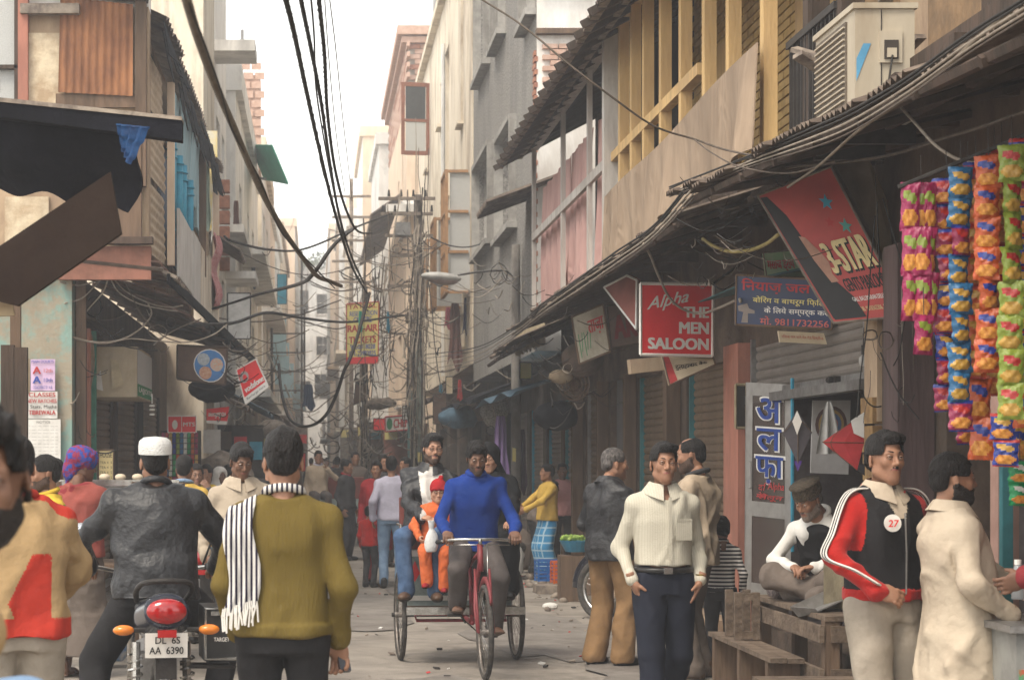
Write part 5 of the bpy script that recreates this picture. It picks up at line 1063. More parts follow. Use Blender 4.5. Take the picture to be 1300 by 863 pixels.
# posters on the left wall
def poster(label, x0, y0, x1, y1, m, lines, Y=20.98):
    Q = qpx(rect(x0, y0, x1, y1), Y); T = thing('poster', label, 'poster', tuple(quadpt(Q, .5, 1)), 0, 'posters on the left wall')
    MB().grid(lambda u, v: quadpt(Q, u, v) + Vector((0, -.006 - .008 * math.sin(u * 9) * v, 0)), 6, 6, th=.002).build('sheet', m, T, world=True)
    for t_, uv, mm, bo in lines: text_q(t_, Q, uv, mm, T, bo, lift=.02)
poster('lilac poster with large red and violet letters', 39, 456, 70, 496, mat('lilac_paper', (.55, .38, .55), (.6, .45, .6), 3), [('MAIN DOUBTS', (.05, .03, .95, .12), M_blueink, .01), ('A', (.1, .24, .42, .46), M_redink, .04), ('A', (.1, .54, .42, .76), M_blueink, .04), ('12th', (.55, .30, .9, .42), M_pinkink, .01), ('10th', (.55, .6, .9, .72), M_blueink, .01), ('COACHING BY A.B.', (.1, .84, .9, .94), M_blueink, .0)])
poster('white poster with red headings for evening classes', 25, 497, 73, 531, M_paper, [('CLASSES', (.25, .04, .95, .2), M_redink, .02), ('NEW BATCHES', (.2, .28, .98, .42), M_redink, .02), ('/Pi Stats, Maths', (.1, .5, .98, .64), M_black, .01), ('TIBREWALA', (.25, .70, .95, .86), M_redink, .03)])
poster('tall white sheet of small print below the other posters', 34, 532, 77, 606, M_paper, [('NOTICE', (.3, .03, .7, .07), M_dmetal, 0)] + [('- ---- --- ----- --- --', (.08, .12 + k * .06, .92, .124 + k * .06), M_dmetal, 0) for k in range(13)])
poster('small brown notice on the timber at the left edge', 24, 455, 38, 500, mat('brown_card', (.30, .23, .15)), [])
Q = qpx(rect(125, 571, 144, 650), 21.5); T = sign('menu_board', 'narrow yellow menu board behind the person in the blue headscarf', Q, mat('menu_yellow', (.62, .50, .24), (.5, .4, .2), 5, .7), (0, .03, 0), M_wood, .008, cat='menu board'); text_q('HOUSE', Q, (.1, .04, .9, .12), M_black, T, .01)
for k in range(9): text_q('TEA 4  5', Q, (.1, .18 + k * .08, .9, .22 + k * .08), M_dmetal, T)
# distant signs
Q = qpx([(440, 386), (481, 383), (480, 461), (440, 462)], 44); T = sign('ticket_sign', 'tall yellow sign with red lettering for rail and air tickets, above the street', Q, M_yelp, (0, .1, 0), M_redink, .012)
text_q('TATKAL', Q, (.06, .02, .94, .09), M_redink, T, .02); text_q('RESERVATION', Q, (.1, .13, .95, .21), M_blueink, T, .01); text_q('CENTRE', Q, (.22, .23, .78, .32), M_blueink, T, .02); text_q('RAIL-AIR', Q, (.04, .36, .96, .47), M_redink, T, .04); text_q('TICKETS', Q, (.08, .55, .92, .66), M_redink, T, .04); text_q('9350018028', Q, (.12, .68, .9, .76), M_blueink, T, .02); text_q('011-23983825', Q, (.08, .79, .92, .87), M_blueink, T, .02); shape_q([(0, .89), (1, .89), (1, 1), (0, 1)][::-1], Q, M_redp, T, 'red_strip')
Q = qpx([(489, 529), (520, 527), (520, 545), (489, 548)], 52); T = sign('chemist_sign', 'white chemist sign with red letters over the group of people in the distance', Q, M_whp, (0, .1, 0), M_redink, .02); text_q('CHEM', Q, (.35, .2, .98, .8), M_redink, T, .03); shape_q(circ(.18, .5, .12, .4), Q, M_grn, T, 'round_mark')
Q = qpx([(511, 515), (522, 514), (522, 532), (511, 533)], 47); T = sign('small_sign', 'small white plate with black writing on the teal pole', Q, M_whp, (0, .05, 0), M_dmetal, .01); text_q('STAMPS', Q, (.1, .15, .9, .3), M_black, T, .02); text_q('HERE', Q, (.1, .4, .9, .55), M_black, T, .02); text_q('8 TO 8', Q, (.1, .65, .9, .8), M_black, T, .02)
for i, (x0, y0, x1, y1, Y, m, lab) in enumerate([(660, 460, 675, 481, 31, M_yelp, 'yellow cloth banner hanging behind the concrete lamp post'), (550, 500, 567, 538, 44, M_asb, 'brown carton board hanging from the cables left of the lamp post'), (566, 478, 575, 500, 45, mat('cream_board', (.62, .52, .36)), 'small cream board near the hanging brown carton'), (449, 477, 467, 513, 46, M_asb, 'brown diamond board hanging on the tangled pole'), (289, 372, 318, 430, 36, mat('pale_grey_box', (.5, .49, .47)), 'tall pale grey box fixed under the left hand balconies'), (380, 575, 388, 598, 60, M_redp, 'tiny red notice far down the street'), (352, 348, 364, 386, 70, M_blue, 'blue painted panel high on a hazy building'), (474, 531, 489, 546, 56, M_redp, 'small dark red sign left of the chemist sign')]):
    Q = qpx(rect(x0, y0, x1, y1), Y)
    if i == 3: Q = qpx([(452, 480), (467, 484), (466, 506), (449, 514)], Y)
    sign('hanging_board', lab, Q, m, (0, .08, 0), M_dmetal, .01, cat='board')

# ================= glass door, kites, posters, hairdresser's =================
Q = qpx([(948, 485), (1004, 488), (1004, 765), (946, 757)], (16.6, 16.0, 16.0, 16.6)); T = thing('glass_door', 'open aluminium and glass door of the hairdresser with painted blue Hindi letters', 'door', tuple(Q[3]))
M_alu = mat('aluminium', (.40, .38, .36), (.32, .30, .28), 8, .4, .1, 30, .5, stain=.3)
def qbar(u0, v0, u1, v1, th=.04): return MB().slab([quadpt(Q, u0, v0), quadpt(Q, u1, v0), quadpt(Q, u1, v1), quadpt(Q, u0, v1)], (0, th, 0))
for a in ((0, 0, .14, 1), (.88, 0, 1, 1), (.14, 0, .88, .06), (.14, .55, .88, .62), (.14, .93, .88, 1)): qbar(*a).build('door_frame', M_alu, T, world=True)
for a in ((.14, .06, .88, .55), (.14, .62, .88, .93)): MB().slab([quadpt(Q, a[0], a[1]) + Vector((0, .02, 0)), quadpt(Q, a[2], a[1]) + Vector((0, .02, 0)), quadpt(Q, a[2], a[3]) + Vector((0, .02, 0)), quadpt(Q, a[0], a[3]) + Vector((0, .02, 0))], (0, .008, 0)).build('pane', glassmat('door_glass', (.12, .09, .08), .08, .55), T, world=True)
h_ = MB(); h_.tube([quadpt(Q, .07, .37) + Vector((0, -.01, 0)), quadpt(Q, .07, .37) + Vector((0, -.05, 0)), quadpt(Q, .07, .49) + Vector((0, -.05, 0)), quadpt(Q, .07, .49) + Vector((0, -.01, 0))], .008, 6); h_.build('handle', M_alu, T, world=True)
for ch, uv in (('अ', (.26, .07, .80, .18)), ('ल', (.26, .21, .80, .31)), ('फ़ा', (.24, .34, .84, .46))): text_q(ch, Q, (uv[0] - .03, uv[1] - .006, uv[2] + .03, uv[3] + .006), M_whp, T, .05, lift=.002); text_q(ch, Q, uv, mat('letter_blue', (.02, .06, .30), rough=.4), T, .03, lift=.006)
for ch, uv in (('दि', (.3, .46, .55, .50)), ('मेन', (.25, .505, .5, .535)), ('सैलून', (.3, .51, .85, .545)), ('Alpha', (.5, .455, .86, .50))): text_q(ch, Q, uv, M_redink, T, .01, 0, .2)
T = thing('narrow_window', 'narrow yellowish window frame beside the salmon pier, left of the glass door', 'window', P(941, 545, 17.0))
b = MB(); Qs = qpx(rect(934, 488, 948, 543), 17.2)
for i in range(4): b.tube([Qs[i], Qs[(i + 1) % 4]], .012, 4)
b.build('frame', mat('frame_yellow', (.40, .32, .2)), T, world=True); MB().slab(Qs, (0, .02, 0)).build('pane', M_dark, T, world=True)
b = MB(); b.tube([P(1006, 480, 15.6), P(1006, 700, 15.6)], .014, 6); tag(b.build('door_post', M_blue), 'thin blue painted post at the hinge of the glass door', 'post')
# back wall pictures
Q = qpx([(1032, 508), (1080, 508), (1077, 602), (1029, 600)], 15.8); T = sign('calendar', 'wall calendar with a round picture behind the kites', Q, mat('calendar_paper', (.55, .52, .50), (.45, .42, .4), 6, .8), (0, .02, 0), cat='calendar')
for u, v, r_, m, l in ((.5, .33, .42, mat('pic_brown', (.16, .09, .08)), .003), (.5, .33, .34, mat('pic_gold', (.5, .33, .12)), .005), (.5, .33, .27, mat('pic_blue', (.10, .16, .32)), .007), (.5, .33, .18, mat('pic_rose', (.5, .22, .2)), .009)): shape_q(circ(u, v, r_, r_ * .6), Q, m, T, 'round_picture', l)
def kite(label, pts, Y, m1, m2, tail=None, th=.003):
    q = [P(x, y, Y) for x, y in pts]; T = thing('kite', label, 'kite', tuple(q[2]), 0, 'paper kites at the hairdresser'); c_ = (q[0] + q[2]) / 2 + Vector((0, -.008, 0))
    b = MB()
    for i in range(4): b.slab([q[i], q[(i + 1) % 4], c_], (0, .002, 0), 1 if i in (m2[1:] if m2 else ()) else 0)
    b.build('paper', [m1, m2[0]] if m2 else m1, T, world=True); b = MB(); b.tube([q[0], c_ + Vector((0, -.004, 0)), q[2]], .003, 4); b.tube(spline([q[1], q[0].lerp(c_, .35) + Vector((0, -.02, 0)), q[3]], 6), .0025, 4); b.build('spar', M_wood, T, world=True)
    if tail: b = MB(); b.slab([P(x, y, Y) for x, y in tail[0]], (0, .002, 0)); b.build('tail', tail[1], T, world=True)
kite('dark grey paper kite with a white tip and violet tail, hanging in the doorway', [(1012, 521), (1031, 549), (1013, 588), (994, 549)], 13.5, mat('kite_grey', (.10, .09, .10)), (M_whp,), ([(1008, 585), (1018, 585), (1013, 598)], mat('kite_violet', (.12, .06, .30))))
b = MB(); b.slab([P(1012, 521, 13.46), P(1018, 535, 13.46), P(1012, 552, 13.46), P(1006, 535, 13.46)], (0, .002, 0)); 
b.build('kite_tip', M_whp, bpy.data.objects['kite'], world=True)
kite('red paper kite with a white corner, hanging beside the door frame', [(1044, 561), (1097, 524), (1097, 562), (1088, 597)], 12.75, mat('kite_red', (.50, .045, .05), rough=.6), (M_redp,), ([(1083, 592), (1098, 588), (1098, 604)], mat('kite_black', (.03, .03, .035))))
b = MB(); b.slab([P(1080, 534, 12.71), P(1097, 523, 12.71), P(1097, 556, 12.71), P(1084, 550, 12.71)], (0, .002, 0)); b.build('kite_tip', M_paper, bpy.data.objects['kite.001'], world=True)
o = MB().grid(lambda u, v: P(1052 + (u - .5) * (6 + 26 * v ** .7), 510 + 66 * v, 14.5) + Vector((0, .05 * math.sin(u * 12) * v, 0)), 12, 8, th=.002).build('polythene_bag', mat('polythene', (.52, .50, .47), rough=.4), smooth=True); tag(o, 'crumpled pale polythene bag hanging between the two kites', 'bag')
b = MB(); b.tube([P(1097, 416, 13.4), P(1096, 438, 13.4)], .004, 5); b.cyl(P(1096, 438, 13.4), P(1096, 450, 13.4), .014, n=8); tag(b.build('bulb_flex', M_dmetal), 'black flex and holder above the bare bulb', 'flex')
b = MB(); b.ball(P(1096, 458, 13.4), (.032, .032, .042), 8); tag(b.build('bulb', glassmat('bulb_glass', (.6, .58, .55), .1, .45), smooth=True), 'clear bare light bulb hanging below the slanted red sign', 'bulb')

# ================= poles and street lamp =================
def pole(label, px, X, z1, r0, r1, m, name='utility_pole', group=None, tilt=0):
    Y = YX(px, X); T = thing(name, label, 'pole', (X, Y, 0), 0, group); b = MB(); b.tube([(0, 0, -.05), (tilt, 0, z1)], [r0, r1], 10); b.build('shaft', m, T, smooth=True); return T, Y
LP, LY = pole('concrete lamp post with a long arm, in front of the grey building', 655, 3.3, 5.15, .09, .07, M_concrete, 'street_lamp'); LP['category'] = 'street lamp'
b = MB(); b.tube(spline([P(652, 352, LY), P(640, 344, LY - .3), P(610, 345, LY - 1), P(582, 349, LY - 1.6)]), .018, 6); b.build('arm', M_metal, LP, world=True, smooth=True)
c = P(560, 353, LY - 2.0); b = MB(); b.ball((0, 0, 0), (.36, .17, .075), 10); b.M = None; q = MB(); q.M = tm(tuple(c), (0, R(3), R(25))); q.ball((0, 0, .01), (.35, .16, .08), 10); q.build('lamp_head', mat('lamp_grey', (.42, .41, .38), (.3, .29, .27), 9, .6, stain=.4), LP, world=True, smooth=True)
q = MB(); q.M = tm(tuple(c), (0, R(3), R(25))); q.ball((.03, 0, -.03), (.27, .13, .075), 8); q.build('lamp_glass', mat('lamp_glass', (.30, .23, .20), rough=.3), LP, world=True, smooth=True)
Q = qpx([(650.5, 568), (655, 569), (655, 586), (650.5, 585)], LY - .1); MB().slab(Q, (0, .01, 0)).build('yellow_plate', M_yelp, LP, world=True)
P1, Y1 = pole('tall dark pole carrying cross arms, in the thick of the cables', 530, 2.35, 7.7, .10, .085, mat('pole_dark', (.13, .11, .095)))
for z, L, x0 in ((7.6, 1.3, -.5), (7.25, 1.2, -.5), (6.75, 1.1, -.4), (6.3, .9, -.4), (5.6, 1.0, -.4)): b = MB(); b.box((x0 / 2, -.12, z), (L, .08, .07)); b.build('cross_arm', M_gwood, P1)
for k in range(9): b = MB(); b.cyl((-.8 + k * .14, -.12, 7.3 + .35 * (k % 2)), (-.8 + k * .14, -.12, 7.45 + .35 * (k % 2)), .035, .02, 8); b.build('insulator', M_dmetal, P1)
b = MB(); b.box((-.35, -.1, 6.9), (.35, .3, .3)); b.build('junction_box', M_metal, P1)
P2, _ = pole('teal painted pole beside the dark one with cross arms', 521, 2.3, 3.3, .07, .07, mat('pole_teal', (.13, .27, .27), (.1, .2, .2), 4, .7, stain=.4), group=None); P3, _ = pole('grey green pole with a yellow sticker, just right of the teal one', 533, 2.3, 4.2, .10, .09, mat('pole_greygreen', (.20, .23, .20), (.15, .17, .15), 4, .7, stain=.4))
Q = qpx([(529, 574), (537, 574), (537, 586), (529, 586)], YX(533, 2.3) - .13); MB().slab(Q, (0, .01, 0)).build('yellow_plate', M_yelp, P3, world=True)
P4, _ = pole('dark iron pole left of the distant group of people', 463, 1.25, 6.0, .08, .07, M_dmetal); P5, _ = pole('leaning pole with short arms in the haze, right of the street end', 446, 1.4, 12.5, .10, .07, M_gwood)
for z in (8.5, 9.3, 10.1, 11.0, 11.8): b = MB(); b.box((0, -.1, z), (1.5, .08, .09)); b.build('cross_arm', M_gwood, P5)
P6, _ = pole('thin iron pole in front of the hazy left hand balconies', 383, -.6, 11.0, .06, .05, M_dmetal); P7, _ = pole('iron lattice post in the haze on the left', 345, -1.6, 8.0, .05, .05, M_dmetal)
for z in (4.2, 4.9, 5.6, 6.3, 7.0): b = MB(); b.box((.6, 0, z), (1.3, .05, .05)); b.build('cross_arm', M_dmetal, P7)
b = MB(); b.tube([(1.2, 0, 3.6), (1.2, 0, 7.2)], .04, 5); b.build('upright', M_dmetal, P7)

# ================= cables =================
def cable(label, pts, r, m=M_wire, group=None, wrap=False, n=7, sides=6):
    q = spline(pts, n); T = MB().tube(q, r, sides)
    if wrap:
        w = []; L = 0
        for i in range(len(q) - 1):
            for k in range(5):
                p = q[i].lerp(q[i + 1], k / 5); L += (q[i + 1] - q[i]).length / 5; a = L * wrap; w.append(p + Vector((math.cos(a), math.sin(a) * .5, math.sin(a))) * (r if isinstance(r, float) else r[0]) * .95)
        T.tube(w, (r if isinstance(r, float) else r[0]) * .38, 4)
    return tag(T.build('cable', m, smooth=True), label, 'cable', group)
PP = lambda *a: [P(*p) for p in a]
cable('thickest pale brown cable sweeping down from the top left', PP((230, -25, 5.2), (237, 0, 5.5), (252, 50, 6.2), (275, 112, 7), (298, 165, 8), (328, 235, 9.5), (358, 290, 11), (385, 328, 12.2), (402, 350, 12.9), (416, 356, 13.6), (433, 363, 14.5)), .0145, mat('cable_thick', (.15, .125, .095), (.10, .08, .06), 12, .7))
cable('thin black wire laced along the thickest pale brown cable', PP((236, -5, 5.4), (258, 52, 6.1), (281, 118, 6.95), (296, 168, 7.95), (332, 232, 9.45), (356, 293, 10.95), (390, 330, 12.2), (425, 366, 14)), .004)
cable('leftmost of the twisted black cables hanging from the top centre', PP((358, -20, 7.5), (363, 0, 7.8), (374, 45, 8.5), (388, 111, 9.8), (405, 188, 11.6), (422, 258, 14), (437, 310, 17), (450, 345, 21), (466, 372, 26)), .011, wrap=95)
cable('second of the twisted black cables hanging from the top centre', PP((378, -20, 8), (382, 0, 8.3), (395, 63, 9.5), (408, 132, 11), (419, 208, 13.2), (431, 275, 16), (446, 325, 20), (462, 360, 27)), .010, wrap=95)
cable('plain dark cable right of the twisted ones, bending towards the pole', PP((404, -20, 8), (405, 0, 8.3), (412, 70, 9.6), (416, 146, 11.4), (426, 218, 13.6), (440, 268, 16.5), (455, 294, 20), (472, 296, 26)), .010, wrap=40)
cable('thin black wire hanging between the twisted cables', PP((392, -20, 8), (395, 0, 8.3), (399, 50, 9.2), (401, 110, 10.4), (410, 170, 12), (424, 245, 15), (440, 320, 20)), .005)
cable('thin straight grey wire right of the cable bundle', PP((416, -20, 9), (426, 60, 10.2), (434, 140, 12.4), (441, 200, 14.6), (447, 255, 18)), .003, M_wireb)
cable('thin grey wire that drops close beside the cable bundle', PP((411, -20, 9), (418, 80, 10.6), (428, 180, 13.4), (438, 245, 17)), .003, M_wireb)
cable('black cable that droops in a deep loop above the heads in the distance', PP((469, 372, 26), (453, 430, 25), (443, 458, 24.5), (437, 470, 24.5), (428, 498, 25), (415, 525, 26), (398, 539, 27), (380, 540, 28), (366, 528, 29), (357, 495, 30), (354, 462, 31)), .022)
cable('long black cable crossing from the left awning to the poles', PP((240, 412, 24), (295, 410, 26), (338, 397, 28), (380, 403, 31), (421, 408, 35), (453, 408, 40), (516, 400, 46)), .022)
cable('black cable rising from the left building to the thick one', PP((270, 392, 26), (293, 385, 25), (330, 373, 22), (378, 361, 17), (398, 347, 15), (425, 310, 16), (452, 288, 22)), .016)
cable('slack cable from the blue balcony to the pole bundle', PP((285, 300, 30), (295, 306, 30), (342, 317, 32), (390, 315, 36), (453, 288, 44), (500, 270, 47)), .02)
cable('long dark wire crossing in front of the yellow balcony', PP((600, -8, 13), (612, 0, 13), (662, 32, 12.8), (720, 80, 12.6), (775, 122, 12.6), (830, 160, 12.8), (882, 177, 12.9), (920, 190, 12.6), (975, 201, 12)), .0065, M_wireb)
cable('brown wire branching down towards the torn awning', PP((882, 178, 12.9), (905, 195, 12.6), (940, 212, 12.2), (1000, 220, 11.5), (1060, 205, 10.5)), .005, M_wireb)
cable('pale cable looping across the face of the saloon sign', PP((817, 309, 16.2), (826, 325, 16.4), (836, 350, 16.8), (850, 378, 17.2), (868, 393, 17.3), (890, 398, 17.2), (915, 390, 16.2), (937, 380, 15), (940, 383, 14.8)), .011, M_wirep)
cable('thick yellowish cable below the awning, right of the saloon sign', PP((892, 303, 15), (905, 312, 14.9), (925, 319, 14.8), (950, 318, 14.6), (972, 310, 14.2), (988, 298, 13.8)), .014, mat('cable_yellow', (.42, .33, .12), (.3, .24, .1), 8, .7))
cable('pale cable hanging in a curve under the awning at the right', PP((1124, 112, 9.6), (1140, 132, 9.5), (1165, 160, 9.3), (1188, 185, 9.1), (1215, 202, 9), (1240, 207, 8.9), (1275, 200, 8.7), (1310, 185, 8.5)), .0075, M_wirep)
cable('brown cable running under the awning from the far right to the slanted sign', PP((1310, 138, 8.4), (1250, 160, 8.9), (1200, 175, 9.6), (1130, 197, 10.6), (1060, 207, 11.6), (1000, 213, 12.4), (960, 225, 13)), .008, M_wireb)
cable('tan cable slanting from the top right corner under the tin edge', PP((1310, -8, 6.6), (1240, 50, 7.2), (1190, 95, 7.8), (1135, 135, 8.6), (1085, 170, 9.6), (1040, 210, 10.8), (1000, 238, 12)), .0075, mat('cable_tan', (.24, .19, .14)))
for i, dy in enumerate((0, 7, 14, -5, 20)):
    cable(['dark cable lying on the edge of the near awning', 'pale cable just under the edge of the near awning', 'lowest pale cable along the near awning edge', 'black cable highest on the near awning edge', 'slack brown cable hanging just off the near awning edge'][i],
      PP((1310, -2 + dy, 6.55), (1230, 48 + dy, 7.3), (1150, 105 + dy, 8.3), (1080, 146 + dy * 1.1, 9.5), (1030, 168 + dy, 10.5), (960, 197 + dy * .6, 12), (900, 218 + dy * .7 + 4 * (i % 2), 13.4), (850, 240 + dy * .5, 14.6)), (.005, .006, .005, .007, .004)[i], (M_wire, M_wirep, M_wirep, M_wire, M_wireb)[i])
    cable(['dark cable running along the far awning edge towards the lamp post', 'pale cable running along the far awning edge', 'slack pale cable below the far awning edge', 'black cable lying on top of the far awning', 'brown cable sagging under the far awning'][i],
      PP((880, 232 + dy, 13.9), (830, 290 + dy * .7, 15.1), (780, 325 + dy * .8, 17.1), (730, 360 + dy * .5 + (4 if i == 2 else 0), 19.6), (690, 388 + dy * .6, 22.4), (650, 420 + dy * .5, 26.4), (600, 440 + dy * .8 + 6, 32), (540, 455 + dy, 44)), (.006, .008, .007, .009, .006)[i], (M_wire, M_wirep, M_wirep, M_wire, M_wireb)[i])
# left awning cables
for i, (pts, m, r) in enumerate([([(75, 358), (100, 362), (125, 356), (136, 349)], M_wirep, .008), ([(82, 385), (105, 378), (125, 358), (138, 349), (160, 370), (190, 385), (215, 390), (232, 388)], M_wirep, .008), ([(138, 349), (150, 370), (175, 385), (205, 392), (225, 395)], M_wirep, .007), ([(138, 352), (130, 372), (110, 395), (95, 420), (90, 430)], M_wirep, .008), ([(92, 428), (120, 434), (150, 432), (175, 420), (192, 400), (188, 385)], M_wirep, .009), ([(95, 430), (130, 436), (165, 430), (200, 433), (240, 434), (270, 425), (288, 412)], M_wirep, .007), ([(160, 360), (180, 400), (205, 425), (230, 435)], M_wireb, .006), ([(195, 438), (220, 420), (255, 405)], M_wireb, .007), ([(120, 400), (140, 425), (160, 440), (200, 445)], M_wire, .007), ([(60, 440), (85, 455), (95, 470), (90, 500)], M_wireb, .006)]):
    cable(['short pale cable on the left under the brown board', 'long pale cable draped along the tiles of the left awning', 'second pale cable draped under the left tiles', 'pale cable dropping from the tiles to the beige sacking', 'pale cable looping up beside the cream box sign', 'pale cable sagging along the front of the cream box sign', 'brown cable slanting behind the round dish sign', 'brown cable stretched above the round dish sign', 'black cable in the shade over the cream box sign', 'brown cable dangling beside the lilac poster'][i], [P(x, y, 21.0 + k * .15 + i * .03) for k, (x, y) in enumerate(pts)], r, m)
# the uncountable tangle round the poles
rg = random.Random(11)
def tangle(label, boxes, n, ms, name='cable_tangle'):
    b = MB()
    for k in range(n):
        (x0, y0, x1, y1, Y0, Y1) = rg.choice(boxes); K = rg.randint(3, 5); w, h = x1 - x0, y1 - y0; loop = rg.random() < .07
        if loop:
            cx, cy, Y = rg.uniform(x0, x1), rg.uniform(y0, y1), rg.uniform(Y0, Y1); rr = rg.uniform(4, 12); e = rg.uniform(.6, 1.3)
            pts = [P(cx + rr * math.cos(a) + rg.uniform(-1, 1), cy + rr * e * math.sin(a) + rg.uniform(-1, 1), Y + .1 * a) for a in np.linspace(0, 6.5 + rg.random() * 5, 16)]
        else:
            x, y = rg.uniform(x0, x1), rg.uniform(y0, y1); K = 4; dx, dy = (rg.gauss(0, w * .35), rg.gauss(0, h * .4)) if h > 3 * w else (rg.gauss(0, w * .5), rg.gauss(0, h * .13)); Y = rg.uniform(Y0, Y1); dY = rg.uniform(-1, 1) * (Y1 - Y0) * .4
            pts = spline([P(x + dx * j / K + rg.gauss(0, .8), y + dy * j / K + (.12 * abs(dx) + 6) * math.sin(math.pi * j / K) + rg.gauss(0, .6), Y + dY * j / K) for j in range(K + 1)], 5)
        b.tube(pts, rg.choice((.006, .008, .011, .016)) * Y0 / 44, 4, rg.randrange(len(ms)), cap=False)
    tag(b.build(name, ms, kind='stuff'), label, 'cables')
tangle('dense tangle of old cables round the dark pole with cross arms', [(515, 300, 545, 620, 42, 48), (520, 290, 540, 560, 43, 46), (518, 330, 536, 600, 45, 48), (440, 300, 560, 420, 40, 50), (455, 400, 530, 600, 40, 50), (470, 330, 500, 480, 44, 48), (445, 560, 475, 620, 48, 50), (522, 320, 534, 620, 44, 47), (455, 430, 472, 640, 44, 50)], 420, [M_wire, M_wireb, M_wirep, M_wirep])
tangle('loose wires and coils strung between the poles and the lamp post', [(540, 380, 660, 520, 34, 42), (600, 330, 660, 420, 31, 34), (560, 470, 650, 600, 34, 40)], 45, [M_wire, M_wireb, M_wirep])
tangle('haze blurred web of wires over the far end of the street', [(330, 280, 480, 480, 45, 75), (360, 440, 470, 560, 50, 80), (380, 520, 450, 570, 50, 60), (300, 300, 560, 440, 40, 55), (330, 330, 540, 520, 42, 60)], 95, [M_wireb, M_wireb, M_wirep])
tangle('knotted loose wires under the right hand awnings', [(680, 360, 760, 470, 20, 25), (700, 440, 760, 520, 22, 25), (900, 215, 1000, 330, 12.5, 14.5), (880, 300, 970, 360, 14, 16), (1100, 240, 1160, 560, 11.5, 12)], 110, [M_wire, M_wireb, M_wirep, M_wire])
tangle('frayed wires and string in the shade of the left awning', [(90, 370, 230, 440, 21.5, 24), (60, 420, 110, 560, 21, 22), (240, 430, 330, 480, 24, 27), (270, 470, 320, 540, 25, 27)], 90, [M_wire, M_wireb, M_wirep])
# bits hanging off the poles and awnings
C_ = dict(w=cloth('white_sheet', (.66, .64, .60)))
for i, (x, y, w, h, Y, m, lab) in enumerate([(636, 528, 20, 80, 33.6, cloth('lilac_cloth', (.30, .20, .42)), 'lilac cloth hanging to the left of the lamp post'), (663, 545, 12, 75, 33.9, cloth('plum_cloth', (.09, .05, .10)), 'dark plum cloth hanging to the right of the lamp post'), (578, 385, 18, 78, 46, cloth('brown_garment', (.22, .11, .09)), 'brown garment drying below the bay windows'), (592, 378, 8, 45, 46, cloth('navy_garment', (.04, .05, .13)), 'navy garment drying beside the brown one'), (569, 390, 9, 26, 47, cloth('rose_garment', (.45, .12, .16)), 'small rose garment drying left of the brown one'), (392, 488, 16, 30, 45, cloth('slate_garment', (.08, .11, .17)), 'slate blue garment on a wire far down the street'), (458, 395, 5, 24, 30, M_green, 'green polythene scrap caught on the cables left of the yellow ticket sign'), (493, 396, 4, 24, 44, M_blue, 'blue scrap of plastic caught on the pole right of the ticket sign'), (560, 488, 4, 10, 42, M_blue, 'small blue rag in the wires left of the lamp post'), (584, 482, 6, 26, 43, M_redink, 'red and white scrap hanging in the wires'), (262, 205, 12, 80, 32, cloth('pale_green_sheet', (.40, .50, .42)), 'pale green sheet hanging below the torn roof edge on the left'), (273, 250, 9, 60, 35, C_['w'], 'white cloth drying on the left balconies beside the rose cloth'), (300, 255, 9, 40, 44, cloth('brown_garment', (.22, .11, .09)), 'brown garment hanging at a left balcony in light haze'), (322, 330, 7, 34, 52, cloth('slate_garment', (.08, .11, .17)), 'dark garment hanging over the left shops in the haze')]):
    if not lab: continue
    o = MB().grid(lambda u, v: P(x + (u - .5) * w * (.5 + .5 * v + .08 * math.sin(v * 8)), y + h * v * (1 - .12 * math.sin(u * 7)), Y) + Vector((0, .04 * math.sin(u * 15 + v * 2), 0)), 14, 8, th=.01).build('hanging_cloth', m, smooth=True); tag(o, lab, 'cloth')
# striped scalloped awning by the lamp post
o = MB(); o.M = None
def scal(u, v): q = P(655 + 36 * u, 415 - 11 * u + (34 - 4 * u + 4 * abs(math.sin(u * 22))) * v, 29.5 - 1.2 * u) + Vector((-.02 * math.sin(u * 50) * v, 0, 0)); return q
T = thing('small_awning', 'small beige canvas awning with a scalloped edge right of the lamp post', 'awning', tuple(P(672, 450, 29)))
MB().grid(scal, 44, 5, th=.01).build('canvas', cloth('beige_canvas', (.45, .37, .25), (.33, .27, .18), 8), T, smooth=True, world=True); b = MB(); b.tube([P(653, 416, 29.5), P(692, 403, 28.3)], .02, 6); b.build('rod', M_wirep, T, world=True)
# fan-like horn speaker bundle on the wall
T = thing('wall_fan', 'dusty round wall fan with a cap shaped cover beside the roller shutters', 'fan', tuple(P(728, 490, 25))); c = P(729, 488, 25)
for r_ in (.05, .10, .15, .19): b = MB(); b.ring(c, (-.4, -1, 0), r_, .010, 20, 5); b.build('ring', M_wood, T, world=True)
for k in range(8): a = k * math.pi / 4; b = MB(); b.tube([c, c + Vector((math.cos(a) * .18, -math.cos(a) * .07, math.sin(a) * .18))], .008, 4); b.build('spoke', M_wood, T, world=True)
b = MB(); b.ball(c + Vector((.02, .1, 0)), (.09, .12, .1), 8); b.build('motor', M_asb, T, world=True, smooth=True); b = MB(); b.ball(P(712, 478, 24.8), (.15, .12, .09), 8); b.build('cover', mat('jute', (.36, .28, .19)), T, world=True, smooth=True)
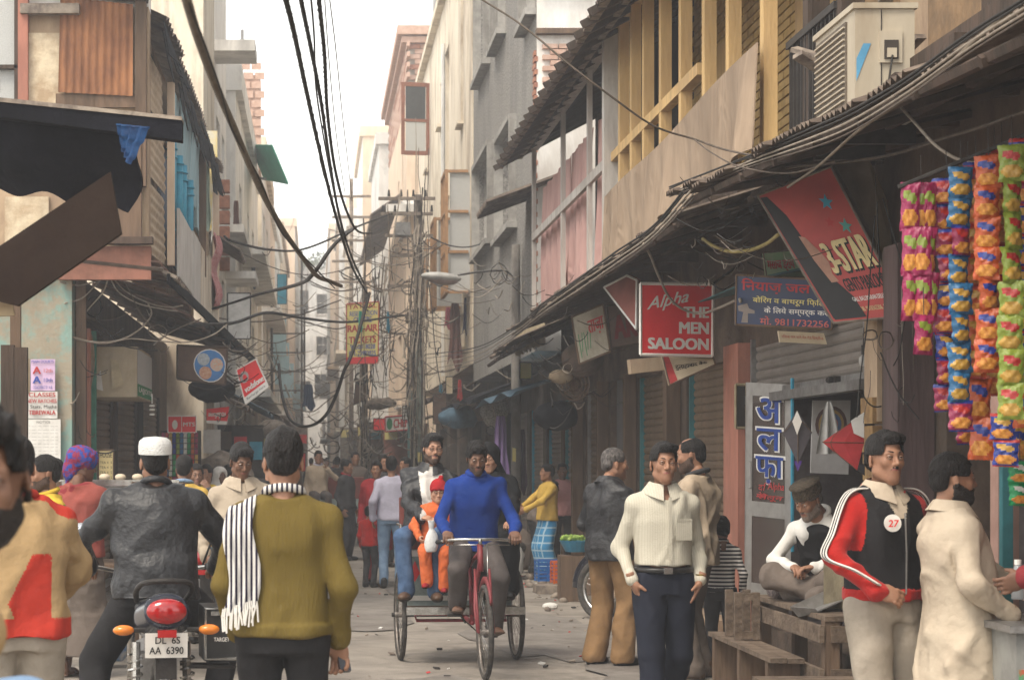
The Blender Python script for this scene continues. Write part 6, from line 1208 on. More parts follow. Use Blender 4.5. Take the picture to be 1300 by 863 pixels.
# bundles wrapped in tarpaulin over the far right shops
for i, (x, y, rx, rz, Y, m, lab) in enumerate([(583, 530, .38, .22, 40, mat('slate_tarp', (.07, .13, .18), (.04, .08, .12), 6, .7, .4), 'slate blue wrapped bundle lying on a ledge left of the lamp post'), (608, 524, .2, .16, 40, M_wood, 'brown wrapped bundle next to the slate blue one'), (628, 522, .26, .3, 38, mat('spotted_sack', (.34, .32, .28), (.12, .11, .1), 40, .8), 'speckled grey sack hanging left of the lamp post'), (705, 528, .30, .19, 26.5, M_tarp, 'blue and brown tarpaulin bundle above the small shutters'), (484, 512, .34, .13, 46, M_gwood, 'heap of brown sacking on a ledge by the tangled pole'), (740, 455, .25, .2, 23, M_dkwood, 'dark bundle of rags on a hook above the shutters'), (270, 495, .3, .16, 26, M_tarp, 'black polythene swag hanging under the round dish sign'), (345, 545, .3, .2, 40, M_gwood, 'brown bundle hanging at the far end of the left awning')]):
    c = P(x, y, Y); g_ = Fld((-rx - .1, -rx - .1, -rz - .1), (rx + .1, rx + .1, rz + .1), .025); g_.ell((0, 0, 0), (rx, rx * .7, rz)); g_.ell((rx * .3, -.05, rz * .2), (rx * .5, rx * .5, rz * .7), k=.05)
    o = to_obj('bundle', [g_.mesh(wr=.03, seed=i, wf=.5)], [m], None); o.location = c; tag(o, lab, 'bundle')
def ledge(label, pts, m, th=(0, 0, .06)): return tag(MB().slab(pts, th).build('canopy', m), label, 'canopy')
def rag(name, m, lab, cat, f, nu=24, nv=8): return tag(MB().grid(f, nu, nv, th=.01).build(name, m, smooth=True), lab, cat)
rag('tarpaulin', mat('slate_tarp', (.07, .13, .18)), 'dark blue tarpaulin sloping out over the far right shutters', 'tarpaulin', lambda u, v: (3.9 - 1.2 * v, 27.5 + u * 7.0, 2.95 - .42 * v - .05 * math.sin(u * 14) * v))
rag('tarpaulin', M_tarp, 'black tarpaulin sloping over the dark shops past the lamp post', 'tarpaulin', lambda u, v: (3.9 - 1.2 * v, 35 + u * 10, 3.15 - .5 * v - .07 * math.sin(u * 19) * v))
rag('tarpaulin', M_wood, 'brown sheet roof over the shops under the bay windows', 'tarpaulin', lambda u, v: (3.9 - 1.3 * v, 46 + u * 9, 3.5 - .5 * v - .06 * math.sin(u * 19) * v))
rag('tarpaulin', mat('teal_sheet', (.05, .13, .14), (.03, .09, .10), 5, .7), 'teal metal sheet under the awning between the saloon and plumber signs', 'sheet', lambda u, v: (3.65 - .45 * v, 14.9 + u * 2.2, 3.02 - .10 * v))
for i, (Y, X, w, d, z, m) in enumerate([(58, 2.1, 1.3, 7, 2.9, M_tin), (66, 1.9, 1.2, 6, 3.0, M_wood), (74, 1.7, 1.3, 8, 3.2, M_tin), (90, 1.5, 1.2, 9, 3.3, M_gwood)]):
    rag('tarpaulin', m, ['far rusty awning past the chemist sign on the right', 'second far awning on the right, in thin haze', 'third far awning on the right, in the haze', 'last faint awning on the right'][i], 'awning', lambda u, v, X=X, Y=Y, w=w, d=d, z=z: (X + w * (1 - v), Y + u * d, z - .4 * v - .05 * math.sin(u * 15)))
for i, (Y, X, d, z, m) in enumerate([(36, -1.2, 5, 3.0, M_tin), (43, -1.0, 8, 3.1, mat('slate_tarp', (.07, .13, .18))), (53, -.9, 8, 3.2, M_tin), (64, -.8, 8, 3.3, M_wood), (76, -.8, 9, 3.4, M_tin)]):
    rag('tarpaulin', m, ['rusty awning just past the tilted red phone sign', 'blue grey awning further down the left side', 'tin awning in thin haze on the left', 'brown awning in the haze on the left', 'last faint tin awning on the left'][i], 'awning', lambda u, v, X=X, Y=Y, d=d, z=z: (X - .9 * (1 - v), Y + u * d, z - .45 * v - .05 * math.sin(u * 15)))
# clutter in the haze: stall fronts on both sides
for i, (x0, x1, Y, z0, z1, m, lab) in enumerate([(-1.9, -1.0, 40, 0, 2.3, M_dark, 'dark stall front past the left awning'), (-1.8, -.9, 52, 0, 2.5, mat('stall_blue', (.16, .24, .30)), 'blue grey stall front on the left in the haze'), (-1.7, -.7, 66, 0, 2.6, M_wood, 'brown stall front on the left in the haze'), (-1.6, -.3, 84, 0, 3, M_gwood, 'pale stall front far down on the left'), (2.0, 3.3, 60, 0, 2.7, mat('stall_red', (.30, .12, .09)), 'reddish stall front behind the distant group'), (1.6, 3.0, 78, 0, 3, M_wood, 'brown stall front beyond the reddish one'), (1.2, 2.6, 98, 0, 3.2, M_gwood, 'pale stall front far down on the right')]):
    T = thing('stall_front', lab, 'stall', ((x0 + x1) / 2, Y, 0)); extr(T, 'panel', m, [(((x0 + x1) / 2, Y, (z0 + z1) / 2), (x1 - x0, .3, z1 - z0))]); extr(T, 'counter', M_gwood, [(((x0 + x1) / 2, Y - .4, .9), (x1 - x0, .6, .1))])
    for k in range(3): extr(T, 'board', rnd.choice((M_whp, M_redp, M_blue, M_yelp, M_asb)), [((lerp(x0, x1, (k + .5) / 3), Y - .18, z1 - .3 - .1 * k), ((x1 - x0) / 3.6, .05, .35))])
# ================= vehicles =================
M_rub = mat('tyre_rubber', (.035, .032, .030), (.08, .07, .06), 20, .85, .3, 60); M_chrome = mat('chrome', (.55, .54, .52), (.35, .33, .30), 20, .22, 0, 40, .9); M_rrim = mat('old_rim', (.32, .29, .26), (.18, .15, .13), 20, .45, .2, 40, .7)
M_rred = mat('rickshaw_red', (.30, .035, .05), (.20, .03, .035), 14, .4, .2, 40, stain=.3); M_gloss = mat('gloss_black', (.012, .012, .016), (.02, .02, .03), 6, .22, coat=.5); M_grip = mat('grip_black', (.02, .02, .02), rough=.7)
def wheel(T, c, r, w=.022, m_r=M_rrim, spokes=32, name='wheel', hub=.022, seg=40):
    b = MB(); b.ring(c, (1, 0, 0), r - w * .7, w, seg, 8); o = b.build(name, M_rub, T, smooth=True)
    b = MB(); b.ring(c, (1, 0, 0), r - w * 1.9, w * .55, seg, 6); b.build('rim', m_r, o, smooth=True)
    b = MB(); b.disc(c, (1, 0, 0), hub, .09, 10); b.build('hub', m_r, o)
    b = MB()
    for k in range(spokes):
        a = 2 * math.pi * k / spokes; a2 = a + (.35 if k % 2 else -.35); s = .03 if k % 4 < 2 else -.03; C = Vector(c)
        b.tube([C + Vector((s, math.cos(a2) * hub, math.sin(a2) * hub)), C + Vector((0, math.cos(a) * (r - w * 2), math.sin(a) * (r - w * 2)))], .0018, 3, cap=False)
    b.build('spokes', M_chrome, o, kind='stuff'); return o
def tubes(T, name, m, lst, sides=8, smooth=True):
    for pts, r in lst: MB().tube(pts, r, sides).build(name, m, T, smooth=smooth)
def rickshaw(label, loc, rz):
    T = thing('cycle_rickshaw', label, 'cycle rickshaw', loc, R(rz), 'cycle rickshaws')
    for x in (-.47, .47): wheel(T, (x, 0, .362), .362, .021)
    fw = wheel(T, (0, -1.52, .345), .345, .021)
    tubes(T, 'axle', M_dmetal, [([(-.54, 0, .362), (.54, 0, .362)], .018)])
    tubes(T, 'frame_tube', M_rred, [([(-.40, -.05, .42), (-.40, -.42, .40), (.40, -.42, .40), (.40, -.05, .42)], .016), ([(-.36, .0, .40), (-.36, -.2, .33), (.36, -.2, .33), (.36, 0, .40)], .014), ([(0, -.15, .38), (0, -.75, .36), (0, -.85, .36)], .019), ([(0, -.83, .36), (0, -.66, .90)], .017), ([(0, -.80, .42), (0, -1.28, .86)], .018), ([(0, -.70, .80), (0, -1.25, .92)], .016), ([(0, -1.25, .98), (0, -1.31, .78)], .022),
        ([(-.045, -1.33, .74), (-.06, -1.42, .5), (-.05, -1.52, .345)], .012), ([(.045, -1.33, .74), (.06, -1.42, .5), (.05, -1.52, .345)], .012), ([(-.055, -1.36, .80), (-.055, -1.60, .345)], .009), ([(.055, -1.36, .80), (.055, -1.60, .345)], .009)])
    tubes(T, 'handlebar', M_chrome, [(spline([(-.29, -1.02, .985), (-.27, -1.12, .995), (-.20, -1.22, 1.01), (0, -1.27, 1.015), (.20, -1.22, 1.01), (.27, -1.12, .995), (.29, -1.02, .985)], 4), .012)])
    tubes(T, 'grip', M_grip, [([(-.29, -1.0, .985), (-.272, -1.12, .993)], .017), ([(.29, -1.0, .985), (.272, -1.12, .993)], .017)])
    tubes(T, 'stem', M_chrome, [([(0, -1.25, .96), (0, -1.28, 1.02)], .014)]); tubes(T, 'brake_rod', M_chrome, [([(.05, -1.28, .98), (.04, -1.40, .70)], .005), ([(-.24, -1.15, .97), (.24, -1.15, .97)], .005)])
    b = MB(); b.ring((0, -1.52, .345), (1, 0, 0), .385, .001, 8, 3); b = MB()
    arc = [(0, -1.52 + .385 * math.cos(a), .345 + .385 * math.sin(a)) for a in np.linspace(.2, 2.5, 14)]; MB().tube(arc, .028, 6, flat=.35).build('mudguard', M_rred, T, smooth=True)
    b = MB(); b.disc((.06, -.82, .36), (1, 0, 0), .09, .008, 22); b.build('chainring', M_chrome, T); b = MB(); b.tube([(.06, -.82, .45), (.06, 0, .41)], .006, 4); b.tube([(.06, -.82, .27), (.06, 0, .31)], .006, 4); b.build('chain', M_dmetal, T, kind='stuff')
    for s, dz in ((-1, .06), (1, -.10)): b = MB(); b.tube([(s * .05, -.82, .36), (s * .09, -.84, .36 + dz)], .010, 6); b.box((s * .14, -.84, .36 + dz), (.10, .07, .022)); b.build('pedal', M_dmetal, T)
    g = MB(); g.ball((0, -.60, .93), (.08, .13, .045), 8); g.build('saddle', mat('saddle', (.06, .04, .03), rough=.5), T, smooth=True)
    b = MB(); b.box((0, -.24, .42), (.92, .46, .03)); b.build('footboard', M_wood, T); b = MB(); b.box((0, -.475, .425), (.94, .015, .06)); b.build('footboard_edge', M_chrome, T)
    b = MB(); b.box((0, .14, .67), (.84, .42, .46)); b.build('seat_box', mat('painted_tin', (.30, .36, .34), (.16, .20, .2), 5, .5, stain=.4), T)
    for x, m in ((-.36, M_redp), (-.27, M_yelp), (-.18, M_blue), (-.09, M_grn), (.0, M_redp), (.09, M_yelp), (.18, M_blue), (.27, M_grn), (.36, M_redp)):
        b = MB(); b.slab([(x - .04, -.072, .70), (x, -.072, .63), (x + .04, -.072, .70), (x, -.072, .80)], (0, -.004, 0)); b.build('painted_diamond', m, T)
    b = MB(); b.box((0, -.073, .86), (.84, .006, .05)); b.box((0, -.073, .50), (.84, .006, .04)); b.build('painted_band', M_whp, T, kind='stuff')
    b = MB(); b.box((0, .12, .93), (.88, .46, .07)); b.box((0, .36, 1.12), (.88, .06, .36), 0, (R(-8), 0, 0)); b.build('seat', mat('seat_vinyl', (.20, .05, .04), (.14, .04, .03), 5, .45), T, kind=None)
    tubes(T, 'seat_rail', M_chrome, [([(-.45, -.1, .90), (-.46, .05, 1.08), (-.46, .34, 1.08)], .012), ([(.45, -.1, .90), (.46, .05, 1.08), (.46, .34, 1.08)], .012)])
    return T
def motorcycle(label, loc, rz, plate=None, pannier=False, group='motorcycles'):
    T = thing('motorcycle', label, 'motorcycle', loc, R(rz), group)    # front at -y, rear wheel at the origin
    wheel(T, (0, 0, .305), .305, .045, M_chrome, 24, hub=.05); wheel(T, (0, -1.25, .305), .305, .040, M_chrome, 24, hub=.05)
    arc = [(0, .35 * math.cos(a), .305 + .35 * math.sin(a)) for a in np.linspace(-.15, 1.9, 12)]; MB().tube(arc, .072, 8, flat=.35).build('mudguard', mat('mudguard_grey', (.22, .22, .23), (.3, .3, .3), 5, .35, metal=.5), T, smooth=True)
    arc = [(0, -1.25 - .34 * math.cos(a), .305 + .34 * math.sin(a)) for a in np.linspace(.0, 2.1, 12)]; MB().tube(arc, .06, 8, flat=.35).build('mudguard', M_gloss, T, smooth=True)
    g = Fld((-.2, -.75, .6), (.2, .42, 1.15), .012); g.loft([((0, -.55, .84), .10, .05), ((0, -.1, .86), .13, .05), ((0, .30, .93), .075, .035)], (1, 0, 0), k=.02); to_obj('seat', [g.mesh()], [mat('seat_black', (.02, .019, .018), rough=.5, bump=.2)], T)
    g = Fld((-.2, -1.15, .6), (.2, -.4, 1.12), .012); g.ell((0, -.80, .86), (.135, .30, .13)); g.ell((0, -.62, .82), (.10, .2, .1)); to_obj('fuel_tank', [g.mesh()], [M_gloss], T)
    g = Fld((-.22, -.3, .55), (.22, .46, 1.1), .010); g.loft([((0, -.25, .78), .12, .09), ((0, .10, .83), .145, .10), ((0, .36, .88), .105, .085)], (1, 0, 0), k=.02); to_obj('tail_fairing', [g.mesh()], [mat('fairing_blue_black', (.012, .016, .035), rough=.22, coat=.5)], T)
    g = Fld((-.14, .3, .75), (.14, .48, 1.0), .008); g.ell((0, .385, .88), (.098, .045, .062), 0, .01); g.ell((0, .37, .87), (.112, .04, .078), 1, .004) if False else None; to_obj('tail_light', [g.mesh()], [mat('tail_red', (.40, .006, .008), (.28, .004, .006), 60, .12, spec=.6, coat=.6)], T)
    b = MB(); b.box((0, .41, .775), (.09, .03, .035)); b.build('reflector', mat('reflector_red', (.45, .02, .02), rough=.2), T)
    for s in (-1, 1):
        b = MB(); b.tube([(s * .10, .36, .79), (s * .17, .36, .79)], .012, 6); b.build('indicator_stalk', M_dmetal, T)
        b = MB(); b.ball((s * .205, .365, .79), (.052, .034, .026), 7); b.build('indicator', mat('amber', (.75, .22, .02), rough=.15, spec=.6), T, smooth=True)
        b = MB(); b.tube([(s * .13, .0, .33), (s * .125, -.02, .70)], .022, 8); b.build('shock_absorber', M_chrome, T)
        sp = [(s * .13 + .034 * math.cos(a), .0 - .02 * a / 44 + .034 * math.sin(a), .36 + a / 44 * .28) for a in np.linspace(0, 44, 90)]; MB().tube(sp, .006, 4).build('spring', M_chrome, T)
        tubes(T, 'fork', M_chrome, [([(s * .09, -1.25, .305), (s * .10, -1.02, .98)], .022)]); b = MB(); b.tube([(s * .05, -.02, .305), (s * .07, -.45, .40)], .018, 6); b.build('swingarm', M_dmetal, T)
        tubes(T, 'grip', M_grip, [([(s * .30, -.86, 1.03), (s * .40, -.76, 1.02)], .019)]); tubes(T, 'mirror_stalk', M_dmetal, [([(s * .28, -.9, 1.03), (s * .33, -.92, 1.16), (s * .36, -.92, 1.20)], .006)])
        g2 = MB(); g2.M = tm((s * .39, -.92, 1.225), (0, R(s * 12), 0)); g2.ball((0, -.012, 0), (.065, .022, .042), 8); mo = g2.build('mirror', M_chrome, T, smooth=True); g2 = MB(); g2.M = tm((s * .39, -.92, 1.225), (0, R(s * 12), 0)); g2.ball((0, .003, 0), (.058, .012, .036), 8); g2.build('mirror_glass', mat('mirror_glass', (.6, .62, .65), rough=.03, metal=1.0), mo, smooth=True)
        tubes(T, 'footpeg', M_dmetal, [([(s * .08, -.45, .33), (s * .26, -.45, .33)], .014)])
    tubes(T, 'handlebar', M_chrome, [(spline([(-.40, -.76, 1.02), (-.30, -.86, 1.03), (-.12, -1.0, .99), (.12, -1.0, .99), (.30, -.86, 1.03), (.40, -.76, 1.02)], 4), .011)]); b = MB(); b.ball((0, -1.10, .92), (.09, .08, .09), 8); b.build('headlight', M_chrome, T, smooth=True)
    tubes(T, 'grab_rail', M_dmetal, [(spline([(-.12, -.05, .90), (-.135, .2, .97), (-.09, .38, 1.02), (.09, .38, 1.02), (.135, .2, .97), (.12, -.05, .90)], 5), .014)])
    b = MB(); b.box((0, -.62, .45), (.22, .36, .30)); b.cyl((0, -.55, .30), (0, -.75, .62), .10, n=12); b.build('engine', M_metal, T); tubes(T, 'exhaust', M_chrome, [([(.12, -.7, .35), (.15, -.3, .27), (.16, .25, .32)], .036)], 10); tubes(T, 'frame_tube', M_dmetal, [([(0, -1.0, .95), (0, -.85, .45), (0, -.5, .3), (0, -.1, .75)], .018)])
    b = MB(); b.box((0, .33, .66), (.10, .02, .22)); b.build('plate_bracket', M_dmetal, T)
    if plate:
        Q = [Vector((.102, .375, .775)), Vector((-.102, .375, .775)), Vector((-.102, .355, .655)), Vector((.102, .355, .655))]; M = wm(T); Q = [M @ q for q in Q]
        MB().slab(Q, tuple(Vector(M.to_3x3() @ Vector((0, -.008, 0))))).build('number_plate', M_whp, T, world=True); text_q(plate[0], Q, (.24, .14, .82, .42), M_black, T, .012); text_q(plate[1], Q, (.10, .55, .90, .84), M_black, T, .012)
    if pannier:
        b = MB(); b.box((-.27, .12, .76), (.16, .34, .26)); q = b.build('pannier', mat('pannier_black', (.025, .024, .024), rough=.35), T); b = MB(); b.tube([(-.352, .294, .64), (-.352, .294, .885), (-.195, .294, .885), (-.195, .294, .64), (-.352, .294, .64)], .010, 6); b.tube([(-.352, .294, .885), (-.352, -.05, .885)], .010, 6); b.build('chrome_edge', M_chrome, q)
        b = MB(); b.box((-.27, .30, .862), (.10, .02, .02)); b.build('latch', M_chrome, q)
        Q = [wm(T) @ Vector(v) for v in ((-.235, .295, .745), (-.31, .295, .745), (-.31, .295, .725), (-.235, .295, .725))]; text_q('TARGET', Q, (0, 0, 1, 1), M_whp, T, .01)
        tubes(T, 'crash_guard', M_dmetal, [([(-.12, .25, .60), (-.34, .27, .60), (-.34, -.05, .58), (-.1, -.1, .58)], .009)])
    return T
RK = rickshaw('cycle rickshaw with pinkish red frame carrying a family, ridden by the man in blue', (1.157, 16.55, 0), 3.4); RKM = wm(RK)
def rk(x, y): v = RKM @ Vector((x, y, 0)); return (v.x, v.y, 0)
BK = motorcycle('black motorcycle with a white number plate, ridden by the man in the white cap', (-.765, 10.2, 0), 188, ('DL  6S', 'AA  6390'), True); BKM = wm(BK)
RK2 = rickshaw('second cycle rickshaw, half hidden behind the man in the mustard sweater', (.42, 38.5, 0), -172)
MC2 = motorcycle('parked motorcycle at the kerb, half hidden behind the man in brown trousers', (3.68, 19.75, 0), -141)
MC3 = motorcycle('second motorcycle on the left, showing between the rider and the man in the cream shirt', (-.75, 15.6, 0), 170)
# ================= people =================
def at(px, Y): return ((px - VX) * Y / F, Y, 0)
C_leather = mat('black_leather', (.022, .022, .024), (.014, .014, .016), 6, .42, .5, 30, spec=.4, fold=6); C_leather2 = mat('worn_leather', (.035, .034, .036), (.02, .02, .022), 6, .46, .5, 30, spec=.35, fold=6)
C_must = cloth('mustard_knit', (.150, .108, .028), (.122, .086, .020), bump=.35, bscale=110, stretch=.2, fold=3.5); C_blkt = cloth('black_trouser', (.022, .021, .022)); C_navyt = cloth('navy_trouser', (.014, .016, .026), bump=.3)
C_wht = wavemat('cream_stripe_shirt', ((.50, .465, .38), (.455, .42, .335)), 'X', .013, .4); C_cream = cloth('cream_shirt', (.46, .38, .29)); C_kur = cloth('cream_kurta', (.50, .42, .32), (.45, .37, .28))
C_brn = cloth('brown_trouser', (.26, .155, .075)); C_gryt = cloth('grey_trouser', (.10, .085, .08)); C_stone = cloth('stone_trouser', (.33, .285, .23)); C_den = cloth('denim', (.085, .14, .24), (.05, .09, .17), scale=9); C_den2 = cloth('pale_denim', (.22, .32, .45), (.16, .24, .36), scale=9)
C_blue = cloth('royal_blue_knit', (.010, .038, .20), (.010, .035, .20)); C_red = cloth('red_fleece', (.40, .018, .014), (.32, .014, .012), sheen=.1, bump=.3, bscale=60); C_blkf = cloth('black_fleece', (.018, .017, .018)); C_orn = cloth('orange_suit', (.62, .14, .045)); C_rust = cloth('rose_vest', (.28, .07, .055)); C_dred = cloth('dark_red_knit', (.22, .03, .035))
C_grn = cloth('green_knit', (.03, .26, .09)); C_yel = cloth('yellow_knit', (.62, .42, .05)); C_beij = cloth('beige_jacket', (.42, .33, .24)); C_tan = cloth('tan_shirt', (.37, .25, .125)); C_bred = cloth('blood_orange', (.45, .04, .025)); C_white = cloth('white_cotton', (.72, .69, .64)); C_pinks = cloth('pink_shirt', (.52, .26, .25)); C_ylw = cloth('mustard_shirt', (.55, .36, .08)); C_brv = cloth('brown_vest', (.10, .065, .045)); C_charc = cloth('charcoal', (.05, .048, .05)); C_abaya = cloth('black_robe', (.012, .012, .013)); C_lil = cloth('lilac_shirt', (.50, .48, .58)); C_grbr = cloth('grey_brown_wool', (.15, .12, .10)); C_maroon = cloth('maroon_cloth', (.30, .025, .03))
C_shoe = mat('shoe_black', (.02, .018, .017), rough=.3); C_shoeb = mat('shoe_brown', (.09, .05, .03), rough=.4)
C_str = wavemat('boy_stripes', ((.60, .56, .52), (.035, .03, .035)), 'Z', .042, .5); C_scarf = wavemat('scarf_stripes', ((.62, .60, .57), (.022, .018, .035)), 'X', .0195, .45)
C_chk = wavemat('blue_check', ((.05, .22, .42), (.34, .48, .58)), 'X', .07, .22, thick2=('Z', .11, .2)); C_capw = cloth('cap_white', (.78, .77, .74), bump=.6, bscale=120); C_wool = mat('wool_cap', (.10, .075, .05), (.05, .038, .028), 50, .95, .8, 90)
def cap_round(T, j, m, z0=.055, z1=.128, r=.098, top=.4, name='cap'):
    b = MB(); n = 20; prof = [(1.0, z0), (1.01, z0 + (z1 - z0) * .5), (.95, z0 + (z1 - z0) * .8), (top + .25, z1), (.02, z1 + .012 * (1 - top))]
    vs = [(r * .88 * s * math.cos(2 * math.pi * k / n), .016 + r * 1.1 * s * math.sin(2 * math.pi * k / n), z) for s, z in prof for k in range(n)]
    fs = [(i * n + k, i * n + (k + 1) % n, (i + 1) * n + (k + 1) % n, (i + 1) * n + k) for i in range(len(prof) - 1) for k in range(n)]
    b.add(vs, fs); b.v = [tuple(j['head'] @ Vector(p)) for p in b.v]; b.build(name, m, T, smooth=True)
def fieldpart(T, j, name, mats, fn, lo, hi, res=.008, wr=.004, space='head', seed=1, wf=1.5):
    g = Fld(lo, hi, res); fn(g); p = g.mesh(wr=wr, seed=seed, wf=wf)
    if space == 'head': p = xf(p, j['head'])
    return to_obj(name, [p], mats, T)
def glasses(T, j):
    b = MB()
    for s in (-1, 1):
        pts = [(s * .031 + .022 * math.cos(a), -.103, .008 + .014 * math.sin(a)) for a in np.linspace(0, 2 * math.pi, 13)[:-1]]; b.tube(pts, .0014, 4, closed=True); b.tube([(s * .053, -.101, .012), (s * .080, .0, .012)], .0014, 4)
    b.tube([(-.009, -.104, .012), (.009, -.104, .012)], .0014, 4); b.v = [tuple(j['head'] @ Vector(p)) for p in b.v]; b.build('glasses', M_dmetal, T)

# -- young man in the white shirt
T, j = person('young man in a cream striped shirt walking towards us, hands in pockets', at(842, 11.8), 6, 1.705, 0, wide=.97, seed=3, head=(-2, -2, 2), face=dict(jaw=.97, nose=1.0, fat=.95), hair=dict(fringe=1, vol=.014, front=.070, part=.015), skin=0, twist=-4,
    arms={-1: dict(w=(-.198, -.06, .915), pole=(-.35, 1, 0), dir=(.38, .05, -1), palm=(1, .1, .3), curl=.25), 1: dict(w=(.198, -.065, .915), pole=(.35, 1, 0), dir=(-.38, .05, -1), palm=(-1, .1, .3), curl=.25)}, legs={-1: dict(a=(-.12, -.24, .10)), 1: dict(a=(.08, .22, .14))},
    tops=[dict(m=[C_wht], hem=.065, ease=.016, wr=.008, cuff=1, neck=2, wf=.7)], bottom=dict(m=C_navyt, ease=.018, flare=1.15, wr=.006), shoes=(C_shoe, 'shoe'), collar=('shirt', C_wht))
b = MB(); el_ = [(.158 * math.cos(a), -.122 * math.sin(a), .972) for a in np.linspace(0, 2 * math.pi, 28)[:-1]]; b.tube(el_, .018, 6, closed=True, flat=1); b.build('belt', C_shoe, T, smooth=True); b = MB(); b.box((-.01, -.140, .972), (.05, .012, .036)); b.build('buckle', M_chrome, T)
b = MB(); b.box((0, -.150, 1.21), (.020, .004, .36)); b.build('placket', C_wht, T); 
for k in range(5): b = MB(); b.disc((.002, -.150, 1.05 + k * .075), (0, 1, 0), .0055, .003, 8); b.build('button', M_paper, T)
b = MB(); b.box((.085, -.136, 1.26), (.10, .004, .012), 0, (0, 0, R(14))); b.box((.085, -.134, 1.20), (.10, .004, .11), 0, (0, 0, R(14))); b.build('pocket', C_wht, T, kind=None)
b = MB(); b.tube([(j['wr'][1][0] + .024 * math.cos(a), j['wr'][1][1] + .026 * math.sin(a), j['wr'][1][2] + .03) for a in np.linspace(0, 6.28, 13)[:-1]], .005, 5, closed=True); b.build('watch', mat('gold', (.6, .4, .12), rough=.25, metal=.9), T)
# -- man in the mustard sweater, from behind
T, j = person('man walking away in a mustard sweater with a striped scarf over his shoulder', at(360, 8.15), 180, 1.725, 0, seed=8, wide=1.0, head=(0, 4, 0), hair=dict(vol=.016, mess=.003), skin=0, twist=2,
    arms={-1: dict(w=(-.215, -.06, .87), curl=.95, pole=(-.45, 1, 0), dir=(-.1, -.1, -1), palm=(.3, .9, 0)), 1: dict(w=(.185, -.06, .90), pole=(.5, 1, 0), curl=.5)}, legs={-1: dict(a=(-.09, .12, .12)), 1: dict(a=(.09, -.2, .09))},
    tops=[dict(m=[C_must, C_must, C_must], hem=-.03, ease=.026, band=1, wr=.007, name='sweater')], bottom=dict(m=C_blkt, ease=.012), shoes=(C_shoe, 'shoe'), collar=('scarf', C_scarf))
def scf(u, v):                                     # local frame: the back is +y
    x = .100 + u * .108 + .01 * math.sin(v * 6); 
    if v < .12: t = v / .12; return (x, -.02 + .10 * t, 1.435 - .04 * u * 1.2 + .012 * math.sin(t * 3) - .02 * t)
    t = (v - .12) / .88; return (x + .02 * t * u + .008 * math.sin(t * 7), .098 + .052 * min(1, t * 4) - .014 * t + .008 * math.sin(u * 17), 1.415 - .04 * u - t * .40)
MB().grid(scf, 26, 24, th=.009).build('scarf', C_scarf, T, smooth=True)
b = MB()
for k in range(16):
    x = .103 + k * .0072 + .02 * (k / 16); z = .975 + .04 * (1 - k / 16) - .0; b.tube([(x, .138, z + .03), (x + rnd.uniform(-.005, .005), .142, z), (x + rnd.uniform(-.012, .012), .146, z - .05 - rnd.random() * .02)], .0035, 4)
b.build('fringe', C_white, T, kind='stuff')
b = MB(); b.M = tm(tuple(Vector(j['wr'][-1]) + Vector((-.02, -.0, -.085))), (R(30), 0, R(20))); b.box((0, 0, 0), (.045, .022, .085)); o = b.build('phone', M_gloss, None); o.matrix_world = wm(T) @ Matrix.Translation(o.location); tag(o, 'black phone held in the hand of the man in the mustard sweater', 'phone')
# -- rider in white cap
v = BKM @ Vector((0, -.42, 0))
T, j = person('motorcycle rider seen from behind in a black leather jacket and white cap', (v.x, v.y, 0), 188, 1.72, 0, seed=5, wide=1.2, pelvis=(0, 0, .94), lean=9, head=(0, -4, 0), hair=dict(vol=.004), skin=0, headlean=.1,
    arms={-1: dict(w=(-.34, -.36, 1.02), pole=(-1, .3, -.3), curl=1.3, dir=(0, -1, -.1), palm=(0, 0, -1)), 1: dict(w=(.34, -.36, 1.02), pole=(1, .3, -.3), curl=1.3, dir=(0, -1, -.1), palm=(0, 0, -1))},
    legs={-1: dict(a=(-.30, -.05, .30), pole=(-.9, -1, .3)), 1: dict(a=(.33, .02, .16), pole=(.7, -1, .3))}, tops=[dict(m=[C_leather, C_leather, C_leather], hem=-.07, ease=.036, wr=.012, name='jacket', band=0, wf=.6)], bottom=dict(m=C_blkt, ease=.022, wr=.007), shoes=(C_shoeb, 'shoe'), collar=('band', C_leather))
cap_round(T, j, C_capw, .046, .132, .106, .45); 
# -- blue sweater driver
x_, y_, _ = rk(.03, -.70)
T, j = person('rickshaw driver in a royal blue polo neck sweater gripping the handlebar', (x_, y_, 0), 3, 1.72, 0, seed=13, pelvis=(0, 0, .98), lean=15, skin=1, wide=1.05, head=(0, 13, -2), hair=dict(fringe=1, vol=.017, front=.066, mess=.005), face=dict(beard=1, stache=1),
    arms={-1: dict(w=(-.255, -.40, 1.05), pole=(-.45, .5, -.6), curl=1.25, dir=(0, -1, -.35), palm=(0, 0, -1)), 1: dict(w=(.255, -.40, 1.05), pole=(.45, .5, -.6), curl=1.25, dir=(0, -1, -.35), palm=(0, 0, -1))},
    legs={-1: dict(a=(-.135, -.10, .49), pole=(-.15, -1, .2), pitch=-12), 1: dict(a=(.135, -.15, .33), pole=(.15, -1, .1), pitch=-12)}, tops=[dict(m=[C_blue], hem=-.06, ease=.026, wr=.010, name='sweater')], bottom=dict(m=C_gryt, ease=.014, flare=1.2, wr=.007), shoes=(C_shoeb, 'sandal'), collar=('turtle', C_blue))
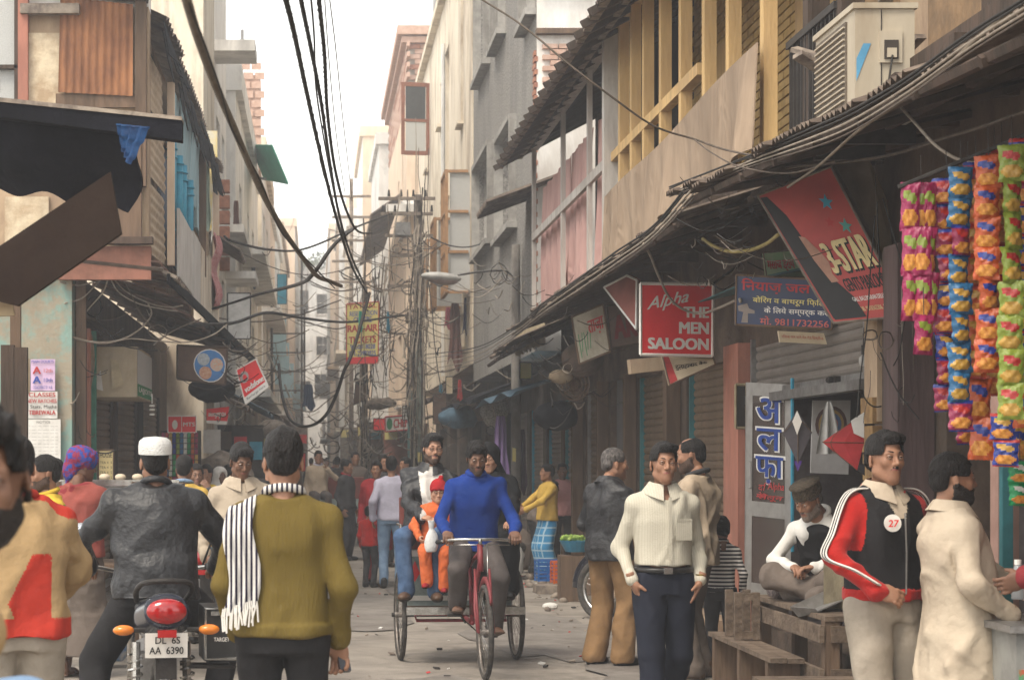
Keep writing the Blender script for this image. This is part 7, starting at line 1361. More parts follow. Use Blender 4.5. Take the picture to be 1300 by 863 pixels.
# -- passenger with glasses
x_, y_, _ = rk(-.25, .12)
T, j = person('rickshaw passenger in glasses, black leather jacket and jeans beside the child', (x_, y_, 0), -6, 1.74, 0, seed=17, pelvis=(0, 0, 1.01), lean=-3, side=5, skin=2, wide=1.05, head=(16, 2, 3), hair=dict(fringe=1, vol=.018, front=.074), face=dict(beard=1, fat=1.05), 
    arms={-1: dict(w=(-.02, -.34, 1.13), pole=(-1, .2, -.6), curl=.8, dir=(.8, -.6, -.1), palm=(0, .3, -1)), 1: dict(w=(.34, -.2, 1.16), pole=(1, .3, -.5), curl=.8)},
    legs={-1: dict(a=(-.13, -.42, .56), pole=(-.2, -1, .8)), 1: dict(a=(.10, -.44, .56), pole=(.1, -1, .8))}, tops=[dict(m=[C_leather, C_leather, C_leather, C_white], hem=-.04, ease=.028, wr=.010, res=.0062, name='jacket', zone=lambda v, i: np.where((np.abs(v[:, 0]) < .028 + .07 * np.clip((v[:, 2] - 1.1) / .3, 0, 1)) & (v[:, 1] < -.03) & (v[:, 2] > 1.0), 3, i))],
    bottom=dict(m=C_den, ease=.014, wr=.006, cuff=1), shoes=(C_shoeb, 'shoe'), collar=('shirt', C_leather)); glasses(T, j)
# -- child
x_, y_, _ = rk(-.185, -.20)
T, j = person('small child in an orange suit and red knitted hat sitting between the rickshaw adults', (x_, y_, 0), -10, 1.02, 0, seed=19, pelvis=(0, 0, 1.60), lean=0, skin=2, hscale=1.28, wide=1.25, head=(10, 6, 0), face=dict(fat=1.2, jaw=.86, nose=.95), hair=None, handscale=.9,
    arms={-1: dict(w=(-.22, -.30, 1.66), pole=(-1, .2, -.5), curl=.8), 1: dict(w=(.22, -.28, 1.68), pole=(1, .2, -.5))}, legs={-1: dict(a=(-.10, -.42, 1.08), pole=(-.1, -1, .9)), 1: dict(a=(.12, -.40, 1.02), pole=(.1, -1, .9))},
    tops=[dict(m=[C_orn], hem=-.05, ease=.040, wr=.008, name='jacket')], bottom=dict(m=C_orn, ease=.03), shoes=(C_maroon, 'shoe'), collar=('band', C_orn))
fieldpart(T, j, 'knitted_hat', [cloth('red_knit_hat', (.42, .02, .025), bump=.8, bscale=70)], lambda g: (g.ell((0, .014, .055), (.096, .115, .098)), g.half((0, -.5, -1), (0, -.06, .035)), g.cap((-.06, -.085, .05), (.06, -.085, .05), .016, k=.02), g.ell((.03, .02, .16), (.03, .03, .026), k=.01)), (-.14, -.15, -.1), (.14, .16, .2))
# -- woman in black
x_, y_, _ = rk(.27, .14)
T, j = person('woman in a black robe and veil sitting on the rickshaw behind the driver', (x_, y_, 0), 0, 1.58, 0, seed=23, pelvis=(0, 0, 1.10), skin=2, wide=1.12, hair=None, head=(-15, 14, -6), arms={-1: dict(w=(-.1, -.35, 1.2), pole=(-1, 0, -.5), hide=1), 1: dict(w=(.17, -.44, 1.16), pole=(1, .2, -.6), curl=1.1, dir=(-.5, -.9, 0), palm=(0, 0, -1))},
    legs={-1: dict(a=(-.1, -.45, .62), pole=(0, -1, .8)), 1: dict(a=(.12, -.45, .62), pole=(0, -1, .8))}, tops=[dict(m=[C_abaya], hem=-.12, ease=.045, wr=.012, name='robe')], bottom=dict(m=C_abaya, ease=.05, wr=.01, name='robe_skirt'), shoes=(C_shoe, 'shoe'))
fieldpart(T, j, 'veil', [C_abaya], lambda g: (g.ell((0, .02, .04), (.105, .125, .11)), g.cap((0, .05, -.05), (0, .08, -.2), .09, .13, k=.04), g.ell((0, -.10, .0), (.055, .06, .07), neg=True, k=.02)), (-.2, -.2, -.33), (.2, .25, .2), wr=.006)
# -- leather jacket man with brown trousers
T, j = person('greying man in a black leather jacket and brown trousers by the shutters', at(774, 16.0), 128, 1.70, 0, seed=29, wide=1.08, hunch=.03, head=(-26, 3, 0), hairm=HAIRG, hair=dict(vol=.008, front=.085), face=dict(fat=1.05, jaw=1.03), skin=0,
    arms={-1: dict(w=(-.20, -.22, 1.05), pole=(-.6, 1, -.2), curl=.8), 1: dict(w=(.22, -.25, 1.02), pole=(.6, 1, -.2), curl=.8)}, legs={-1: dict(a=(-.12, -.02, .08)), 1: dict(a=(.12, .05, .08))},
    tops=[dict(m=[C_leather2, C_leather2, C_leather2], hem=-.10, ease=.034, wr=.012, name='jacket')], bottom=dict(m=C_brn, ease=.026, flare=1.35, wr=.010), shoes=(C_shoe, 'shoe'), collar=('shirt', C_leather2))
# -- man in beige jacket
T, j = person('tall balding man in a beige jacket behind the young man in the cream shirt', at(884, 15.0), -118, 1.77, 0, seed=31, wide=1.06, hunch=.02, head=(10, 8, 0), hair=dict(vol=.005, bald=1, front=.09), face=dict(beard=1), skin=0,
    arms={-1: dict(w=(-.2, -.20, 1.05), pole=(-.6, 1, 0)), 1: dict(w=(.2, -.22, 1.02), pole=(.6, 1, 0))}, tops=[dict(m=[C_beij], hem=-.12, ease=.03, wr=.012, name='jacket')], bottom=dict(m=C_grbr, ease=.02, flare=1.2), shoes=(C_shoeb, 'shoe'), collar=('scarf', C_charc))
# -- boy
T, j = person('small boy in a black and white striped top seen from behind beside the bench', at(915, 15.3), 170, 1.17, 0, seed=37, hscale=1.17, wide=.92, head=(20, 5, 0), hair=dict(vol=.014), skin=1, arms={-1: dict(w=(-.235, -.03, .87), pole=(-.5, 1, 0)), 1: dict(w=(.20, -.16, .95), pole=(.5, 1, 0))},
    tops=[dict(m=[C_str, C_str, C_charc], hem=-.02, ease=.016, wr=.005, band=1)], bottom=dict(m=C_charc, ease=.012, length=.72, flare=1.0, cuff=1), shoes=(C_shoe, 'shoe'), collar=('band', C_str))
# -- seated old man
T, j = person('old man in a woollen cap sitting cross-legged on the wooden platform', (3.46, 13.75, 0), -42, 1.66, 0, seed=41, pelvis=(0, 0, .79), lean=20, hunch=.05, skin=0, head=(-10, 20, 0), hair=dict(vol=.004), hairm=HAIRG, face=dict(beard=1, stache=1, jaw=1.02), beardm=mat('beard_grey', (.30, .24, .2), (.16, .12, .1), 160, .8),
    arms={-1: dict(w=(-.06, -.40, .92), pole=(-1, .1, -.4), curl=.9, dir=(.7, -.6, -.1), palm=(0, 0, -1)), 1: dict(w=(.10, -.40, .93), pole=(1, .1, -.4), curl=.9, dir=(-.7, -.6, -.1), palm=(0, 0, -1))},
    legs={-1: dict(a=(.16, -.38, .74), pole=(-1, -.6, .35)), 1: dict(a=(-.16, -.28, .74), pole=(1, -.6, .3))}, tops=[dict(m=[C_white], hem=-.05, ease=.014, wr=.008), dict(m=[C_blkf], hem=-.04, ease=.026, sleeve=0, name='waistcoat', zone=None)], bottom=dict(m=C_grbr, ease=.02, wr=.012), collar=('band', C_white))
cap_round(T, j, C_wool, .048, .135, .108, .85)
# -- track jacket man
def zt(v, i):
    x, y, z = v[:, 0], v[:, 1], v[:, 2]; i = i.copy(); ax = np.abs(x); arm = (i == 1); i[arm] = 1; i[(i == 2)] = 1
    return i
T, j = person('young man with a moustache in a red and black track jacket', at(1122, 9.7), 24, 1.735, 0, seed=43, wide=1.04, head=(-8, -2, 2), hair=dict(fringe=1, vol=.017, front=.072, mess=.004), face=dict(stache=1, fat=1.0), skin=0,
    arms={-1: dict(w=(-.20, -.20, .98), pole=(-1, .35, -.1), curl=.9, dir=(.8, -.5, -.25), palm=(.2, .9, -.3)), 1: dict(w=(.26, -.10, .97), pole=(.7, .8, 0), curl=.7)}, legs={-1: dict(a=(-.12, 0, .08)), 1: dict(a=(.12, .03, .08))},
    tops=[dict(m=[C_blkf, C_red, C_red, C_cream], res=.0062, hem=.0, ease=.030, wr=.009, name='jacket', band=1, zone=lambda v, i: np.where((np.abs(v[:, 0]) < .02 + .05 * np.clip((v[:, 2] - 1.30) / .12, 0, 1)) & (v[:, 1] < -.03) & (v[:, 2] > 1.30), 3, np.where(i == 2, 2, np.where(v[:, 2] > 1.16, (np.abs(v[:, 0]) > .150 + .10 * (1.40 - v[:, 2])).astype(int), i))))],
    bottom=dict(m=C_stone, ease=.03, flare=1.2, wr=.010), shoes=(C_shoe, 'shoe'), collar=('shirt', C_cream))
b = MB(); nb = [(.082 * math.sin(a), .005 - .080 * math.cos(a), 1.415 + .020 * math.cos(a) * -1 + .02) for a in np.linspace(.55, 2 * math.pi - .55, 16)]; b.tube(nb, [.024] * 16, 6, flat=.6); b.build('stand_collar', C_red, T, smooth=True)
for s in (-1, 1):
    S_, E_, W_ = [np.array(j[k][s]) for k in ('sh', 'el', 'wr')]; 
    for k, m_ in ((-1, C_blkf), (0, C_white), (1, C_blkf), (2, C_white), (-2, C_white)):
        off = np.array((0, k * .0085, 0)); out = lambda p, q, r: p + np.array((s * r, -.004, r * .3)) + off
        n0 = np.array((s * .075, .01, 1.435)); pts = spline([n0 + off + np.array((0, -.005, .006)), S_ + off + np.array((s * .002, -.012, .082)), S_ + off + np.array((s * .068, -.018, .03)), (S_ * .5 + E_ * .5) + off + np.array((s * .073, -.016, 0)), E_ + off + np.array((s * .066, -.02, .0)), (E_ + W_) / 2 + off * .6 + np.array((s * .050, -.052, .02)), W_ + off * .4 + np.array((s * .02, -.042, .03))], 6)
        MB().tube(pts, .0048, 5).build('sleeve_stripe', m_, T, smooth=True)
b = MB(); b.disc((-.075, -.152, 1.285), (-.35, -1, .1), .040, .006, 22); b.build('round_badge', C_white, T)
Mx = wm(T); Q = [Mx @ Vector(p) for p in ((-.102, -.152, 1.300), (-.054, -.166, 1.300), (-.054, -.166, 1.268), (-.102, -.152, 1.268))]; text_q('27', Q, (0, 0, 1, 1), M_redp, T, .02, 0, .1, .006)
b = MB(); b.tube([(0, -.148, 1.33), (.0, -.158, 1.15), (0, -.155, .96)], .004, 5); b.build('zip', M_metal, T)
# -- kurta man
T, j = person('bearded man in a long cream kurta standing in profile at the right', at(1216, 9.35), 98, 1.635, 0, seed=47, wide=1.06, lean=-3, head=(-6, 2, 0), hair=dict(vol=.012), face=dict(beard=2, fat=1.06), beardm=mat('beard_black', (.03, .022, .018), (.012, .01, .009), 120, .7, .6, 120), skin=0,
    arms={-1: dict(w=(-.235, -.15, .95), pole=(-.4, 1, -.2), dir=(.4, -.2, -1), palm=(1, 0, .3), curl=.3), 1: dict(w=(.2, -.45, 1.02), pole=(.6, .6, -.5), curl=.8)}, tops=[dict(m=[C_kur], hem=-.52, ease=.034, belly=.05, wr=.011, name='kurta', wf=.8, hw=1.05)], bottom=dict(m=C_kur, ease=.04, flare=1.3, wr=.01), shoes=(C_shoeb, 'sandal'), collar=('shirt', C_kur))
# -- person at right edge
T, j = person('person in a dark red sweater at the right edge, one hand on the counter', (3.42, 8.75, 0), -84, 1.70, 0, seed=53, skin=1, arms={-1: dict(w=(-.1, -.22, 1.06), pole=(-1, .4, 0)), 1: dict(w=(.0, -.40, 1.10), pole=(1, .3, -.3), curl=.7)}, tops=[dict(m=[C_dred, C_dred, C_grn], hem=0, ease=.03, wr=.01, name='sweater')], bottom=dict(m=C_charc), shoes=(C_shoe, 'shoe'))
# -- left foreground
T, j = person('bearded man with messy dark hair leaning in at the left edge, closest to us', (-.965, 3.6, 0), 4, 1.72, 0, seed=59, side=36, wide=.8, pelvis=(0, 0, 1.02), skin=1, head=(-2, 2, -3), hair=dict(fringe=1, vol=.016, front=.070, mess=.009), face=dict(beard=1.3, stache=1, noneck=1), beardm=mat('beard_black', (.03, .022, .018)), tops=[dict(m=[C_tan], hem=-.04, ease=.02, name='jacket')], bottom=dict(m=C_blkt), shoes=(C_shoe, 'shoe'))
T, j = person('man in a tan shirt with bright red panels at the left, seen from behind', at(22, 8.4), -162, 1.70, 0, seed=61, wide=1.1, skin=0, hunch=.02, head=(0, 6, 0), hair=dict(vol=.012), arms={-1: dict(w=(-.18, -.3, .98), pole=(-1, .6, 0)), 1: dict(w=(.20, -.32, 1.0), pole=(1, .6, 0))},
    tops=[dict(m=[C_tan, C_tan, C_tan, C_bred], res=.0062, hem=-.04, ease=.034, wr=.012, zone=lambda v, i: np.where(((v[:, 1] > -.02) & (v[:, 0] < .06 - .5 * np.abs(v[:, 2] - 1.02)) & (v[:, 0] > -.12) & (v[:, 2] < 1.22) & (i == 0)) | ((v[:, 2] > 1.36) & (np.abs(v[:, 0]) > .06) & (v[:, 1] < .06)) | ((v[:, 2] < .96) & (i == 0) & (v[:, 0] < .1)), 3, i))], bottom=dict(m=C_stone, ease=.024, wr=.01), shoes=(C_shoeb, 'shoe'), collar=('band', C_bred))
T, j = person('passenger whose denim knee shows at the bottom left corner', (-1.02, 4.3, 0), 86, 1.72, 1, seed=67, pelvis=(0, 0, 1.06), skin=0, legs={-1: dict(a=(-.1, -.50, .66), pole=(0, -1, .9)), 1: dict(a=(.1, -.46, .62), pole=(0, -1, .9))}, tops=[dict(m=[C_dred], hem=-.02, ease=.03)], bottom=dict(m=C_den2, ease=.02), shoes=(C_shoe, 'shoe'))
b = MB(); b.box((-1.08, 4.32, .92), (.75, .6, .12)); b.box((-1.08, 4.32, .5), (.6, .5, .7)); tag(b.build('rickshaw_seat', mat('seat_vinyl', (.20, .05, .04))), 'brown padded seat under the passenger at the bottom left', 'seat')
# -- left mid figures
T, j = person('man in a green and yellow sweater looking left beside the posters', at(58, 13.2), -62, 1.635, 0, seed=71, skin=0, head=(-8, 4, 0), face=dict(beard=1), hair=dict(vol=.010), tops=[dict(m=[C_grn, C_grn, C_grn, C_yel], hem=0, ease=.024, name='sweater', zone=lambda v, i: np.where((v[:, 2] > 1.34 + .15 * np.abs(v[:, 0])) | (np.abs(v[:, 1]) < .0), 3, i))], bottom=dict(m=C_charc), shoes=(C_shoe, 'shoe'), collar=('band', C_yel))
T, j = person('dark haired man just behind the one in the green sweater', at(70, 17.5), 160, 1.62, 1, seed=73, skin=1, hair=dict(vol=.012), tops=[dict(m=[C_charc], hem=0, ease=.024)], bottom=dict(m=C_charc), shoes=(C_shoe, 'shoe'))
T, j = person('person in a blue and red headscarf and rose pink vest standing at the food cart', at(100, 15.2), 152, 1.69, 0, seed=79, wide=1.1, hunch=.03, skin=1, hair=None, head=(-30, 12, 0), arms={-1: dict(w=(-.16, -.32, 1.0), pole=(-1, .6, 0)), 1: dict(w=(.2, -.28, .98), pole=(1, .6, 0))},
    tops=[dict(m=[C_dred], hem=0, ease=.022), dict(m=[C_rust], hem=-.03, ease=.036, sleeve=.01, name='vest')], bottom=dict(m=C_grbr, kind='wrap', wr=.012), shoes=(C_shoeb, 'sandal'))
fieldpart(T, j, 'headscarf', [mat('blue_red_scarf', (.02, .06, .30), (.22, .02, .06), 26, .8, .6, 40, lo=.46, hi=.54)], lambda g: (g.ell((0, .02, .055), (.112, .130, .10)), g.ell((.03, .08, -.03), (.08, .07, .10), k=.03), g.cap((.04, .07, -.08), (.05, .06, -.20), .045, .03, k=.02), g.half((0, -1, -.5), (0, -.065, .0))), (-.17, -.17, -.27), (.17, .2, .2), wr=.008)
T, j = person('man in a mustard sweater with a pale blue collar, just right of the white cap', at(234, 18.0), 172, 1.65, 1, seed=83, skin=0, hair=dict(vol=.012), tops=[dict(m=[C_ylw], hem=0, ease=.03)], bottom=dict(m=C_charc), shoes=(C_shoe, 'shoe'), collar=('scarf', C_den2))
T, j = person('man holding a hand to his face between the cap and the cream shirt', at(249, 20), 12, 1.57, 1, seed=89, skin=1, hair=dict(vol=.012), arms={1: dict(w=(.10, -.22, 1.42), pole=(1, .2, -1), curl=.8, dir=(-.5, .2, 1), palm=(-.3, 1, 0))}, tops=[dict(m=[C_charc], hem=0, ease=.03)], bottom=dict(m=C_charc), shoes=(C_shoe, 'shoe'))
T, j = person('man in a pale cream shirt looking down while walking towards us past the motorcycle', at(306, 14.4), 12, 1.72, 0, seed=97, skin=1, wide=1.02, head=(6, 20, 0), hair=dict(fringe=1, vol=.016, front=.07), arms={-1: dict(w=(-.26, -.10, .92), pole=(-.8, .8, 0)), 1: dict(w=(.24, -.16, .95), pole=(.8, .8, 0))}, legs={-1: dict(a=(-.12, .14, .12)), 1: dict(a=(.06, -.22, .10))},
    tops=[dict(m=[C_cream], hem=-.08, ease=.024, wr=.012)], bottom=dict(m=C_charc, ease=.016, wr=.007), shoes=(C_shoeb, 'shoe'), collar=('shirt', C_cream))
T, j = person('man in black seen from behind, between the cream shirt and the mustard sweater', at(344, 17.5), 178, 1.70, 1, seed=101, skin=0, hair=dict(vol=.012), tops=[dict(m=[C_blkf], hem=0, ease=.03)], bottom=dict(m=C_charc), shoes=(C_shoe, 'shoe'))
T, j = person('figure wrapped in a white shawl in the crowd left of the cream shirt', at(279, 25), 30, 1.52, 1, seed=103, skin=1, hair=None, tops=[dict(m=[C_white], hem=-.1, ease=.05)], bottom=dict(m=C_grbr), shoes=(C_shoe, 'shoe'))
fieldpart(T, j, 'shawl', [C_white], lambda g: (g.ell((0, .02, .04), (.11, .13, .11)), g.cap((0, .03, -.05), (0, .05, -.2), .10, .17, k=.04), g.ell((0, -.11, .0), (.055, .07, .07), neg=True, k=.02)), (-.22, -.2, -.36), (.22, .28, .2), res=.014)
T, j = person('man in a dark jacket standing next to the white shawl', at(290, 26), 150, 1.55, 1, seed=107, skin=0, hair=dict(vol=.012), tops=[dict(m=[C_brv], hem=0, ease=.03)], bottom=dict(m=C_charc), shoes=(C_shoe, 'shoe'))
T, j = person('boy with a yellow scarf in the crowd behind the mustard sweaters', at(262, 24), -20, 1.56, 1, seed=109, skin=0, hair=dict(vol=.012), tops=[dict(m=[C_yel], hem=0, ease=.03)], bottom=dict(m=C_charc), shoes=(C_shoe, 'shoe'))
# -- distance
def far(label, px, Y, rz, h, top, bot, **k):
    return person(label, at(px, Y), rz, h, 2 if Y > 30 else 1, seed=int(px), skin=k.pop('skin', 0), hair=k.pop('hair', dict(vol=.013)), tops=[dict(m=[top], hem=k.pop('hem', -.05), ease=.03)], bottom=dict(m=bot, **k.pop('bt', {})), shoes=(C_shoe, 'shoe'), **k)
v2 = wm(RK2) @ Vector((0, .12, 0))
far('man with a violet scarf on the second rickshaw, hand raised to his chin', 404, 37.6, 10, 1.70, C_beij, C_gryt, pelvis=(0, 0, 1.02), legs={-1: dict(a=(-.13, -.40, .55), pole=(0, -1, .8)), 1: dict(a=(.13, -.40, .55), pole=(0, -1, .8))}, arms={1: dict(w=(.12, -.25, 1.45), pole=(1, 0, -1), dir=(-.4, 0, 1))}, collar=('scarf', C_lil))
far('man in a dark waistcoat and red scarf at the left of the distant group', 440, 33, 60, 1.62, C_charc, C_charc, collar=('scarf', C_maroon))
far('tall man in brown behind the distant group', 451, 39, 10, 1.78, C_grbr, C_charc)
far('distant man in dark clothes walking away left of the iron pole', 428, 48, 180, 1.70, C_charc, C_den)
far('woman in a red dress in the distant group', 478, 26.6, -10, 1.60, C_maroon, C_maroon, hem=-.45, arms={})
far('small child in a red sweater holding the hand of the woman in red', 469, 26.0, 150, 1.02, C_red, C_charc, hscale=1.2)
far('man in a pale shirt and blue jeans seen from behind in the distant group', 497, 25.8, 176, 1.66, C_lil, C_den2, arms={-1: dict(w=(-.26, -.1, .98)), 1: dict(w=(.24, .02, .9))})
far('dark haired man behind the pale shirt in the distant group', 487, 31, 10, 1.70, C_charc, C_charc)
far('man in maroon at the right edge of the distant group', 515, 34, -60, 1.66, C_dred, C_charc)
for i, (px, Y, h, m, l) in enumerate([(415, 60, 1.7, C_charc, 'hazy figure in grey in the far crowd'), (425, 70, 1.66, C_dred, 'hazy figure in red in the far crowd'), (409, 75, 1.72, C_beij, 'hazy figure in beige in the far crowd'), (436, 62, 1.68, C_blkf, 'hazy figure in black in the far crowd'), (372, 55, 1.7, C_brv, 'hazy figure in brown beyond the sweater man'), (395, 66, 1.7, C_charc, 'hazy dark figure left of the far crowd'), (456, 58, 1.65, C_white, 'hazy figure in white right of the far crowd')]): far(l, px, Y, (0, 180)[i % 2], h, m, C_charc)
# -- right mid figures
far('man in a mustard shirt and blue checked wrap facing left by the crates', 695, 27.3, -72, 1.56, C_ylw, C_chk, bt=dict(kind='wrap', wr=.012), arms={-1: dict(w=(-.1, -.35, 1.08), pole=(-1, .6, 0)), 1: dict(w=(.1, -.38, 1.05), pole=(1, .6, 0))})
T = bpy.data.objects['person' + '.%03d' % (len([o for o in bpy.data.objects if o.name.startswith('person')]) - 1)]
T, j = person('man in a pink shirt leaning on the shutter behind the blue checked wrap', at(714, 29.5), -5, 1.57, 1, seed=113, skin=1, hair=dict(vol=.012), tops=[dict(m=[C_pinks], hem=-.05, ease=.026)], bottom=dict(m=C_charc), shoes=(C_shoe, 'shoe'))
T, j = person('person in dark clothes sorting goods left of the man in the blue checked wrap', at(679, 29), 100, 1.40, 1, seed=127, skin=1, hair=dict(vol=.012), lean=30, tops=[dict(m=[C_grbr], hem=-.05, ease=.03)], bottom=dict(m=C_charc), shoes=(C_shoe, 'shoe'))
# ================= snack packets =================
def foil(name, c, rough=.24): return mat(name, c, tuple(x * .75 for x in c), 18, rough, .9, 30, spec=.5)
F_ = dict(mag=foil('foil_magenta', (.32, .02, .09)), lime=foil('foil_lime', (.22, .28, .035)), org=foil('foil_orange', (.48, .085, .02)), red=foil('foil_red', (.42, .025, .02)), blu=foil('foil_blue', (.025, .13, .28)), pur=foil('foil_plum', (.26, .02, .07)), yel=foil('foil_yellow', (.50, .29, .05)), wht=foil('foil_white', (.70, .68, .62)), crisp=mat('crisps_print', (.62, .30, .06), (.38, .12, .02), 60, .35), nvy=foil('foil_navy', (.02, .04, .25)), grn=foil('foil_green', (.02, .28, .10)))
def packet_mesh(a, b_, c, d, w=.098, h=.128, seed=0):
    """a body, b_ brand flash, c lower picture, d top band"""
    rg = random.Random(seed); m = MB(); nu, nv = 13, 18; ph = rg.random() * 6
    def zz(u, v, s):
        e = (1 - abs(2 * u - 1) ** 2.2) * (1 - abs(2 * v - 1) ** 4); return s * .018 * e + .0035 * math.sin(u * 13 + ph) * math.sin(v * 17 + ph)
    for s in (-1, 1):
        vs = []
        for i in range(nu + 1):
            for j in range(nv + 1):
                u, v = i / nu, j / nv; wx = 1 - .10 * math.sin(v * math.pi) ** 2; x = (u - .5) * w * wx + .002 * math.sin(v * 20 + ph); vs.append((x, zz(u, v, s), -(v * h) + (.002 if j in (0, nv) and i % 2 else 0)))
        fs = []
        for i in range(nu):
            for j in range(nv):
                k = i * (nv + 1) + j; q = (k, k + nv + 1, k + nv + 2, k + 1); q = q if s > 0 else q[::-1]; u, v = (i + .5) / nu, (j + .5) / nv
                mi = 0
                if v < .10 or v > .93: mi = 3
                elif ((u - .5) / .38) ** 2 + ((v - .30 - .16 * (u - .5)) / .11) ** 2 < 1: mi = 1
                elif ((u - .5) / .42) ** 2 + ((v - .72) / .17) ** 2 < 1: mi = 2
                fs.append((q, mi))
        for mi in range(4): m.add(vs, [], 0)
        base = len(m.v) - len(vs)
        for q, mi in fs: m.f.append(tuple(i + base for i in q)); m.m.append(mi)
    return m.mesh('packet', [a, b_, c, d], True)
PK = {n: [packet_mesh(F_[a], F_[b_], F_[c], F_[d], seed=i * 7 + k) for k in range(3)] for i, (n, a, b_, c, d) in enumerate([('pink', 'mag', 'lime', 'crisp', 'mag'), ('plum', 'pur', 'red', 'crisp', 'nvy'), ('blue', 'blu', 'yel', 'yel', 'blu'), ('orange', 'org', 'nvy', 'crisp', 'org'), ('redorange', 'org', 'yel', 'crisp', 'red'), ('lime', 'lime', 'red', 'yel', 'lime'), ('mix', 'nvy', 'yel', 'crisp', 'red'), ('greenp', 'grn', 'wht', 'crisp', 'grn'), ('yellow', 'yel', 'nvy', 'crisp', 'yel')])}
strips = [('plum', (1228,), 214, 500, 9, 9.05, 'strip of plum packets behind the blue ones'), ('redorange', (1262,), 196, 500, 8, 9.0, 'strip of red orange packets behind the orange ones'), ('pink', (1156, 1169, 1181), 232, 403, 3, 8.9, 'wide strip of magenta and green packets at the left end of the snack stall'), ('plum', (1201,), 226, 520, 9, 8.95, 'strip of plum red packets next to the magenta ones'), ('blue', (1219,), 212, 545, 9, 8.8, 'strip of blue packets with yellow pictures'), ('redorange', (1238,), 206, 478, 7, 8.9, 'strip of red orange packets just right of the blue strip'), ('orange', (1254,), 197, 470, 7, 8.65, 'broad strip of orange packets with navy flashes, left of the lime one'), ('redorange', (1271,), 190, 470, 7, 8.8, 'strip of red orange packets touching the lime strip'), ('lime', (1284,), 184, 530, 8, 8.5, 'strip of lime green packets hanging in front'), ('mix', (1300,), 176, 540, 9, 8.6, 'mixed navy and red packets at the right edge of the picture'),
    ('pink', (1172,), 400, 447, 1, 8.85, 'single magenta packet dangling below the wide magenta strip'), ('orange', (1246,), 480, 580, 2, 8.9, 'two orange packets dangling at the bottom of the snack strips'), ('mix', (1276,), 525, 590, 2, 8.7, 'two navy and red packets dangling below the lime strip'), ('greenp', (1294,), 585, 640, 2, 8.8, 'two green packets dangling lowest at the right edge'), ('plum', (1224,), 530, 562, 1, 9.0, 'single plum packet dangling beside the head of the kurta man'), ('yellow', (1292,), 540, 580, 1, 8.95, 'single yellow packet near the right edge')]
for i, (kind, xs, y0, y1, n, Y, lab) in enumerate(strips):
    T = thing('snack_strip', lab, 'snack strip', tuple(P(sum(xs) / len(xs), y0, Y)), 0, 'snack strips at the stall'); z0 = (y1 - y0) / n * Y / F
    for x in xs:
        for k in range(n):
            p = P(x, y0 + (y1 - y0) * k / n, Y) - T.location; kd = kind if rnd.random() < .8 or kind in ('pink', 'lime') else rnd.choice(('plum', 'orange', 'redorange', 'mix')); o = inst(rnd.choice(PK[kd]), 'packet', T, (p.x + rnd.uniform(-.006, .006), rnd.uniform(-.012, .012), p.z), (rnd.uniform(-.10, .10), rnd.uniform(-.06, .06), rnd.uniform(-.55, .55)), (1.12 if len(xs) == 1 else .86, 1.25, z0 / .118))
    b = MB(); b.tube([(0, 0, .12), (.003, 0, .0)], .002, 4); b.build('string', M_dmetal, T)
b = MB(); b.tube([P(1140, 238, 8.9), P(1220, 205, 8.85), P(1310, 168, 8.6)], .010, 6); tag(b.build('hanging_rod', M_dmetal), 'thin iron rod the snack strips hang from', 'rod')
# rack of sachets under the small egg sign on the left
T = thing('sachet_rack', 'rack of small coloured sachets under the red sign with the egg, left', 'rack', P(230, 612, 25.4))
extr(T, 'backboard', M_dark, [((P(230, 580, 25.6).x, 25.6, P(230, 580, 25.6).z), (.50, .04, .66))])
sm_ = MB(); sm_.box((0, 0, 0), (.038, .02, .06)); SM = [sm_.mesh('sachet', F_[k]) for k in F_]
for i in range(10):
    for j in range(9):
        p = P(207 + i * 4.7, 552 + j * 7.0, 25.5); inst(SM[(i * 3 + (j // 4)) % len(SM)], 'sachet', T, tuple(p - T.location), (0, 0, rnd.uniform(-.3, .3)))
M_plat = mat('platform_wood', (.17, .125, .09), (.085, .06, .043), 7, .9, .6, 30)
# ================= platform, bench, stools at the hairdresser's =================
def planks(T, name, m, x0, x1, y0, y1, z, n, th=.03, along='x'):
    for k in range(n):
        if along == 'x': a, c = y0 + (y1 - y0) * k / n, y0 + (y1 - y0) * (k + 1) / n; extr(T, name, m, [(((x0 + x1) / 2 + rnd.uniform(-.015, .015), (a + c) / 2, z + rnd.uniform(-.003, .003)), (x1 - x0, c - a - .008, th))])
        else: a, c = x0 + (x1 - x0) * k / n, x0 + (x1 - x0) * (k + 1) / n; extr(T, name, m, [(((a + c) / 2, (y0 + y1) / 2 + rnd.uniform(-.015, .015), z + rnd.uniform(-.003, .003)), (c - a - .008, y1 - y0, th))])
T = thing('wooden_platform', 'rough wooden platform on short legs where the old man sits', 'platform', (3.2, 13.2, 0)); planks(T, 'plank', M_plat, 3.06, 3.66, 12.3, 14.3, .655, 9)
for x in (3.11, 3.36, 3.60):
    for y in (12.36, 14.2): extr(T, 'leg', M_wood, [((x, y, .32), (.09, .09, .64))])
for z in (.56, .30, .12): extr(T, 'side_board', M_plat, [((3.045, 13.25, z), (.03, 1.9, .10))]); extr(T, 'side_board', M_plat, [((3.36, 12.31, z), (.52, .035, .10))])
T = thing('low_bench', 'long low wooden bench along the kerb beside the striped boy', 'bench', (2.95, 15.0, 0)); planks(T, 'plank', M_plat, 2.80, 3.02, 12.6, 14.6, .37, 2, along='y')
for y in (12.75, 13.6, 14.45): extr(T, 'leg', M_wood, [((2.91, y, .18), (.20, .08, .35))])
T = thing('step_bench', 'broken low plank bench in front of the wooden platform', 'bench', (2.95, 12.5, 0)); planks(T, 'plank', M_plat, 2.62, 3.3, 11.9, 12.25, .30, 2, along='x'); planks(T, 'lower_plank', M_wood, 2.70, 3.3, 11.85, 12.1, .10, 1)
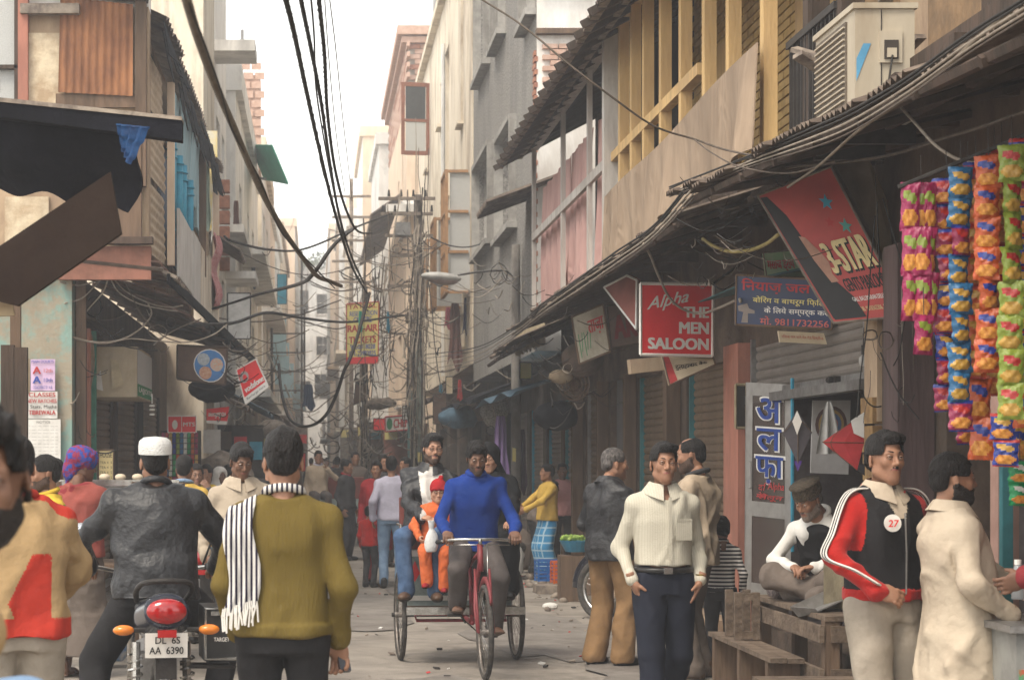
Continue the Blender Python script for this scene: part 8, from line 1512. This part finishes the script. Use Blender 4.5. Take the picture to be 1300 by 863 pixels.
for x in (2.72, 3.22): extr(T, 'leg', M_wood, [((x, 12.08, .14), (.10, .28, .28))])
T = thing('wooden_box', 'small open wooden frame box on the bench left of the platform', 'box', (2.86, 14.0, .39))
for c, d in (((2.87, 13.9, .55), (.05, .05, .32)), ((2.99, 13.9, .55), (.05, .05, .32)), ((2.93, 13.9, .42), (.07, .045, .05)), ((2.93, 13.9, .68), (.07, .045, .05)), ((2.87, 14.2, .55), (.05, .05, .32)), ((2.99, 14.2, .55), (.05, .05, .32))): extr(T, 'bar', M_plat, [(c, d)])
T = thing('suitcase', 'old olive brown hard suitcase standing upright beside the old man', 'suitcase', (3.34, 12.75, .672)); T.rotation_euler.z = R(18)
M_suit = mat('olive_case', (.20, .165, .10), (.13, .105, .065), 7, .55, .2, 40, stain=.5, stainc=(.07, .05, .035))
g = Fld((-.2, -.3, -.05), (.2, .3, .5), .012); g.loft([((0, 0, .01), .105, .20), ((0, 0, .385), .105, .20)], (1, 0, 0), k=.01, p=5); to_obj('shell', [g.mesh()], [M_suit], T)
b = MB(); b.box((0, -.203, .20), (.030, .010, .38)); b.box((0, 0, .392), (.030, .40, .012)); b.build('seam_strip', mat('brass_trim', (.34, .27, .16), rough=.4, metal=.6), T); b = MB(); b.box((0, -.212, .21), (.05, .015, .03)); b.build('clasp', M_dmetal, T); b = MB(); b.tube([(0, -.06, .395), (0, -.05, .43), (0, .05, .43), (0, .06, .395)], .009, 6); b.build('handle', M_dmetal, T)
def blob(name, label, cat, c, rr, m, wr=.02, seed=1, res=.016, extra=None, wf=.8):
    g = Fld([-r - .08 for r in rr], [r + .08 for r in rr], res); g.ell((0, 0, 0), rr)
    if extra: extra(g)
    g.half((0, 0, -1), (0, 0, -rr[2] * .75)); o = to_obj(name, [g.mesh(wr=wr, seed=seed, wf=wf)], [m], None); o.location = c; return tag(o, label, cat)
blob('cloth_bag', 'grey patterned cloth bag standing on the platform left of the old man', 'bag', (3.12, 13.85, .80), (.085, .08, .16), mat('pattern_grey', (.26, .21, .20), (.09, .075, .075), 60, .8, .4), extra=lambda g: g.cap((0, 0, .08), (.04, 0, .2), .04, .02, k=.04))
b = MB(); b.M = tm((3.17, 12.75, .69), (R(-12), R(-20), R(20))); b.slab([(-.12, -.12, 0), (.12, -.12, 0), (.12, .12, 0), (-.12, .12, 0)], (0, 0, .008)); b.slab([(-.12, .12, 0), (.12, .12, 0), (.12, .14, .08), (-.12, .14, .08)], (0, .008, 0)); b.slab([(-.12, -.12, 0), (-.12, .12, 0), (-.14, .13, .08), (-.13, -.12, .03)], (-.008, 0, 0)); tag(b.build('metal_scoop', M_metal), 'dented tin scoop lying on the platform edge', 'scoop')
blob('rag_bundle', 'grey bundle of rags on the platform between the bag and the suitcase', 'bundle', (3.25, 13.1, .73), (.12, .10, .08), C_grbr)
T = blob('plastic_bag', 'white plastic bag hanging from the hand of the rickshaw passenger', 'bag', (1.0, 16.0, .98), (.055, .045, .10), mat('white_plastic', (.72, .72, .70), rough=.35, bump=.4), wr=.010, seed=4, res=.010, wf=1.6, extra=lambda g: g.cap((0, 0, .08), (-.01, 0, .22), .02, .03, k=.02)); T.location = P(548, 688, 16.05)
# crates of the vegetable seller
def crate(label, c, m, w=.32, d=.24, h=.26):
    T = thing('plastic_crate', label, 'crate', c, R(rnd.uniform(-8, 8)), 'plastic crates at the kerb')
    for s in (-1, 1):
        for z in np.linspace(.02, h, 6): extr(T, 'slat', m, [((0, s * d / 2, z), (w, .012, .026))], world=False); extr(T, 'slat', m, [((s * w / 2, 0, z), (.012, d, .026))], world=False)
        for x in (-w / 2, 0, w / 2): extr(T, 'rib', m, [((x, s * d / 2 * 1.01, h / 2), (.02, .016, h))], world=False)
    extr(T, 'base', m, [((0, 0, .012), (w, d, .012))], world=False); return T
crate('blue plastic crate at the kerb, leftmost of the three', (2.93, 25.6, .10), mat('crate_blue', (.03, .14, .42), rough=.4)); crate('orange plastic crate between the blue and green ones', (3.05, 25.2, .10), mat('crate_orange', (.62, .13, .03), rough=.4), w=.26); crate('green plastic crate, rightmost of the three', (3.22, 24.9, .10), mat('crate_green', (.03, .20, .07), rough=.4), w=.34)
b = MB(); b.box((3.05, 24.9, .05), (.75, .5, .10)); tag(b.build('stone_slab', M_gwood), 'flat stone slab under the plastic crates', 'slab')
T = thing('basin', 'blue basin of green vegetables beside the parked motorcycle', 'basin', tuple(P(732, 700, 23.5))); b = MB(); b.cyl((0, 0, 0), (0, 0, .13), .13, .2, 18); b.build('bowl', mat('basin_blue', (.05, .22, .35), rough=.4), T)
b = MB()
for k in range(60): a = rnd.random() * 6.28; r_ = rnd.random() ** .5 * .19; b.M = tm((r_ * math.cos(a), r_ * math.sin(a), .14 + rnd.random() * .04), (rnd.random() * 3, rnd.random() * 3, 0)); b.ball((0, 0, 0), (.022, .015, .03), 3)
b.build('vegetables', mat('veg_green', (.16, .28, .04), (.3, .4, .1), 30, .5), T, kind='stuff')
q_ = P(732, 700, 23.5); b = MB(); b.box((q_.x, q_.y, q_.z / 2 - .02), (.4, .35, q_.z - .04)); tag(b.build('wooden_stand', M_wood), 'wooden stand under the blue vegetable basin', 'stand')
blob('blanket', 'brown blanket bundled over the seat of the parked motorcycle', 'blanket', (3.12, 20.2, .86), (.22, .26, .17), mat('blanket_brown', (.30, .20, .13), (.2, .13, .08), 10, .9, .5), wr=.03)
blob('sack', 'grubby white sack beside the rickshaw wheel, by the kerb', 'sack', (2.65, 27.6, .25), (.16, .14, .28), C_white, wr=.03); blob('sack', 'dark sack leaning on the shutters left of the crates', 'sack', (2.95, 29.4, .3), (.2, .16, .34), C_grbr, wr=.03)
for k in range(3): b = MB(); b.ring((2.55 + .02 * k, 28.3, .10 + .15 * k), (0, .15 * (k - 1), 1), .26, .07, 22, 8); tag(b.build('old_tyre', M_rub, smooth=True), ['old tyre lying at the bottom of the stack by the kerb', 'middle tyre of the stack by the kerb', 'top tyre of the stack by the kerb'][k], 'tyre', 'old tyres by the kerb')
# counter at the right edge
T = thing('shop_counter', 'glass fronted shop counter at the right edge with a faded poster', 'counter', (3.2, 9.05, 0)); extr(T, 'cabinet', mat('counter_grey', (.30, .30, .28), (.2, .2, .19), 5, .5, stain=.3), [((3.35, 9.2, .43), (.64, .7, .86))]); extr(T, 'top', M_metal, [((3.34, 9.19, .875), (.70, .76, .03))])
extr(T, 'poster', mat('poster_multi', (.45, .10, .05), (.10, .28, .14), 12, .5, lo=.45, hi=.55), [((3.12, 8.845, .45), (.16, .006, .5))])
T = thing('bottle', 'clear plastic bottle with a white cap on the counter at the right edge', 'bottle', tuple(P(1292, 760, 8.95))); b = MB(); b.tube([(0, 0, 0), (0, 0, .12), (0, 0, .14), (0, 0, .155)], [.028, .028, .016, .012], 12); b.build('body', glassmat('bottle_clear', (.45, .48, .5), .1, .55), T, smooth=True); b = MB(); b.cyl((0, 0, .15), (0, 0, .172), .015, n=12); b.build('cap', M_whp, T)
b = MB(); b.cyl((0, 0, 0), (0, 0, .10), .045, n=14); o = b.build('jar', mat('jar_print', (.5, .2, .1), (.2, .3, .35), 30, .4)); o.location = P(1312, 762, 9.0); tag(o, 'printed jar beside the clear bottle', 'jar')
# ================= food cart on the left =================
T = thing('food_cart', 'wooden food cart with a glass topped tray, behind the man in the leather jacket', 'cart', (-1.6, 16.3, 0)); planks(T, 'plank', M_wood, -2.05, -1.35, 15.9, 16.9, .78, 5)
for x in (-2.0, -1.4):
    for y in (15.95, 16.85): extr(T, 'post', M_wood, [((x, y, .72), (.055, .055, 1.44))])
extr(T, 'tray', M_metal, [((-1.62, 16.4, 1.40), (1.1, .9, .035))]); extr(T, 'tray_rim', M_chrome, [((-1.62, 15.94, 1.43), (1.12, .02, .05))])
for s in (-1, 1): b = MB(); b.ring((-1.7 + s * .5, 15.95, .3), (1, .1, 0), .28, .022, 30, 6); b.build('cart_wheel', M_rub, T, world=True)
for k in range(7): b = MB(); b.ball((0, 0, 0), (.045, .045, .028), 6); o = b.build('bun', mat('bun', (.62, .52, .38), rough=.6), smooth=True); o.location = (-2.05 + k * .13, 16.1 + .05 * (k % 2), 1.445); tag(o, ['pale bun at the left end of the cart tray', 'second pale bun on the cart tray', 'third pale bun on the cart tray', 'middle pale bun on the cart tray', 'fifth pale bun on the cart tray', 'sixth pale bun on the cart tray', 'pale bun at the right end of the cart tray'][k], 'bun', 'buns on the cart tray')
b = MB(); b.tube(spline([(-1.45, 15.8, .80), (-1.38, 15.76, .86), (-1.28, 15.76, .80), (-1.26, 15.78, .62), (-1.30, 15.8, .50)]), .022, 7); tag(b.build('rope', mat('rope_orange', (.45, .14, .06), rough=.8), smooth=True), 'orange rope looped over the end of the food cart', 'rope')
blob('sack', 'blue and white sack on the ground under the food cart', 'sack', (-1.62, 15.9, .2), (.18, .14, .2), mat('sack_blue', (.12, .22, .40), (.5, .5, .5), 14, .8), wr=.02)
T = thing('hand_barrow', 'old wooden barrow between the motorcycles on the left', 'barrow', (-1.0, 17.5, 0)); planks(T, 'plank', M_wood, -1.25, -.6, 17.2, 18.6, .74, 5)
for x in (-1.2, -.65): extr(T, 'post', M_wood, [((x, 17.25, .55), (.05, .05, 1.1))]); extr(T, 'rail', mat('barrow_red', (.36, .10, .06), rough=.6), [((x, 17.9, 1.1), (.04, 1.4, .05))])
blob('gravel_heap', 'grey brown heap of sacks behind the crowd on the left', 'heap', P(283, 608, 27), (.4, .3, .36), M_gwood, wr=.04, wf=.5)
# ================= worn patches of the road, 4 mm sheets =================
for k, (x, y, r_, e) in enumerate([(.9, 13.2, .8, 2.0), (2.1, 19, .7, 2.6), (.2, 22, .9, 3.0), (1.6, 27, .8, 3.5), (-.6, 30, .7, 3), (2.6, 15.2, .5, 1.6), (.8, 38, 1.0, 5)]):
    n = 26; b = MB(); b.add([(x + r_ * math.cos(2 * math.pi * i / n) * (1 + .16 * math.sin(i * 1.9 + k) + rnd.uniform(-.06, .06)), y + e * math.sin(2 * math.pi * i / n) * (1 + .12 * math.sin(i * 2.3 + k)), .004 + .002 * k) for i in range(n)], [tuple(range(n))])
    b.build('road_patch', mat('road_patch', (.25, .225, .20), (.18, .16, .14), 3, .85, .6, 80, stain=.7, stainc=(.12, .10, .09)), kind='structure')
# ================= litter on the road =================
b = MB()
def bit(x, y, s, mi): 
    a = rnd.random() * 6.28; b.M = tm((x, y, .006 + s * .15), (rnd.uniform(-.4, .4), rnd.uniform(-.4, .4), a)); b.box((0, 0, 0), (s, s * rnd.uniform(.3, .9), s * rnd.uniform(.05, .35)), mi)
for k in range(520):
    if rnd.random() < .6: y = rnd.uniform(12, 40); x = min(3.4, abs(rnd.gauss(0, .45)) * -1 + 3.1) if rnd.random() < .7 else -1.6 + rnd.gauss(0, .4)
    else: y = rnd.uniform(11, 34); x = rnd.uniform(-1.2, 3)
    bit(x, y, rnd.choice((.02, .025, .03, .05)), rnd.choice((0, 0, 0, 0, 2, 2, 1, 3)))
b.M = None; tag(b.build('litter', [M_gwood, M_paper, M_dmetal, M_redink], kind='stuff'), 'scraps of paper, leaves and grit scattered along the kerb', 'litter')
b = MB()
for k in range(26): x, y = 3.0 + rnd.gauss(0, .22), 20.5 + rnd.random() * 8; s = rnd.uniform(.03, .09); b.M = tm((x, y, s * .3), (rnd.random(), rnd.random(), rnd.random() * 3)); b.ball((0, 0, 0), (s, s * .8, s * .6), 4)
tag(b.build('rubble', M_gwood, kind='stuff', smooth=True), 'small stones and rubble along the right kerb', 'rubble')
b = MB(); b.M = tm((2.55, 22.2, .03)); b.ball((0, 0, 0), (.09, .06, .04), 5); tag(b.build('crumpled_paper', M_paper), 'crumpled white paper on the road near the crates', 'paper')
# kerb drain slabs along the right
for k in range(14): b = MB(); b.box((3.28, 17.6 + k * 1.05, .035), (.34, .98, .07), 0, (0, 0, R(rnd.uniform(-1.5, 1.5)))); b.build('kerb_stone', mat('kerb_grey', (.27, .24, .20), (.18, .16, .13), 4, .9, .5, 30, stain=.5), None, kind='structure')
# ================= haze =================
hm = bpy.data.materials.new('haze'); hm.use_nodes = True; n_ = hm.node_tree.nodes; n_.remove(n_['Principled BSDF']); pv = n_.new('ShaderNodeVolumePrincipled')
pv.inputs['Color'].default_value = (.88, .93, 1, 1); pv.inputs['Density'].default_value = .0027; pv.inputs['Anisotropy'].default_value = .3
hm.node_tree.links.new(pv.outputs[0], n_['Material Output'].inputs['Volume'])
b = MB(); b.box((0, 100, 15.2), (560, 520, 33)); b.build('haze', hm, kind='stuff')
